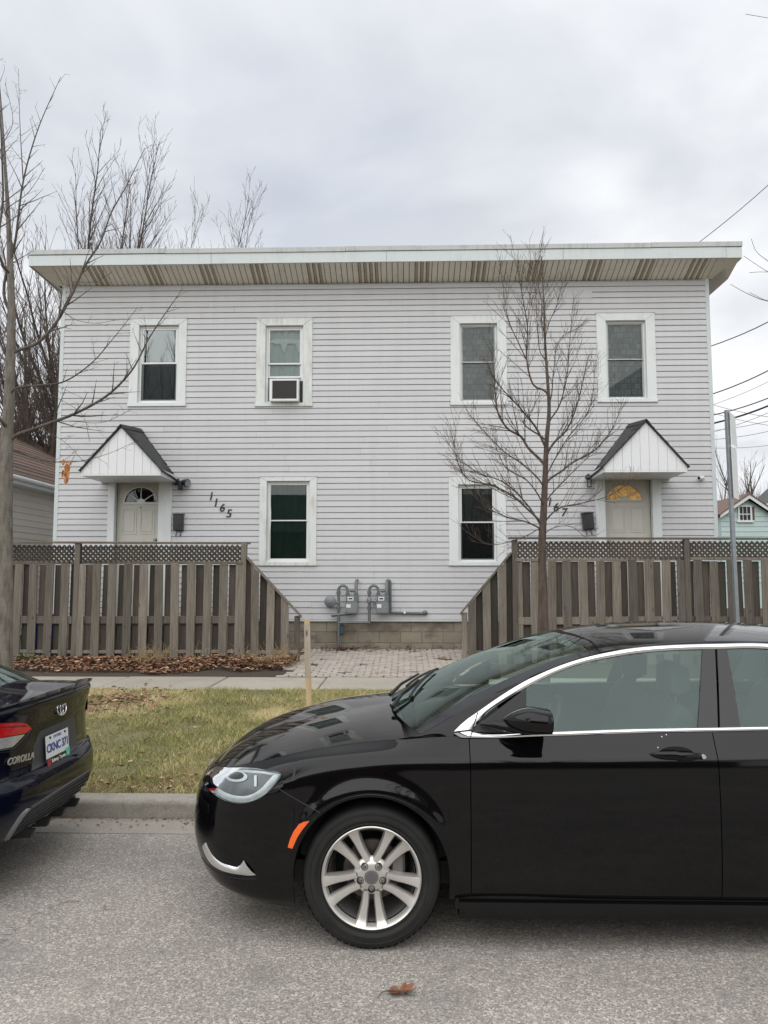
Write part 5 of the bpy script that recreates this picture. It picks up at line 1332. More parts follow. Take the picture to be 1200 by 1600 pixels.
# filler between belt (row 7 of the body) and the chrome
P = []
for k in range(NT_):
    u, z = bo[k]; kk = car.k_of_u(u); e = car.col(kk)[-1]; P.append([(u, e[1] - (0.0), e[2] - .001), (u, (e[1] + vgc(u, z)) / 2 + .001, (e[2] + z) / 2), gs(u, z, .001)])
cm.put('belt_moulding', P, M['paint_black'], (1.4, 0, .8), fl=.004)
P = []
for u in np.linspace(.12, .50, 16):
    lo = car.col(car.k_of_u(u))[-1]; hi = car.Ept(float(np.interp(u, Eu[:, 0], np.linspace(0, 1, NT_)))); hi = hi if u > .24 else car.Ept(0)
    P.append([tuple(lo * (1 - w) + hi * w + np.array([0, .006 * math.sin(math.pi * w) - .002, 0])) for w in np.linspace(0, 1, 6)])
cm.put('fender_shelf', P, M['paint_black'], (1.0, 0, .5), fl=.004)
# glass, split in front and rear panes
def col_at(u):
    zt = np.interp(u, ti[:, 0], ti[:, 1]); zb_ = np.interp(u, bi[:, 0], bi[:, 1]); return zb_, max(zt, zb_ + .003)
ub1, ub2 = gcast(1092, 1070)[0], gcast(1153, 1070)[0]; uA = gcast(822, 1105)[0]
for (a, b) in ((uA - .02, ub1 + .05), (ub2 - .06, 3.02)):
    P = [[gs(u, z, -.006) for z in np.linspace(*col_at(u), 14)] for u in np.linspace(a, b, 40)]
    cm.put('side_window', P, M['car_glass'], (1.4, 0, 1.1), fl=.003)
def quadgs(name, pix, mat, off, n=8):
    q = [gcast(*p) for p in pix]; P = []
    for i in range(n):
        s_ = i / (n - 1); a = np.array(q[0]) * (1 - s_) + np.array(q[1]) * s_; b = np.array(q[3]) * (1 - s_) + np.array(q[2]) * s_
        P.append([gs(*(a * (1 - w) + b * w), off) for w in np.linspace(0, 1, n)])
    cm.put(name, P, mat, (1.4, 0, 1.1), fl=.006)
quadgs('door_pillar', [(1090, 1139), (1097.5, 1015), (1117, 1014.5), (1121.5, 1137.5)], M['gloss_black'], .001)
quadgs('door_pillar', [(1125, 1137.5), (1120.5, 1014.5), (1136, 1014.5), (1157, 1137)], M['gloss_black'], .001)
quadgs('mirror_sail', [(737, 1144), (746, 1133), (822, 1075), (823, 1145)], M['trim_black'], .002)
# front quarter seam of the door frame
m = MB(); m.tube([car.W(gs(*gcast(*p), .010)) for p in dens([(735, 1152), (746, 1114)], 6, False)], .0028, 5); m.build('panel_seam', M['trim_black'], chr_root)
# headlight
HL = smoothpoly([(320.5, 1222), (328, 1210.5), (338.5, 1202.5), (360, 1203), (388, 1202.5), (414, 1205), (440, 1209.5), (429.4, 1227), (412.6, 1243.5), (390, 1253.5), (362, 1252.5), (341, 1243), (328, 1232)], 4, True)
hl = empty('headlight', cast(380, 1228)); hl.parent = chr_root; hl.location = WL[hl.name] - WL[chr_root.name]
m, r_ = patch(cast, HL, .0035); rim_wall(m, r_, cast, HL, -.002); m.build('housing', M['lamp_dark'], hl, smooth=60)
band_o = smoothpoly([(321.5, 1222), (328, 1231), (341, 1242), (362, 1251.5), (390, 1252.5), (412, 1242.5), (428.5, 1226), (439, 1210)], 5)
band_i = smoothpoly([(331, 1219), (337, 1227), (349, 1236), (366, 1242.5), (388, 1243), (405, 1235), (419, 1221), (428, 1211)], 5)
m = MB(); G = [[cast(*a, .005), cast(a[0] * .6 + b[0] * .4, a[1] * .6 + b[1] * .4, .011), cast(*b, .006)] for a, b in zip(band_o, band_i)]; m.grid(G); m.build('light_guide', M['lamp_silver'], hl, smooth=60)
top_b = [((339, 1203), (345, 1207)), ((360, 1204), (362, 1207)), ((388, 1203.5), (386, 1208)), ((414, 1206), (412, 1209.5)), ((438, 1210), (428, 1212.5))]
m = MB(); m.grid([[cast(*a, .005), cast((a[0] + b[0]) / 2, (a[1] + b[1]) / 2, .009), cast(*b, .005)] for a, b in top_b]); m.build('upper_trim', M['lamp_silver'], hl, smooth=60)
m, r_ = patch(cast, [(371 + 17 * math.cos(a), 1214.5 + 8 * math.sin(a)) for a in np.linspace(0, 2 * math.pi, 20, endpoint=False)], .0075); m.build('projector_ring', M['lamp_silver'], hl, smooth=60)
m, r_ = patch(cast, [(370 + 12.5 * math.cos(a), 1213 + 5.5 * math.sin(a)) for a in np.linspace(0, 2 * math.pi, 20, endpoint=False)], .0095); m.build('projector_lens', M['gloss_black'], hl, smooth=60)
m, r_ = patch(cast, dens([(398.5, 1212), (402.5, 1212), (402.5, 1229), (398.5, 1229)], 2), .0085, 2); m.build('lamp_bar', M['lamp_silver'], hl, smooth=60)
m, r_ = patch(cast, HL, .016); rim_wall(m, r_, cast, HL, .003); m.build('lens', M['lens_cover'], hl, smooth=60)
# side marker, chrome fog trim, seams
MK = dens([(450.5, 1323.5), (454, 1311), (459.5, 1299), (468, 1287.5), (475, 1284), (484, 1282.5), (473, 1296), (465, 1308), (457.5, 1325.5)], 3)
m, r_ = patch(cast, MK, .006, 3); rim_wall(m, r_, cast, MK, -.002); m.build('side_marker', M['amber'], chr_root, smooth=50)
def strip_px(name, A, B, mat, off, n=5, both=False):
    a_, b_ = smoothpoly(A, n), smoothpoly(B, n); m = MB(); m.grid([[cast(*p, .001), cast(p[0] * .7 + q[0] * .3, p[1] * .7 + q[1] * .3, off), cast(p[0] * .3 + q[0] * .7, p[1] * .3 + q[1] * .7, off), cast(*q, .001)] for p, q in zip(a_, b_)]); m.build(name, mat, chr_root, smooth=50)
strip_px('chrome_lip', [(322, 1316), (327, 1327), (334, 1338), (345, 1347), (358, 1352), (372, 1354), (376, 1351), (381, 1344)], [(317, 1325), (321, 1336), (330, 1350), (345, 1360), (362, 1365), (380, 1367.5), (390, 1368), (400, 1367)], M['chrome'], .010)
def seam(pts, r=.0022, off=.0003, n=6, root=chr_root, c=cast):
    m = MB(); m.tube([c(p[0], p[1], off) for p in smoothpoly(pts, n)], r, 5); m.build('panel_seam', M['trim_black'], root)
seam([(430, 1229), (446, 1239), (470, 1253), (500, 1270)]); seam([(340, 1200.5), (365, 1199.5), (392, 1200), (440, 1207.5)], .003)
seam([(316, 1340), (325, 1352), (345, 1366), (370, 1372), (402, 1373)], .003)
# sill skirt
P = []
for u in np.linspace(.415, 2.33, 30):
    P.append([(u, .90, .238), (u, .925, .232), (u, .931, .20), (u, .925, .158), (u, .895, .143), (u, .80, .148)])
cm.put('sill_skirt', P, M['paint_black'], (1.4, 0, .2), fl=.01)
m = MB()
for a in np.linspace(0, math.pi, 40): pass
# arch lips
for au in car.axles:
    P = []
    for th in np.linspace(-.08, math.pi + .08, 50):
        u = au - math.cos(th) * car.archR; z = car.wr + car.adz + math.sin(th) * car.archR
        ku = car.k_of_u(u); c_ = car.col(ku); v = np.interp(z, c_[:, 2], c_[:, 1]) + car.flare(u, z); u2 = au - math.cos(th) * (car.archR + .014); z2 = car.wr + car.adz + math.sin(th) * (car.archR + .014); c2 = car.col(car.k_of_u(u2)); v2 = np.interp(z2, c2[:, 2], c2[:, 1]) + car.flare(u2, z2)
        P.append([(u2, v2 + .0005, z2), ((u + u2) / 2, (v + v2) / 2 + .004, (z + z2) / 2), (u, v + .002, z), (u, v - .045, z)])
    cm.put('arch_lip', P, M['paint_black'], (au, 0, .3), fl=0, smooth=50)
for au in car.axles:
    for sd in (0, 1): wheel(car, chr_root, au, sd, 'double')
# door handles
for off_u in (0, .98):
    c0 = cast(1060, 1180.5); hd = empty('door_handle', c0 + Vector((off_u, 0, 0))); hd.parent = chr_root; hd.location = WL[hd.name] - WL[chr_root.name]
    c_u = c0.x - UX + off_u; zc = c0.z; kv = lambda u, z: np.interp(z, car.col(car.k_of_u(u))[:, 2], car.col(car.k_of_u(u))[:, 1])
    m = MB(); G = []
    for t in np.linspace(-1, 1, 21):
        u = c_u + t * .135; h = .026 * max(0.02, 1 - abs(t + .05) ** 2.6) ** .6 * (1 if t < .35 else 1.0); zz = zc + (.004 if t < 0 else 0); vv = kv(u, zz) + .022 * max(0, 1 - abs(t) ** 3)
        G.append([car.W((u, vv + .010 * math.cos(a) * (h / .026), zz + h * math.sin(a) * .78)) for a in np.linspace(0, 2 * math.pi, 13)])
    m.grid(G); fix_normals(m.build('grip', M['paint_black'], hd, smooth=60))
    m = MB(); cc = car.W((c_u - .01, kv(c_u, zc) + .0012, zc)); m.prism([cc + Vector((.085 * math.cos(a), 0, .038 * math.sin(a) + .004)) for a in np.linspace(0, 2 * math.pi, 24, endpoint=False)], (0, .004, 0)); m.build('handle_recess', M['gloss_black'], hd)
    if off_u == 0:
        q = cast(1096.5, 1180.5) ; m = MB(); m.lathe([(.0, .030), (.010, .030), (.0115, .027), (.0115, .015)], q, (0, -1, 0), 16); m.build('lock_cylinder', M['chrome'], hd, smooth=40)
# door mirror
mr = empty('door_mirror', car.W((.62, .93, 1.0))); mr.parent = chr_root; mr.location = WL[mr.name] - WL[chr_root.name]
Ym = 3.70; G = []
for t in np.linspace(0, 1, 22):
    px_ = 786.5 + 73 * t; top = 1125 - 20 * (math.sin(min(1, t * 1.45) * math.pi / 2) ** .75) + (4.5 * max(0, t - .55) / .45); botp = 1127 + 19 * (math.sin(min(1, t * 1.6) * math.pi / 2) ** .65) + 1.0 * t
    p1, p2 = at(px_, top, Ym), at(px_, botp, Ym); cz = (p1.z + p2.z) / 2; hz = (p1.z - p2.z) / 2; hy = .105 * (math.sin(min(1, t * 1.3) * math.pi / 2) ** .7) * (1 if t < .95 else .94)
    G.append([Vector((p1.x, Ym + .02 + hy * math.copysign(abs(math.cos(a)) ** .75, math.cos(a)), cz + hz * math.copysign(abs(math.sin(a)) ** .75, math.sin(a)))) for a in np.linspace(0, 2 * math.pi, 25)])
m = MB(); m.grid(G); m.add(G[-1][:-1], [tuple(range(24))]); o = m.build('mirror_shell', M['paint_black'], mr, smooth=50); fix_normals(o)
e_ = G[-1]; cc = sum(e_[:-1], Vector()) / 24; m = MB(); m.add([cc + (p - cc) * .88 + Vector((.004, 0, 0)) for p in e_[:-1]], [tuple(range(24))]); m.build('mirror_glass', M['chrome'], mr)
P0 = [(752, 1131), (775, 1132), (800, 1137), (830, 1142)]; m = MB(); m.tube([at(752, 1131, 3.835), at(775, 1132.5, 3.80), at(800, 1137, 3.755), at(830, 1143, 3.73)], [.012, .020, .024, .018], 10); m.build('mirror_arm', M['paint_black'], mr, smooth=60)
for (px_, k_) in ((0, 1),):
    mo = []
# far mirror
m = MB(); m.grid([[Vector((p.x, 2 * car.Yc - p.y, p.z)) for p in r] for r in G]); m.add([Vector((p.x, 2 * car.Yc - p.y, p.z)) for p in G[-1][:-1]], [tuple(range(24))]); m.tube([Vector((p.x, 2 * car.Yc - p.y, p.z)) for p in (at(752, 1131, 3.835), at(800, 1137, 3.755), at(830, 1143, 3.73))], .02, 8); fix_normals(m.build('far_mirror', M['paint_black'], chr_root, smooth=50))
# cowl, wipers, dashboard, seats, wheel
hr = [car.cross(0, w) for w in np.linspace(.0, 1, 31)]
kE = car.k_of_u(.16); ed = car.col(kE)[-1]; P = []
for i, w in enumerate(np.linspace(0, 1, 31)):
    q = abs(1 - 2 * w); hu = .16 + (.09 - .16) * (1 - q); hv = ed[1] * (1 - 2 * w); hz = ed[2] + (1.014 - ed[2]) * (1 - q ** 2.4)
    P.append([(hu - .004, hv, hz - .012), (hu + .025, hv, hz - .020), ((hu + hr[i][0]) / 2 + .02, (hv + hr[i][1]) / 2, (hz + hr[i][2]) / 2 - .016), (hr[i][0] + .004, hr[i][1], hr[i][2] + .001)])
cm.put('cowl', P, M['trim_black'], (.2, 0, .5), both=False, fl=0)
for nm_, (w0, w1, t0, t1) in (('wiper', (.30, .62, .03, .085)), ('wiper', (.55, .88, .03, .075))):
    wp = empty('wiper', car.W(car.cross(.0, w0))); wp.parent = chr_root; wp.location = WL[wp.name] - WL[chr_root.name]
    up_ = Vector((-.35, 0, .9)); A = car.W(car.cross(0, w0)) + up_ * .02; B = car.W(car.cross((t0 + t1) / 2, (w0 + w1) / 2)) + up_ * .035; m = MB(); m.tube([A, A * .6 + B * .4 + up_ * .015, B], [.013, .010, .007], 6); m.build('wiper_arm', M['trim_black'], wp, smooth=50)
    m = MB(); m.tube([car.W(car.cross(t0 + (t1 - t0) * q, w0 + (w1 - w0) * q)) + up_ * .016 for q in np.linspace(.05, 1, 8)], .008, 5); m.build('wiper_blade', M['trim_black'], wp)
P = []
for w in np.linspace(0, 1, 17):
    v = .80 * (1 - 2 * w); P.append([(.22, v * .98, .97), (.40, v, 1.0), (.62, v, .985), (.74, v, .95), (.80, v, .86), (.78, v, .62)])
cm.put('dashboard', P, M['dash'], (.4, 0, .6), both=False, fl=0)
for v in (-.37, .37): seat(chr_root, car, 1.30, v, 1.50)
for v in (-.40, .40): seat(chr_root, car, 2.28, v, 2.45)
sw_ = empty('steering_wheel', car.W((.92, .37, .9))); sw_.parent = chr_root; sw_.location = WL[sw_.name] - WL[chr_root.name]
axs = Vector((-.9, 0, .42)).normalized(); cS = car.W((.93, .37, .93)); aa = axs.orthogonal().normalized(); ab = axs.cross(aa); m = MB(); m.tube([cS + (aa * math.cos(t) + ab * math.sin(t)) * .185 for t in np.linspace(0, 2 * math.pi, 29)], .016, 8); m.build('steering_rim', M['trim_black'], sw_, smooth=60)
m = MB(); m.lathe([(0, .02), (.07, .02), (.075, -.02), (.03, -.03), (.025, -.2)], cS, -axs * -1, 16); m.build('steering_hub', M['trim_black'], sw_, smooth=40)
for q in (0, math.pi, 1.5 * math.pi): 
    m = MB(); m.tube([cS, cS + (aa * math.cos(q) + ab * math.sin(q)) * .18], .014, 6); m.build('steering_spoke', M['trim_black'], sw_)
rm = car.W((1.0, 0, 1.33)); m = MB(); m.cbox(rm.x - .012, rm.x + .012, rm.y - .12, rm.y + .12, rm.z - .035, rm.z + .035, c=.01); m.build('inside_mirror', M['trim_black'], chr_root)
# door trim inside so the doors are not hollow
for s_ in (-1, 1):
    P = [[(u, s_ * .80, z) for z in (.35, .6, .8, .955)] for u in (.45, 1.0, 1.6, 2.2, 2.9)]; m = MB(); m.grid([[car.W(p) for p in r] for r in P]); m.build('door_trim', M['dash'], chr_root)
# front grille band, badge and lamps at the nose (turned away from the viewer)
P = [[tuple(np.array(car.col(k)[j]) + (-.006, 0, 0)) for j in (4, 5)] for k in np.linspace(0, car.k_of_u(-.84), 14)]
full = [[(p[0], -p[1], p[2]) for p in r] for r in P[:0:-1]] + P
cm.put('grille', full, M['gloss_black'], (0, 0, .6), both=False, fl=.004)
m = MB(); q = cast(314, 1222); m.ellipsoid(car.W((-.992, .0, .655)), .012, .12, .016); m.build('nose_badge', M['chrome'], chr_root, smooth=60)
# bird-dropping flecks on the door
for (px_, py_) in ((1034, 1151), (1041, 1148), (1028, 1168), (1117, 1161)):
    m, r_ = patch(cast, [(px_ + .9 * math.cos(a), py_ + 1.1 * math.sin(a)) for a in np.linspace(0, 6.28, 7)[:-1]], .0012, 1); m.build('fleck', M['label_white'], chr_root)

# ------------------------------------------------------------------ the navy sedan, seen from behind
TX, TY = -2.10, 4.77
tr_rows_tail = [.25, .30, .36, .46, .58, .645, .675, .885, 1.015, 1.05]; tr_in_tail = [.24, .11, .045, .0, .0, .028, .058, .062, .028, .040]
tr_rows_side = [.20, .25, .34, .46, .58, .66, .72, .84, .93, .985]; tr_in_side = [.06, .03, .01, .0, .0, .002, .005, .016, .042, .088]
def bl(a, b, t): return [x * (1 - t) + y * t for x, y in zip(a, b)]
tplan = [(0, 0), (.012, .36), (.06, .60), (.16, .765), (.33, .850), (.60, .884), (1.0, .89), (1.5, .89), (2.1, .89), (2.7, .89), (3.2, .888), (3.70, .886), (4.08, .868), (4.34, .79), (4.52, .60), (4.60, .32), (4.62, 0)]
trows = [tr_rows_tail, tr_rows_tail, bl(tr_rows_tail, tr_rows_side, .1), bl(tr_rows_tail, tr_rows_side, .35), bl(tr_rows_tail, tr_rows_side, .7), tr_rows_side, tr_rows_side] + [tr_rows_side] * 3 + [bl(tr_rows_side, [.2, .25, .34, .46, .58, .66, .70, .78, .84, .90], .5)] + [[.2, .25, .34, .46, .56, .62, .67, .74, .80, .86]] + [[.2, .25, .34, .44, .54, .60, .65, .70, .74, .78]] * 5
tins = [tr_in_tail, tr_in_tail, bl(tr_in_tail, tr_in_side, .1), bl(tr_in_tail, tr_in_side, .45), bl(tr_in_tail, tr_in_side, .8)] + [tr_in_side] * 7 + [[.09, .05, .02, .0, .0, .01, .03, .06, .09, .12]] * 5
tcar = Car(TX, -1, TY, plan=tplan, rows=trows, inset=tins, axles=(1.0, 3.70), archR=.352, wheel_r=.316)
tcar.adz = .01; tcar.tyre_v = .868; tcar.hw = .89
toy = empty('parked_car', (TX - 2.3, TY, 0), 'dark navy sedan cut off by the frame, its rear and number plate in view', 'car', 'cars parked along the kerb')
vgt = lambda u, z: .80 - .40 * (z - .99) - .10 * max(0, z - .99) ** 2 - .04 * max(0, 1.0 - u) - .06 * max(0, u - 3.2)
tcfg = dict(paint=M['paint_navy'], plan=[(0, 0), (4.6, 0)], cuts=[.62, 1.42, 2.35, 3.30], fwd=False,
    tops=[('trunk_lid', 0.0, tcar.k_of_u(.50), [(.04, 0, 1.05), (.10, 0, 1.055), (.22, 0, 1.065), (.36, 0, 1.08), (.45, 0, 1.092), (.48, 0, 1.096)]),
          ('hood', tcar.k_of_u(3.55), tcar.Lmax, [(3.75, 0, 1.0), (4.0, 0, .95), (4.3, 0, .86), (4.5, 0, .78), (4.5, 0, .78)])],
    vg=vgt, E=[(.46, 1.0), (.75, 1.125), (1.1, 1.245), (1.5, 1.332), (1.95, 1.368), (2.4, 1.37), (2.8, 1.335), (3.1, 1.25), (3.4, 1.12), (3.62, 1.0)],
    bow=[(0, -.05, .085), (.25, -.04, .065), (.4, 0, .055), (.7, .03, .055), (1, .18, .04)], tops_t=(.0, .30, .66, 1.0), floor=(.3, 4.4))
tcm = make_car_shell(tcar, toy, tcfg, ['rear_bumper', 'rear_quarter', 'rear_door', 'front_door', 'front_fender'])
tcast = tcar.cast
for au in tcar.axles:
    for sd in (0, 1): wheel(tcar, toy, au, sd, 'ten')
# side windows as leaning panes with a dark frame
def tgs(u, z, off=0.0): return (u, vgt(u, z) + off, z)
tE = np.array(tcfg['E'])
for (a, b) in ((.95, 1.95), (2.0, 3.15)):
    P = [[tgs(u, z, 0) for z in np.linspace(1.0, np.interp(u, tE[:, 0], tE[:, 1]) - .03, 8)] for u in np.linspace(a, b, 20)]; tcm.put('side_window', P, M['car_glass'], (2.3, 0, 1.1), fl=.003)
P = [[tgs(u, 1.0 - .02, .01), tgs(u, 1.0, .003)] for u in np.linspace(.5, 3.6, 40)]; tcm.put('belt_moulding', P, M['trim_black'], (2.3, 0, .9), fl=.01)
P = [[tgs(u, np.interp(u, tE[:, 0], tE[:, 1]) - .03, .002), tgs(u, np.interp(u, tE[:, 0], tE[:, 1]), -.010)] for u in np.linspace(.5, 3.6, 50)]; tcm.put('roof_rail', P, M['paint_navy'], (2.3, 0, .9), fl=.006)
P = [[tgs(u, z, -.001) for z in np.linspace(.985, np.interp(u, tE[:, 0], tE[:, 1]) - .02, 6)] for u in np.linspace(.5, .95, 10)]; tcm.put('pillar', P, M['paint_navy'], (2.3, 0, .9), fl=.006)
for v in (-.37, .37): 
    f_ = tcar.Wf
    for bu in (1.35, 2.35):
        m = MB(); c_ = f_((bu, v, .0)); m.cbox(c_.x - .08, c_.x + .06, c_.y - .24, c_.y + .24, .4, 1.02, c=.05); m.cbox(c_.x - .02, c_.x + .09, c_.y - .12, c_.y + .12, 1.05, 1.22, c=.03); m.build('seat', M['seat'], toy)
# shelf under the rear window
P = [[(u, v, 1.0) for v in np.linspace(-.62, .62, 5)] for u in (.5, .8, 1.2)]; m = MB(); m.grid([[tcar.W(p) for p in r] for r in P]); m.build('parcel_shelf', M['dash'], toy)
# boot lid details
def tpatch(name, poly, mat, off, rings=5, n=4, root=toy, wall=True):
    pl = dens(poly, n); m, r_ = patch(tcast, pl, off, rings)
    if wall: rim_wall(m, r_, tcast, pl, -.003)
    return m.build(name, mat, root, smooth=40)
tpatch('plate_recess', [(49, 1205), (52, 1166), (62, 1143), (116, 1119), (121, 1167), (112, 1174)], M['bumper_grey'], .0015, 6, 6)
def tseam(pts, r=.002, off=.0): seam(pts, r, off, 6, toy, tcast)
tseam([(0, 1176), (24, 1172), (46, 1150), (50, 1140), (84, 1126), (118, 1112)]); tseam([(0, 1222), (20, 1219), (46, 1208), (84, 1192), (121, 1169)], .003)
# lip spoiler along the boot edge
m = MB(); G = []
for q in np.linspace(-.70, .70, 40):
    e = q / .70; u0 = .035 + .10 * abs(e) ** 3; G.append([tcar.Wf((u0 + .10, q, 1.052 - .012 * e * e)), tcar.Wf((u0 + .03, q, 1.063 - .012 * e * e)), tcar.Wf((u0 - .012, q, 1.066 - .014 * e * e)), tcar.Wf((u0 - .012, q, 1.056 - .014 * e * e)), tcar.Wf((u0 + .015, q, 1.035 - .014 * e * e))])
m.grid(G); fix_normals(m.build('boot_spoiler', M['paint_navy'], toy, smooth=30))
# rear lamp
lamp = empty('rear_lamp', tcast(20, 1148)); lamp.parent = toy; lamp.location = WL[lamp.name] - WL[toy.name]
tpatch('red_lens', [(-70, 1130), (0, 1130.5), (28, 1128.5), (40, 1130), (48, 1137.5), (40, 1145), (0, 1152), (-70, 1158)], M['red_lens'], .007, 5, 5, lamp)
tpatch('clear_lens', [(-60, 1159), (0, 1153.5), (38, 1147), (26, 1160), (18, 1167), (0, 1170.5), (-60, 1178)], M['clear_lens'], .006, 5, 5, lamp)
m = MB(); m.tube([tcast(p[0], p[1], .008) for p in dens([(-40, 1135.5), (0, 1136), (40, 1133.5)], 6, False)], .003, 5); m.build('lamp_rib', plain('lamp_rib_dark', (.12, .005, .006), .3), lamp)
m = MB(); m.tube([tcast(p[0], p[1], .004) for p in dens([(-60, 1174), (0, 1172.5), (20, 1169), (30, 1160), (48, 1140)], 6, False)], .004, 5); m.build('lamp_edge', M['gloss_black'], lamp)
Pf = [[tcar.Wf((.13 + .28 * t, -(.0) + (.60 + .25 * t ** .6), .83 + .09 * w)) for w in (0, 1)] for t in np.linspace(0, 1, 10)]; m = MB(); m.grid([[p + Vector((.012, .02, 0)) for p in r] for r in Pf]); m.build('far_lamp', M['red_lens'], toy, smooth=60)
# number plate
pl = empty('number_plate', (TX - .05, TY - .01, .66)); pl.parent = toy; pl.location = WL[pl.name] - WL[toy.name]
px0 = TX - .052; 
m = MB(); m.prism([(px0 + .022, TY - .155, .662), (px0 + .022, TY + .145, .662), (px0 + .008, TY + .145, .814), (px0 + .008, TY - .155, .814)], (-.004, 0, 0)); fix_normals(m.build('plate_sheet', M['plate'], pl))
m = MB(); m.prism([(px0 + .0265, TY - .160, .640), (px0 + .0265, TY + .150, .640), (px0 + .0235, TY + .150, .684), (px0 + .0235, TY - .160, .684)], (-.004, 0, 0)); fix_normals(m.build('plate_frame', M['gloss_black'], pl))
m = MB(); m.prism([(px0 + .0285, TY - .158, .641), (px0 + .0285, TY - .115, .641), (px0 + .0255, TY - .115, .682), (px0 + .0255, TY - .158, .682)], (-.0015, 0, 0)); fix_normals(m.build('frame_logo', M['plate_red'], pl))
m = MB(); m.prism([(px0 + .0285, TY + .095, .650), (px0 + .0285, TY + .142, .650), (px0 + .0250, TY + .142, .698), (px0 + .0250, TY + .095, .698)], (-.0015, 0, 0)); fix_normals(m.build('sticker', M['plate_green'], pl))
for q in (-.105, .095):
    m = MB(); m.lathe([(0, .0), (.007, 0), (.007, -.01)], (px0 + .016, TY + q, .800), (1, 0, 0), 10); m.build('bolt', M['black_metal'], pl)
tilt = (-.092, 0, 1)
text('plate_characters', 'CKNC 371', M['plate_blue'], pl, (px0 + .0165, TY - .005, .738), .069, .0008, 0, yd=tilt, spacing=.90, bold=.0014)
text('plate_province', 'ONTARIO', M['plate_blue'], pl, (px0 + .0105, TY - .005, .796), .024, .0006, 0, yd=tilt)
text('frame_lettering', 'Subway Toyota', M['label_white'], pl, (px0 + .027, TY - .01, .662), .030, .0006, 0, yd=tilt, bold=.0006)
# maker's emblem of three ovals and model lettering
em = empty('emblem', (TX - .04, TY, .95)); em.parent = toy; em.location = WL[em.name] - WL[toy.name]
ec = tcast(95, 1106, .001)
def oval(a, b, dy, dz, r): return [ec + Vector((.004 - .10 * (dz + b * math.sin(t)), dy + a * math.cos(t), dz + b * math.sin(t))) for t in np.linspace(0, 2 * math.pi, 33)]
m = MB(); m.tube(oval(.062, .042, 0, 0, 0), .0062, 6); m.tube(oval(.018, .040, 0, .0, 0), .0052, 6); m.tube(oval(.042, .014, 0, .018, 0), .0052, 6); m.build('emblem_ovals', M['chrome'], em, smooth=60)
c0 = tcast(32, 1187, .004); c1 = tcast(12, 1191, .004); c2 = tcast(50, 1181, .004)
text('model_lettering', 'COROLLA', M['alloy'], toy, tcast(31, 1186, .006), .052, .003, .25, xd=(c2 - c1), yd=(-.05, 0, 1), spacing=1.05, bold=.0008)
# lower bumper: grey frame, mesh insert, fins
quad = [(42, 1264), (140, 1203), (131, 1239), (13, 1313)]
tpatch('mesh_backing', quad, M['trim_black'], .001, 6, 8)
def bq(s, t):
    a = [quad[0][i] * (1 - s) + quad[1][i] * s for i in (0, 1)]; b = [quad[3][i] * (1 - s) + quad[2][i] * s for i in (0, 1)]; return (a[0] * (1 - t) + b[0] * t, a[1] * (1 - t) + b[1] * t)
m = MB()
for i in range(1, 7): m.tube([tcast(*bq(s, i / 7), .004) for s in np.linspace(0, 1, 24)], .0032, 4)
for i in range(46):
    s = i / 45; m.tube([tcast(*bq(min(1, s ** .85 + .012 * k), k / 7), .004) for k in range(8)], .0030, 4)
m.build('mesh_grille', M['bumper_grey'], toy)
def tstrip(name, A, B, mat, off, n=5):
    a_, b_ = smoothpoly(A, n), smoothpoly(B, n); m = MB(); m.grid([[tcast(*p, .0), tcast(p[0] * .7 + q[0] * .3, p[1] * .7 + q[1] * .3, off), tcast(p[0] * .3 + q[0] * .7, p[1] * .3 + q[1] * .7, off), tcast(*q, .0)] for p, q in zip(a_, b_)]); m.build(name, mat, toy, smooth=50)
silver = plain('bumper_silver', (.20, .21, .215), .4, .2, .12)
tstrip('bumper_trim', [(0, 1322), (20, 1290), (34, 1270), (42, 1263)], [(6, 1326), (24, 1296), (40, 1273), (50, 1262)], silver, .010)
tstrip('bumper_trim', [(48, 1260), (95, 1230), (141, 1201)], [(50, 1265), (96, 1234), (141, 1205.5)], M['bumper_grey'], .008)
tstrip('lower_trim', [(8, 1315), (50, 1291), (95, 1264), (131, 1240)], [(6, 1325), (50, 1300), (95, 1273), (130, 1249)], M['bumper_grey'], .012)
tstrip('bumper_trim', [(30, 1322), (44, 1300), (54, 1286)], [(38, 1320), (50, 1302), (61, 1285)], silver, .012)
for q in (-.30, -.10, .10, .30):
    c_ = tcar.Wf((.06, q, .25)); m = MB(); m.prism([c_ + Vector((.04, -.02, .08)), c_ + Vector((.02, -.015, .035)), c_ + Vector((-.20, -.015, .02)), c_ + Vector((-.20, -.02, .10))], (0, .035, 0)); fix_normals(m.build('diffuser_fin', M['trim_black'], toy))
m = MB(); c_ = tcar.Wf((.18, 0, .0)); m.box(c_.x - .3, c_.x, TY - .62, TY + .62, .245, .30); m.build('under_tray', M['trim_black'], toy)

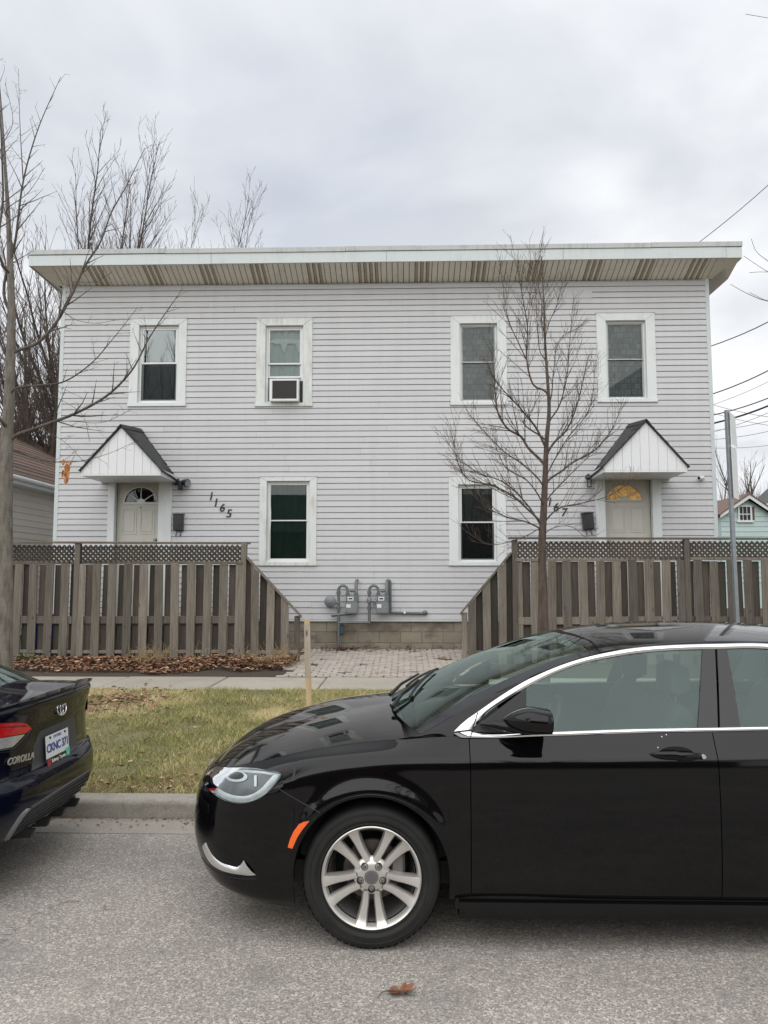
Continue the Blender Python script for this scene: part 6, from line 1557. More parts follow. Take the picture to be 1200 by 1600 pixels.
# ================================================================== TREES
def rot_about(v, ax, a): return Matrix.Rotation(a, 3, ax) @ v
def line(p, d, L, n, jit, up, r):
    pts = [Vector(p)]; d = Vector(d).normalized()
    for k in range(n):
        d = (d + Vector((r.gauss(0, jit), r.gauss(0, jit), r.gauss(0, jit) + up))).normalized(); pts.append(pts[-1] + d * L / n)
    return pts
def twigs(m, pts, r0, depth, r, dens_, ratio, spread, up, lmin=.10, start=.2, sides=4, rmin=.0022, lscale=None):
    """ascending side shoots along a polyline"""
    seg = [(pts[i + 1] - pts[i]).length for i in range(len(pts) - 1)]; L = sum(seg)
    n = int(L * dens_ + r.random()); 
    for k in range(n):
        t = start + (1 - start) * (k + r.random()) / n; x = t * L; i = 0
        while i < len(seg) - 1 and x > seg[i]: x -= seg[i]; i += 1
        p = pts[i] + (pts[i + 1] - pts[i]) * (x / max(seg[i], 1e-6)); d = (pts[i + 1] - pts[i]).normalized()
        ax = d.orthogonal().normalized(); ax = rot_about(ax, d, r.uniform(0, 2 * math.pi)); nd = rot_about(d, ax, spread * r.uniform(.6, 1.25)); nd = (nd + Vector((0, 0, up))).normalized()
        l = (lscale or L) * ratio * r.uniform(.55, 1.2) * (1.2 - .9 * t)
        if l < lmin: l = lmin * r.uniform(.8, 1.3)
        rr = max(rmin, r0 * (1 - .75 * t) * .55); q = line(p, nd, l, 5 if l > .5 else 3, .045, up * .16, r)
        m.tube(q, [max(rmin * .75, rr * (1 - .8 * j / (len(q) - 1))) for j in range(len(q))], sides if depth > 0 else 3, cap=False)
        if depth > 0: twigs(m, q, rr, depth - 1, r, dens_ * .8, ratio * .95, spread, up, lmin * .8, .15, 3, rmin)
def px_tree(name, label, base_px, Y, trunk, tr, limbs, mat, seed, dens_, ratio, spread, up, group, depth=1, yspread=.7, lmin=.12, gz=.2, lmat=None, lsc=.8):
    r = random.Random(seed); tp = [at(p[0], p[1], Y) for p in trunk]
    t = empty(name, (tp[0].x, Y, gz), label, 'tree', group)
    m = MB(); tp2 = [Vector((tp[0].x, Y, gz - .15))] + tp; m.tube(smooth3(tp2, 4), list(np.interp(np.linspace(0, 1, 4 * len(tp2)), np.linspace(0, 1, len(tr)), tr)), 14); m.build('trunk', mat, t, smooth=60)
    cr = MB()
    for li, (pts, r0) in enumerate(limbs):
        dy = r.uniform(-yspread, yspread); n = len(pts)
        ty = [p[1] for p in trunk][::-1]; tx = [p[0] for p in trunk][::-1]; sx_ = float(np.interp(pts[0][1] + 9, ty, tx))
        if abs(sx_ - pts[0][0]) < 24: pts = [(sx_, pts[0][1] + 9)] + list(pts); n += 1
        P = [at(p[0], p[1], Y + dy * (k / (n - 1)) ** 1.2) for k, p in enumerate(pts)]; P = smooth3(P, 4)
        mm = MB(); mm.tube(P, [max(.0028, r0 * lsc * (1 - .86 * k / (len(P) - 1))) for k in range(len(P))], 7); mm.build('limb', lmat or mat, t, smooth=60)
        twigs(cr, P, r0 * .8, depth, r, dens_, ratio, spread, up, lmin, .18)
    twigs(cr, smooth3(tp[len(tp) // 2:], 3), tr[-2], depth, r, dens_ * .8, ratio * .6, spread, up, lmin, .25)
    cr.build('crown', lmat or mat, t); return t
def smooth3(P, n):
    A = np.array([tuple(p) for p in P]); K = np.concatenate([[0], np.cumsum(np.linalg.norm(np.diff(A, axis=0), axis=1))]); return [Vector(q) for q in hermite(K, A, np.linspace(0, K[-1], n * len(P)))]
c_ = lambda l: [(690 + x * .3125, 380 + y * .3125) for x, y in l]
small_limbs = [(c_([(495, 1085), (430, 1020), (395, 965), (340, 935), (290, 870), (270, 770), (262, 640), (240, 480)]), .024), (c_([(510, 1000), (470, 920), (430, 870), (380, 810), (330, 760), (275, 690), (205, 575)]), .020), (c_([(490, 960), (440, 930), (410, 900), (460, 820), (472, 740)]), .015),
    (c_([(520, 740), (470, 720), (435, 640), (425, 560), (430, 430), (410, 300), (362, 50)]), .017), (c_([(428, 590), (385, 500), (340, 400), (310, 240), (290, 80)]), .010), (c_([(530, 1050), (560, 1000), (620, 940), (670, 830), (700, 720), (735, 560)]), .020), (c_([(535, 900), (580, 830), (620, 700), (640, 500), (655, 310)]), .014),
    (c_([(540, 1180), (600, 1140), (650, 1100), (760, 1040), (840, 950), (880, 870), (920, 790)]), .018), (c_([(520, 1390), (580, 1330), (700, 1300), (830, 1265), (960, 1170)]), .014), (c_([(490, 1390), (430, 1330), (350, 1260), (250, 1210), (130, 1180), (70, 1060), (68, 910)]), .018), (c_([(490, 1400), (430, 1310), (300, 1190), (190, 1150), (90, 1080), (10, 960)]), .015),
    (c_([(500, 1440), (440, 1400), (330, 1370), (240, 1330), (150, 1250), (90, 1170)]), .014), (c_([(490, 1430), (450, 1450), (380, 1480), (230, 1505), (120, 1440)]), .009), (c_([(530, 1440), (640, 1415), (720, 1470)]), .008), (c_([(525, 1290), (620, 1180), (720, 1080), (790, 990)]), .013), (c_([(500, 1200), (410, 1110), (310, 1040), (230, 960), (120, 830)]), .014),
    (c_([(545, 780), (560, 640), (600, 470), (690, 420)]), .011), (c_([(515, 500), (545, 380), (590, 290), (625, 200)]), .009), (c_([(500, 560), (480, 430), (470, 260), (440, 40)]), .009), (c_([(505, 420), (500, 300), (480, 180), (500, 0)]), .008), (c_([(500, 1290), (420, 1180), (330, 1130), (250, 980), (215, 940)]), .012), (c_([(530, 1150), (640, 960), (730, 850), (770, 590)]), .012)]
px_tree('young_tree', 'small bare tree in front of the right fence', None, 9.5, [(849, 1010), (848, 900), (847, 850), (850, 790), (852, 740), (854, 690), (858, 640), (856, 600), (852, 540), (850, 480), (848, 440), (846, 400)], [.088, .078, .072, .058, .05, .044, .036, .028, .022, .017, .012, .008, .004], small_limbs, M['bark_brown'], 5, 14.0, .36, R(38), .26, 'bare trees', 1, .7, .16)
left_limbs = [([(16, 688), (60, 668), (120, 645), (170, 616), (205, 580), (235, 525), (265, 480), (285, 452)], .032), ([(18, 612), (60, 602), (95, 598), (140, 570), (180, 525), (215, 480)], .018), ([(17, 558), (60, 535), (85, 508), (110, 465), (135, 412), (155, 382), (175, 330), (195, 295), (226, 232)], .030),
    ([(12, 480), (25, 370), (38, 275), (60, 200), (95, 120)], .026), ([(36, 280), (31, 190), (29, 108)], .010), ([(8, 420), (5, 300), (0, 180), (-10, 60)], .024), ([(16, 705), (60, 718), (110, 722), (160, 712), (212, 690)], .012), ([(4, 660), (-40, 600), (-70, 500)], .03), ([(5, 560), (-40, 480), (-60, 380)], .022),
    ([(40, 600), (90, 622), (130, 650), (140, 690)], .006), ([(90, 480), (120, 500), (150, 505), (180, 500)], .007), ([(115, 440), (150, 440), (175, 425)], .006), ([(10, 330), (45, 300), (70, 262)], .010), ([(2, 250), (20, 190), (8, 130)], .008), ([(110, 658), (160, 660), (205, 640)], .006), ([(60, 668), (100, 690), (130, 720)], .006)]
lt = px_tree('street_tree', 'grey-barked bare tree at the left edge, its limbs reaching over the house', None, 9.7, [(7, 1090), (8, 1000), (9, 900), (9, 800), (11, 700), (15, 600), (18, 500), (16, 420), (13, 340), (8, 260), (2, 170), (-8, 50)], [.098, .092, .088, .084, .079, .071, .059, .047, .035, .024, .016, .008, .003], left_limbs, M['bark_grey'], 11, 6.0, .17, R(50), .12, 'bare trees', 1, .8, .10, lmat=M['bark_limb'])
# last orange leaves hanging from a twig
for k in range(9):
    p = at(103 + rng.uniform(-9, 7), 738 + rng.uniform(-16, 14), 9.6); m = MB(); s_ = rng.uniform(.04, .075); a = rng.uniform(0, 6.28)
    dx, dy = math.cos(a) * s_ * .55, math.sin(a) * s_ * .55
    m.add([p + Vector((0, 0, s_)), p + Vector((dx, dy, s_ * .4)), p + Vector((dx * .7, dy * .7 - .01, -s_ * .5)), p + Vector((0, -.015, -s_)), p + Vector((-dx * .8, -dy * .8, -s_ * .4)), p + Vector((-dx, -dy, s_ * .3))], [(0, 1, 2, 3), (0, 3, 4, 5)]); m.build('hanging_leaf', M['leaf_orange'], lt)
m = MB(); m.tube([at(112, 721, 9.7), at(108, 728, 9.62), at(104, 738, 9.6), at(103, 748, 9.6)], .004, 4); m.build('leaf_stem', M['bark_grey'], lt)

def wild_tree(name, label, x, y, gz, h, r0, seed, stems, spread, mat, group, dens_=2.0, cat='tree', depth=2):
    r = random.Random(seed); t = empty(name, (x, y, gz), label, cat, group); cr = MB()
    tb = line((x, y, gz - .2), (r.gauss(0, .04), r.gauss(0, .04), 1), h * .30, 4, .03, 0, r); m = MB(); m.tube(tb, [r0, r0 * .9, r0 * .82, r0 * .78, r0 * .75], 10); m.build('trunk', mat, t, smooth=60)
    for k in range(stems):
        a = 2 * math.pi * (k + r.random() * .6) / stems; s_ = spread * r.uniform(.35, 1.15); st = tb[r.randint(2, 4)]
        P = line(st, (math.cos(a) * s_, math.sin(a) * s_, 1), h * r.uniform(.55, .76), 9, .055, .05, r); P = smooth3(P, 2); mm = MB(); rr = r0 * r.uniform(.35, .55); mm.tube(P, [max(.008, rr * (1 - .9 * j / (len(P) - 1))) for j in range(len(P))], 6); mm.build('limb', mat, t, smooth=60)
        twigs(cr, P, rr * .7, depth, r, dens_ * 1.5, .32, R(32), .26, .45, .10, 4, .0062)
    cr.build('crown', M['twig_far'], t); return t
bgx = lambda px, Y: at(px, 800, Y).x
G_ = 'bare trees behind the houses'
wild_tree('bare_tree', 'tall bare tree behind the house, tips rising over its left roof end', bgx(128, 27), 27, .4, 17.4, .18, 21, 20, .42, M['bark_far'], G_)
wild_tree('bare_tree', 'dense bare tree between the grey house and the brown-roofed neighbour', bgx(50, 25), 25, .4, 12.5, .20, 22, 13, .60, M['bark_far'], G_, 2.6)
wild_tree('bare_tree', 'bare tree behind the roof, its low tips furthest along the roof edge', bgx(312, 33), 33, .4, 17.0, .15, 23, 16, .30, M['bark_far'], G_)
wild_tree('bare_tree', 'bare tree far back at the left edge of the picture', bgx(-5, 30), 30, .4, 12.0, .20, 24, 10, .50, M['bark_far'], G_, 2.4)
wild_tree('bare_tree', 'far bare tree above the green gable, nearest the grey house', bgx(1138, 56), 56, .3, 11.0, .22, 25, 13, .85, M['bark_far'], G_, 1.5, depth=2)
wild_tree('bare_tree', 'far bare tree above the green gable, at the right edge', bgx(1187, 60), 60, .3, 12.6, .26, 26, 13, .85, M['bark_far'], G_, 1.5, depth=2)
wild_tree('bare_tree', 'bare tree behind the house between the two taller ones', bgx(215, 31), 31, .4, 16.4, .15, 27, 16, .36, M['bark_far'], G_)
# branch tips that reach in from a tree beyond the right edge
rt = [([(1420, 700), (1330, 560), (1250, 470), (1200, 471), (1170, 460), (1141, 444)], .03), ([(1330, 560), (1250, 450), (1200, 425), (1171, 427 - 1)], .02), ([(1290, 500), (1240, 470), (1200, 470), (1171, 457)], .014), ([(1330, 540), (1250, 450), (1200, 425), (1162, 400)], .018), ([(1300, 480), (1240, 440), (1200, 408), (1181, 392), (1174, 373)], .016), ([(1420, 500), (1300, 150), (1240, 40), (1165, 22)], .02)]
r_ = random.Random(3); t = empty('street_tree', (at(1430, 700, 12).x, 12, .3), 'tree beyond the right edge, only a few bare branch tips in view', 'tree', 'bare trees')
m = MB(); q = at(1420, 700, 12); m.tube([(q.x + .1, 12, .2), (q.x + .05, 12, 2.0), q, at(1420, 500, 12), at(1430, 100, 12)], [.14, .12, .10, .07, .03], 10); m.build('trunk', M['bark_grey'], t, smooth=60)
for pts, r0 in rt:
    m = MB(); P = smooth3([at(p[0], p[1], 12) for p in pts], 4); m.tube(P, [max(.004, r0 * (1 - .9 * k / (len(P) - 1))) for k in range(len(P))], 5); m.build('limb', M['bark_grey'], t, smooth=60)
# trees and a house across the street, behind the viewer: they show in the glass and paint
wild_tree('bare_tree', 'bare tree across the street, mirrored in the upper left window', -14.5, -15, 0, 19.0, .28, 31, 15, .75, M['bark_far'], 'bare trees across the street', 1.3)
wild_tree('bare_tree', 'bare tree across the street, mirrored in the car paint', 3.5, -16, 0, 10, .22, 32, 10, .55, M['bark_far'], 'bare trees across the street', 1.3)

# ================================================================== NEIGHBOURS
nx = -9.0
nh = empty('house', (-12, 20, .4), 'low tan-sided neighbour house with brown roof at the left edge', 'house')
ea = atx(20, 753, nx); ez = ea.z
m = MB(); m.box(-16.5, nx - .02, 15.8, 26, .3, ez - .1); m.build('wall', M['siding_tan'], nh)
z = .45; k = 0
while z < ez - .16:
    m = MB(); m.add([(nx, 15.8, z + .15), (nx + .016, 15.8, z), (nx + .016, 26, z), (nx, 26, z + .15), (nx, 15.8, z), (nx, 26, z)], [(0, 1, 2, 3), (1, 4, 5, 2), (0, 4, 1), (3, 2, 5)]); m.build('siding_board', M['siding_tan'], nh); z += .15
m = MB(); m.cbox(nx - .02, nx + .34, 15.4, 26.3, ez - .10, ez - .075, c=.004); m.build('soffit', M['trim'], nh)
m = MB(); m.cbox(nx + .34, nx + .37, 15.4, 26.3, ez - .11, ez + .07, c=.006); m.build('fascia', M['trim'], nh)
m = MB(); m.tube([(nx + .43, 15.4, ez + .02), (nx + .43, 26.3, ez - .01)], .055, 8); m.build('eaves_gutter', M['trim'], nh, smooth=50)
rl = Vector((-4.3, 0, 2.5)); 
for r in range(16):
    a = Vector((nx + .42, 0, ez + .06)) + rl * (r / 16); b = Vector((nx + .42, 0, ez + .06)) + rl * ((r + 1.15) / 16)
    m = MB(); m.prism([a + Vector((0, 15.3, .03)), a + Vector((0, 26.4, .03)), b + Vector((0, 26.4, .012)), b + Vector((0, 15.3, .012))], (-.006, 0, -.02)); fix_normals(m.build('shingle_course', M['roof_brown'], nh))
m = MB(); m.add([(nx + .4, 15.4, ez + .03), (nx + .4, 26.3, ez + .03), (nx - 3.9, 26.3, ez + 2.55), (nx - 3.9, 15.4, ez + 2.55), (nx - 8.2, 26.3, ez + .03), (nx - 8.2, 15.4, ez + .03)], [(0, 1, 2, 3), (3, 2, 4, 5), (0, 3, 5), (1, 4, 2)]); m.build('roof', M['roof_brown'], nh)
q = at(28, 735, 25.0); m = MB(); m.cbox(q.x - .28, q.x + .28, 24.7, 25.3, 3.5, at(28, 684, 25).z, c=.01); m.build('chimney', plain('chimney_brick', (.14, .06, .045), .9, 0, .35, 9), nh)
# green gabled house far right
Yg = 36.0; g = lambda px, py, Y=Yg: at(px, py, Y)
gh = empty('house', (g(1166, 900).x, Yg, .3), 'pale green gabled house with small white window behind the right fence', 'house')
L_, R_, A_ = g(1126, 806), g(1207, 806), g(1166, 779)
zt = lambda x: L_.z + (A_.z - L_.z) * (1 - abs(x - A_.x) / (A_.x - L_.x))
m = MB(); m.prism([(L_.x, Yg, .3), (R_.x, Yg, .3), (R_.x, Yg, L_.z), (A_.x, Yg, A_.z), (L_.x, Yg, L_.z)], (0, 9, 0)); fix_normals(m.build('wall', M['siding_green'], gh))
z = 1.6
while z < A_.z - .15:
    x0, x1 = L_.x, R_.x
    if z + .24 > L_.z:
        f = (z + .24 - L_.z) / (A_.z - L_.z); x0 = L_.x + (A_.x - L_.x) * f; x1 = R_.x - (R_.x - A_.x) * f
    if x1 - x0 > .1:
        m = MB(); m.prism([(x0, Yg - .004, z + .24), (x0, Yg - .03, z), (x0, Yg - .002, z)], (x1 - x0, 0, 0)); fix_normals(m.build('siding_board', M['siding_green'], gh))
    z += .235
w0, w1 = g(1154.5, 813), g(1171.5, 792)
gw = empty('window', ((w0.x + w1.x) / 2, Yg, w0.z)); gw.parent = gh; gw.location = WL[gw.name] - WL[gh.name]
m = MB(); m.box(w0.x, w1.x, Yg - .06, Yg - .035, w0.z, w1.z); m.build('pane', M['black_plastic'], gw)
m = MB(); t_ = .06
for (a, b, c, d) in ((w0.x - t_, w0.x + .02, w0.z, w1.z), (w1.x - .02, w1.x + t_, w0.z, w1.z), (w0.x - t_, w1.x + t_, w1.z, w1.z + t_)): m.box(a, b, Yg - .09, Yg - .02, c, d)
m.build('frame', M['trim'], gw); m = MB(); m.box(w0.x - .12, w1.x + .12, Yg - .12, Yg - .02, w0.z - .10, w0.z); m.build('sill', M['trim'], gw)
m = MB(); xm = (w0.x + w1.x) / 2
for q in (-.09, .09): m.box(xm + q - .012, xm + q + .012, Yg - .075, Yg - .06, w0.z, w1.z)
zm_ = w0.z + (w1.z - w0.z) * .45; m.box(w0.x, w1.x, Yg - .077, Yg - .0605, zm_ - .02, zm_ + .02); m.build('muntin', M['trim'], gw)
m = MB(); m.box(w1.x + t_, w1.x + t_ + .12, Yg - .05, Yg - .015, w0.z, w1.z); m.build('shutter_strip', plain('shutter_brown', (.12, .07, .05), .7), gw)
for s_, e in ((-1, L_), (1, R_)):
    d = Vector((e.x - A_.x, 0, e.z - A_.z)); e2 = Vector((A_.x, 0, A_.z)) + d * 1.12
    m = MB(); m.prism([(A_.x, Yg - .35, A_.z - .02), (e2.x, Yg - .35, e2.z - .02), (e2.x, Yg - .35, e2.z + .12), (A_.x, Yg - .35, A_.z + .15)], (0, .05, 0)); fix_normals(m.build('bargeboard', M['trim_worn'], gh))
    m = MB(); m.prism([(A_.x, Yg - .38, A_.z + .151), (e2.x + s_ * .05, Yg - .38, e2.z + .10), (e2.x + s_ * .05, Yg - .38, e2.z + .16), (A_.x, Yg - .38, A_.z + .23)], (0, 9.4, 0)); fix_normals(m.build('roof', M['roof_brown'], gh))
# its lower wing with a brown roof to the left, and a grey roof behind
a, b, c, d = g(1085, 812, 38), g(1140, 812, 38), g(1140, 782, 41), g(1085, 782, 41)
m = MB(); m.add([a, b, c, d, a - Vector((0, 0, .15)), b - Vector((0, 0, .15))], [(0, 1, 2, 3), (0, 4, 5, 1)]); m.build('wing_roof', M['roof_brown'], gh)
m = MB(); m.box(a.x + .2, b.x, 38.3, 41, .3, a.z - .1); m.build('wing_wall', M['siding_green'], gh)
gr = empty('house', (g(1195, 800, 52).x, 52, .3), 'grey-roofed house behind the green gable', 'house')
a, b, c, d = g(1172, 788, 50), g(1300, 783, 50), g(1300, 752, 56), g(1200, 763, 56)
m = MB(); m.add([a, b, c, d], [(0, 1, 2, 3)]); m.build('roof', M['roof_grey'], gr)
m = MB(); m.box(a.x + .3, b.x, 50.4, 56, .3, min(a.z, b.z) - .05); m.build('wall', M['siding_tan'], gr); m = MB(); m.prism([a, b, b + Vector((0, 0, -.3)), a + Vector((0, 0, -.3))], (0, .06, 0)); m.build('fascia', M['trim'], gr)
# house across the street (seen only as a reflection)
oh = empty('house', (2, -24, 0), 'brick house across the street, mirrored in glass and paint', 'house')
m = MB(); m.box(-15, 12, -30, -22, -.3, 5.0); m.build('wall', plain('brick_red', (.17, .085, .06), .9, 0, .3, 3), oh)
m = MB(); m.add([(-15.5, -21.6, 4.9), (12.5, -21.6, 4.9), (12.5, -26, 7.9), (-15.5, -26, 7.9), (12.5, -30.4, 4.9), (-15.5, -30.4, 4.9)], [(0, 1, 2, 3), (3, 2, 4, 5), (0, 3, 5), (1, 4, 2)]); m.build('roof', M['roof_grey'], oh)
for xx in (-5, -1, 3, 6.5):
    m = MB(); m.box(xx, xx + 1.2, -21.98, -21.9, 1.2, 2.8); m.build('window', M['gloss_black'], oh)

# ================================================================== WIRES
WIR = [((1097, 375), (1200, 283), 26, .012, 'thin wire rising from behind the roof end to the right edge'), ((1110, 541), (1200, 496), 24, .016, 'black wire crossing the sky halfway up the right corner of the house'),
       ((1112, 616), (1200, 572), 24, .018, 'black wire just above the thin one beside the sign post top'), ((1112, 633), (1200, 590), 26, .007, 'very thin wire between two thicker ones beside the sign post top'), ((1112, 649), (1200, 615), 24, .017, 'black wire passing just behind the top of the sign post'),
       ((1112, 662), (1200, 627), 24, .028, 'thickest black cable crossing behind the sign post'), ((1112, 632), (1200, 646), 30, .009, 'thin wire sagging across the others towards the right edge'), ((1112, 645), (1200, 659), 30, .008, 'lower of the two thin wires that sag to the right'),
       ((1112, 676), (1200, 639), 28, .008, 'thin wire under the thickest cable'), ((1112, 673), (1200, 652), 28, .008, 'pale thin wire second below the thickest cable'), ((1112, 687), (1200, 668), 28, .008, 'thin wire third below the thickest cable'), ((1112, 700), (1200, 690), 28, .007, 'lowest thin wire above the far trees')]
for (a, b, Y, r, lab) in WIR:
    A, B = at(a[0], a[1], Y), at(b[0], b[1], Y - 2); d = B - A; P = [A - d * .4 + d * 2.6 * t + Vector((0, 0, -.25 * math.sin(math.pi * t) + .25 * math.sin(math.pi * .4 / 2.6))) for t in np.linspace(0, 1, 14)]
    m = MB(); m.tube(P, r, 5); o = m.build('overhead_wire', M['wire']); tag(o, lab, 'wire', 'overhead wires')

# ================================================================== GRASS, LEAVES
def tri_cloud(name, V, tones, mat, per):
    """V: (n*per,3) triangles list"""
    n = len(V) // 3; me = bpy.data.meshes.new(name); me.vertices.add(len(V)); me.vertices.foreach_set('co', V.astype(np.float32).ravel())
    me.loops.add(n * 3); me.loops.foreach_set('vertex_index', np.arange(n * 3, dtype=np.int32)); me.polygons.add(n); me.polygons.foreach_set('loop_start', np.arange(0, n * 3, 3, dtype=np.int32)); me.polygons.foreach_set('loop_total', np.full(n, 3, dtype=np.int32))
    me.update(calc_edges=True); at_ = me.attributes.new('tone', 'FLOAT', 'POINT'); at_.data.foreach_set('value', tones.astype(np.float32)); me.materials.append(mat)
    return link(name, me)
ng = np.random.default_rng(4)
def vnoise(x, y, s, seed):
    g = np.random.default_rng(seed).random((64, 64)); xi, yi = x * s, y * s; x0, y0 = np.floor(xi).astype(int), np.floor(yi).astype(int); fx, fy = xi - x0, yi - y0; fx = fx * fx * (3 - 2 * fx); fy = fy * fy * (3 - 2 * fy)
    q = lambda a, b: g[a % 64, b % 64]
    return (q(x0, y0) * (1 - fx) + q(x0 + 1, y0) * fx) * (1 - fy) + (q(x0, y0 + 1) * (1 - fx) + q(x0 + 1, y0 + 1) * fx) * fy
NB = 260000
gx = np.concatenate([ng.uniform(-4.6, 1.6, int(NB * .86)), ng.uniform(-12, 12, NB - int(NB * .86))]); gy = 5.93 + (10.38 - 5.93) * ng.random(NB) ** 1.15
n1 = vnoise(gx + 40, gy + 40, .9, 1); n2 = vnoise(gx + 40, gy + 40, 2.6, 2); n3 = vnoise(gx + 40, gy + 40, 7, 3)
cov = .35 * n1 + .4 * n2 + .25 * n3; keep = ng.random(NB) < np.clip((cov - .18) * 3.2, .12, 1)
# bare, leafy corner behind the navy car
bare = np.exp(-(((gx + 3.4) / .6) ** 2 + ((gy - 9.4) / 1.0) ** 2)); keep &= ng.random(NB) > bare * .9; edge = gy < 6.12; keep &= ~(edge & (ng.random(NB) < .6))
gx, gy, n1, n2, n3 = gx[keep], gy[keep], n1[keep], n2[keep], n3[keep]; n = len(gx)
tt = np.clip((gy - 5.9) / (10.36 - 5.9), 0, 1); gzv = .128 + .152 * tt ** .8 + .018 * np.sin(gx * 1.3 + gy * 2.1) * np.sin(tt * np.pi) + .012 * np.sin(gx * 3.1 - gy * 1.7) * np.sin(tt * np.pi)
ang = ng.uniform(0, 2 * np.pi, n); lean = ng.uniform(.2, 1.5, n); hgt = ng.uniform(.018, .060, n) * (.7 + .7 * n2); wid = ng.uniform(.0018, .0042, n); la = ang + ng.normal(0, .6, n) + n1 * 6
B = np.stack([gx, gy, gzv - .004], 1); sd = np.stack([np.cos(ang), np.sin(ang), np.zeros(n)], 1) * wid[:, None]; tip = B + np.stack([np.cos(la) * lean * hgt, np.sin(la) * lean * hgt, hgt * (1.15 - .5 * lean / 1.5)], 1)
V = np.stack([B - sd, B + sd, tip], 1).reshape(-1, 3)
tone = np.clip(.48 + 1.5 * (.4 * n1 + .4 * n2 + .2 * n3 - .5) + ng.normal(0, .24, n) + .08 * (1 - tt), 0, 1); tone = np.repeat(tone, 3)
o = tri_cloud('grass', V, tone, M['grass'], 1); tag(o, 'patchy yellow-green winter grass between kerb and sidewalk', 'grass', None, 'stuff')
def leaves(name, label, N, fx, zf, smin, smax, tonef, seed, lift=.03, mat=None):
    g = np.random.default_rng(seed); x, y = fx(g, N); n = len(x); z = zf(x, y) + g.uniform(.002, lift, n); s = g.uniform(smin, smax, n); a = g.uniform(0, 2 * np.pi, n); ti = g.uniform(-.6, .6, n); cu = g.uniform(.1, .6, n)
    ex = np.stack([np.cos(a), np.sin(a), ti * .5], 1); ey = np.stack([-np.sin(a), np.cos(a), g.uniform(-.6, .6, n)], 1); up = np.array([0, 0, 1.0]); C0 = np.stack([x, y, z], 1)
    p = lambda u, v, h: C0 + ex * (u * s)[:, None] + ey * (v * s)[:, None] + up * (h * s * cu)[:, None]
    a0, a1, a2, a3, a4, a5 = p(-1, 0, .6), p(-.3, .5, .9), p(.4, .42, .7), p(1, 0, .3), p(.4, -.42, .7), p(-.3, -.5, .9); mid = p(0, 0, 0)
    T = [(a0, a1, mid), (a1, a2, mid), (a2, a3, mid), (a3, a4, mid), (a4, a5, mid), (a5, a0, mid)]; V = np.stack([q for t in T for q in t], 1).reshape(-1, 3); tone = np.repeat(np.clip(tonef(g, n), 0, 1), 18)
    o = tri_cloud(name, V, tone, mat or M['leaf'], 6); tag(o, label, 'leaves', None, 'stuff'); return o
leaves('leaf_litter', 'brown dead leaves heaped along the foot of the left fence', 8200, lambda g, N: ((lambda X, Q: (X, 11.86 + .45 * vnoise(X + 30, X * 0, 2.3, 17) + 1.15 * Q ** .7))(g.uniform(-6.4, -1.85, N), g.random(N))), lambda x, y: .275 + (y - 11.7) * .046 + .09 * np.exp(-((y - 12.75) / .45) ** 2) * (.5 + vnoise(x + 20, y, 2.2, 9)), .012, .046, lambda g, n: g.normal(.50, .22, n), 5, .04)
leaves('leaf_scatter', 'scattered dead leaves and bits in the grass and along the kerb', 900, lambda g, N: (g.uniform(-4.5, 1.6, N), np.where(g.random(N) < .45, 5.95 + .35 * g.random(N), 5.95 + 4.4 * g.random(N))), lambda x, y: .13 + .15 * np.clip((y - 5.9) / 4.46, 0, 1) ** .8 + .01, .012, .03, lambda g, n: g.normal(.65, .25, n), 6, .02)
leaves('leaf_pile', 'dry leaves and stalks gathered by the sidewalk behind the navy car', 420, lambda g, N: (g.normal(-3.55, .33, N), g.normal(9.55, .55, N)), lambda x, y: .25 + 0 * x, .018, .045, lambda g, n: g.normal(.6, .22, n), 8, .05)
leaves('paver_debris', 'dark leaf debris on the pavers under the gas meters', 260, lambda g, N: (np.concatenate([g.normal(-1.15, .22, N // 2), g.normal(-.4, .7, N - N // 2)]), np.concatenate([g.normal(14.5, .09, N // 2), g.normal(14.55, .1, N - N // 2)])), lambda x, y: .275 + (y - 11.7) * .046 + .02, .015, .04, lambda g, n: g.normal(.2, .2, n), 12, .05)
leaves('kerb_debris', 'small pale leaves and grit lying in the gutter', 170, lambda g, N: (g.uniform(-2.9, -1.1, N), 5.73 - .25 * g.random(N) ** 2.5), lambda x, y: 0 * x + .004, .003, .016, lambda g, n: g.normal(.7, .25, n), 13, .008)
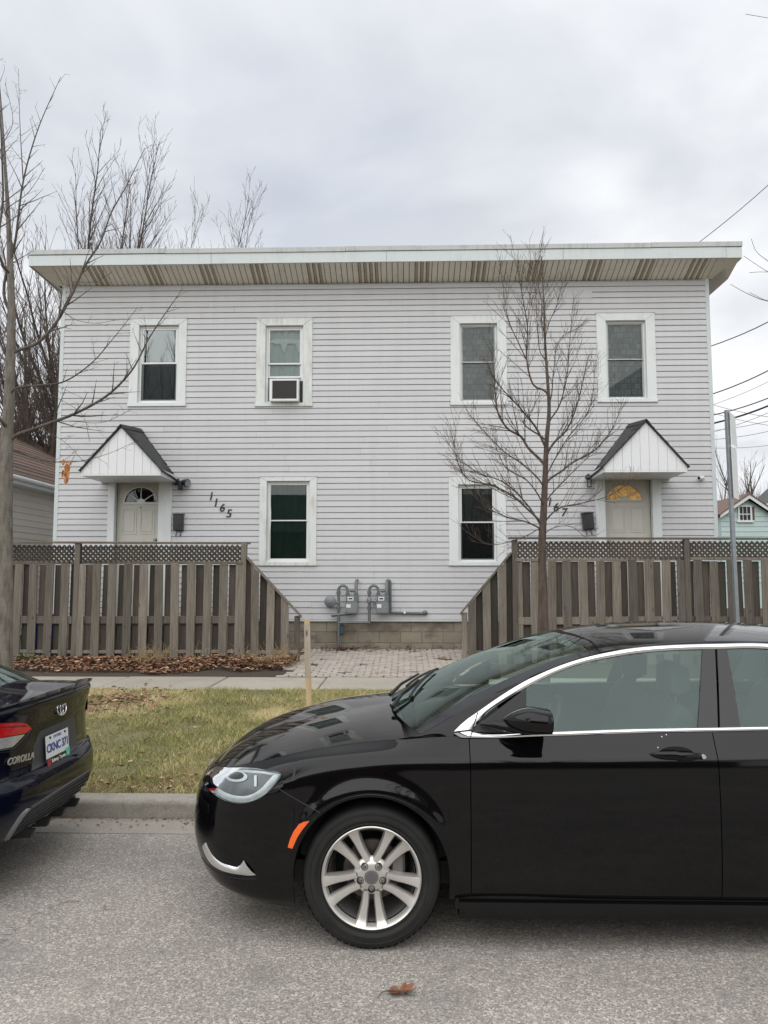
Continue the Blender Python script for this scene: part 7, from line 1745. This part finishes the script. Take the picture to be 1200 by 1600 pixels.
# dry stalks and weeds at the fence foot
m = MB(); r = random.Random(9)
for k in range(420):
    cx = r.choice([-4.3, -4.1, -1.95, -2.15, -2.7, -4.2, -2.05, -3.3, -4.15, -2.1]) + r.gauss(0, .16); p = Vector((cx, 12.75 + r.gauss(0, .12), .36)); q = line(p, (r.gauss(0, .5), r.gauss(0, .4), 1), r.uniform(.12, .45), 4, .22, -.16, r); m.tube(q, [.004, .003, .0025, .002, .0015], 3, cap=False)
o = m.build('dry_stalks', M['straw']); tag(o, 'dry straw stalks arching up along the foot of the left fence', 'stalks', None, 'stuff')
m = MB(); r = random.Random(19)
for k in range(330):
    c = at(r.gauss(45, 14), r.gauss(1030, 5), 12.6 + r.random() * .3); s_ = r.uniform(.015, .04); a = Vector((r.gauss(0, 1), r.gauss(0, 1), r.gauss(.4, .5))).normalized(); b = a.orthogonal().normalized()
    m.add([c - a * s_, c + b * s_ * .5, c + a * s_, c - b * s_ * .5], [(0, 1, 2, 3)])
o = m.build('weed_leaves', M['weed']); tag(o, 'low green weeds beside the trunk at the fence foot', 'weeds', None, 'stuff')
m = MB(); r = random.Random(29)
for k in range(120):
    cx, cy = r.choice([(.62, 13.6), (1.18, 13.75), (-.42, 11.95), (.2, 14.4), (1.3, 12.6)]); p = Vector((cx + r.gauss(0, .06), cy + r.gauss(0, .05), .275 + (cy - 11.7) * .046 + .005)); q = line(p, (r.gauss(0, .7), r.gauss(0, .7), 1), r.uniform(.03, .09), 3, .2, -.1, r); m.tube(q, [.005, .004, .003, .001], 3, cap=False)
o = m.build('paver_weeds', M['straw']); tag(o, 'tufts of dead weed growing between the pavers', 'weeds', None, 'stuff')
# oak leaf on the road
c = atz(627, 1551, .006); lf = empty('fallen_leaf', c, 'single curled brown oak leaf lying on the asphalt in front', 'leaf')
out = [(-.058, -.004), (-.045, .018), (-.022, .024), (-.008, .010), (.004, .030), (.020, .040), (.022, .016), (.045, .028), (.060, .022), (.040, .006), (.062, -.004), (.050, -.022), (.030, -.014), (.024, -.030), (.004, -.022), (-.010, -.008), (-.018, -.026), (-.040, -.022)]
m = MB(); ctr = c + Vector((0, 0, .004)); vs = [ctr] + [c + Vector((x, y * 1.25, .004 + .012 * abs(y) / .03 + .01 * (x > .02))) for x, y in out]; n_ = len(out); m.add(vs, [(0, 1 + k, 1 + (k + 1) % n_) for k in range(n_)]); m.build('leaf_blade', M['leaf_road'], lf)
m = MB(); m.tube([c + Vector((.05, 0, .010)), c + Vector((0, 0, .008)), c + Vector((-.058, -.004, .010)), c + Vector((-.082, -.022, .012)), c + Vector((-.098, -.05, .004))], [.0012, .0018, .0022, .002, .0016], 5); m.build('leaf_stem', M['bark_brown'], lf)
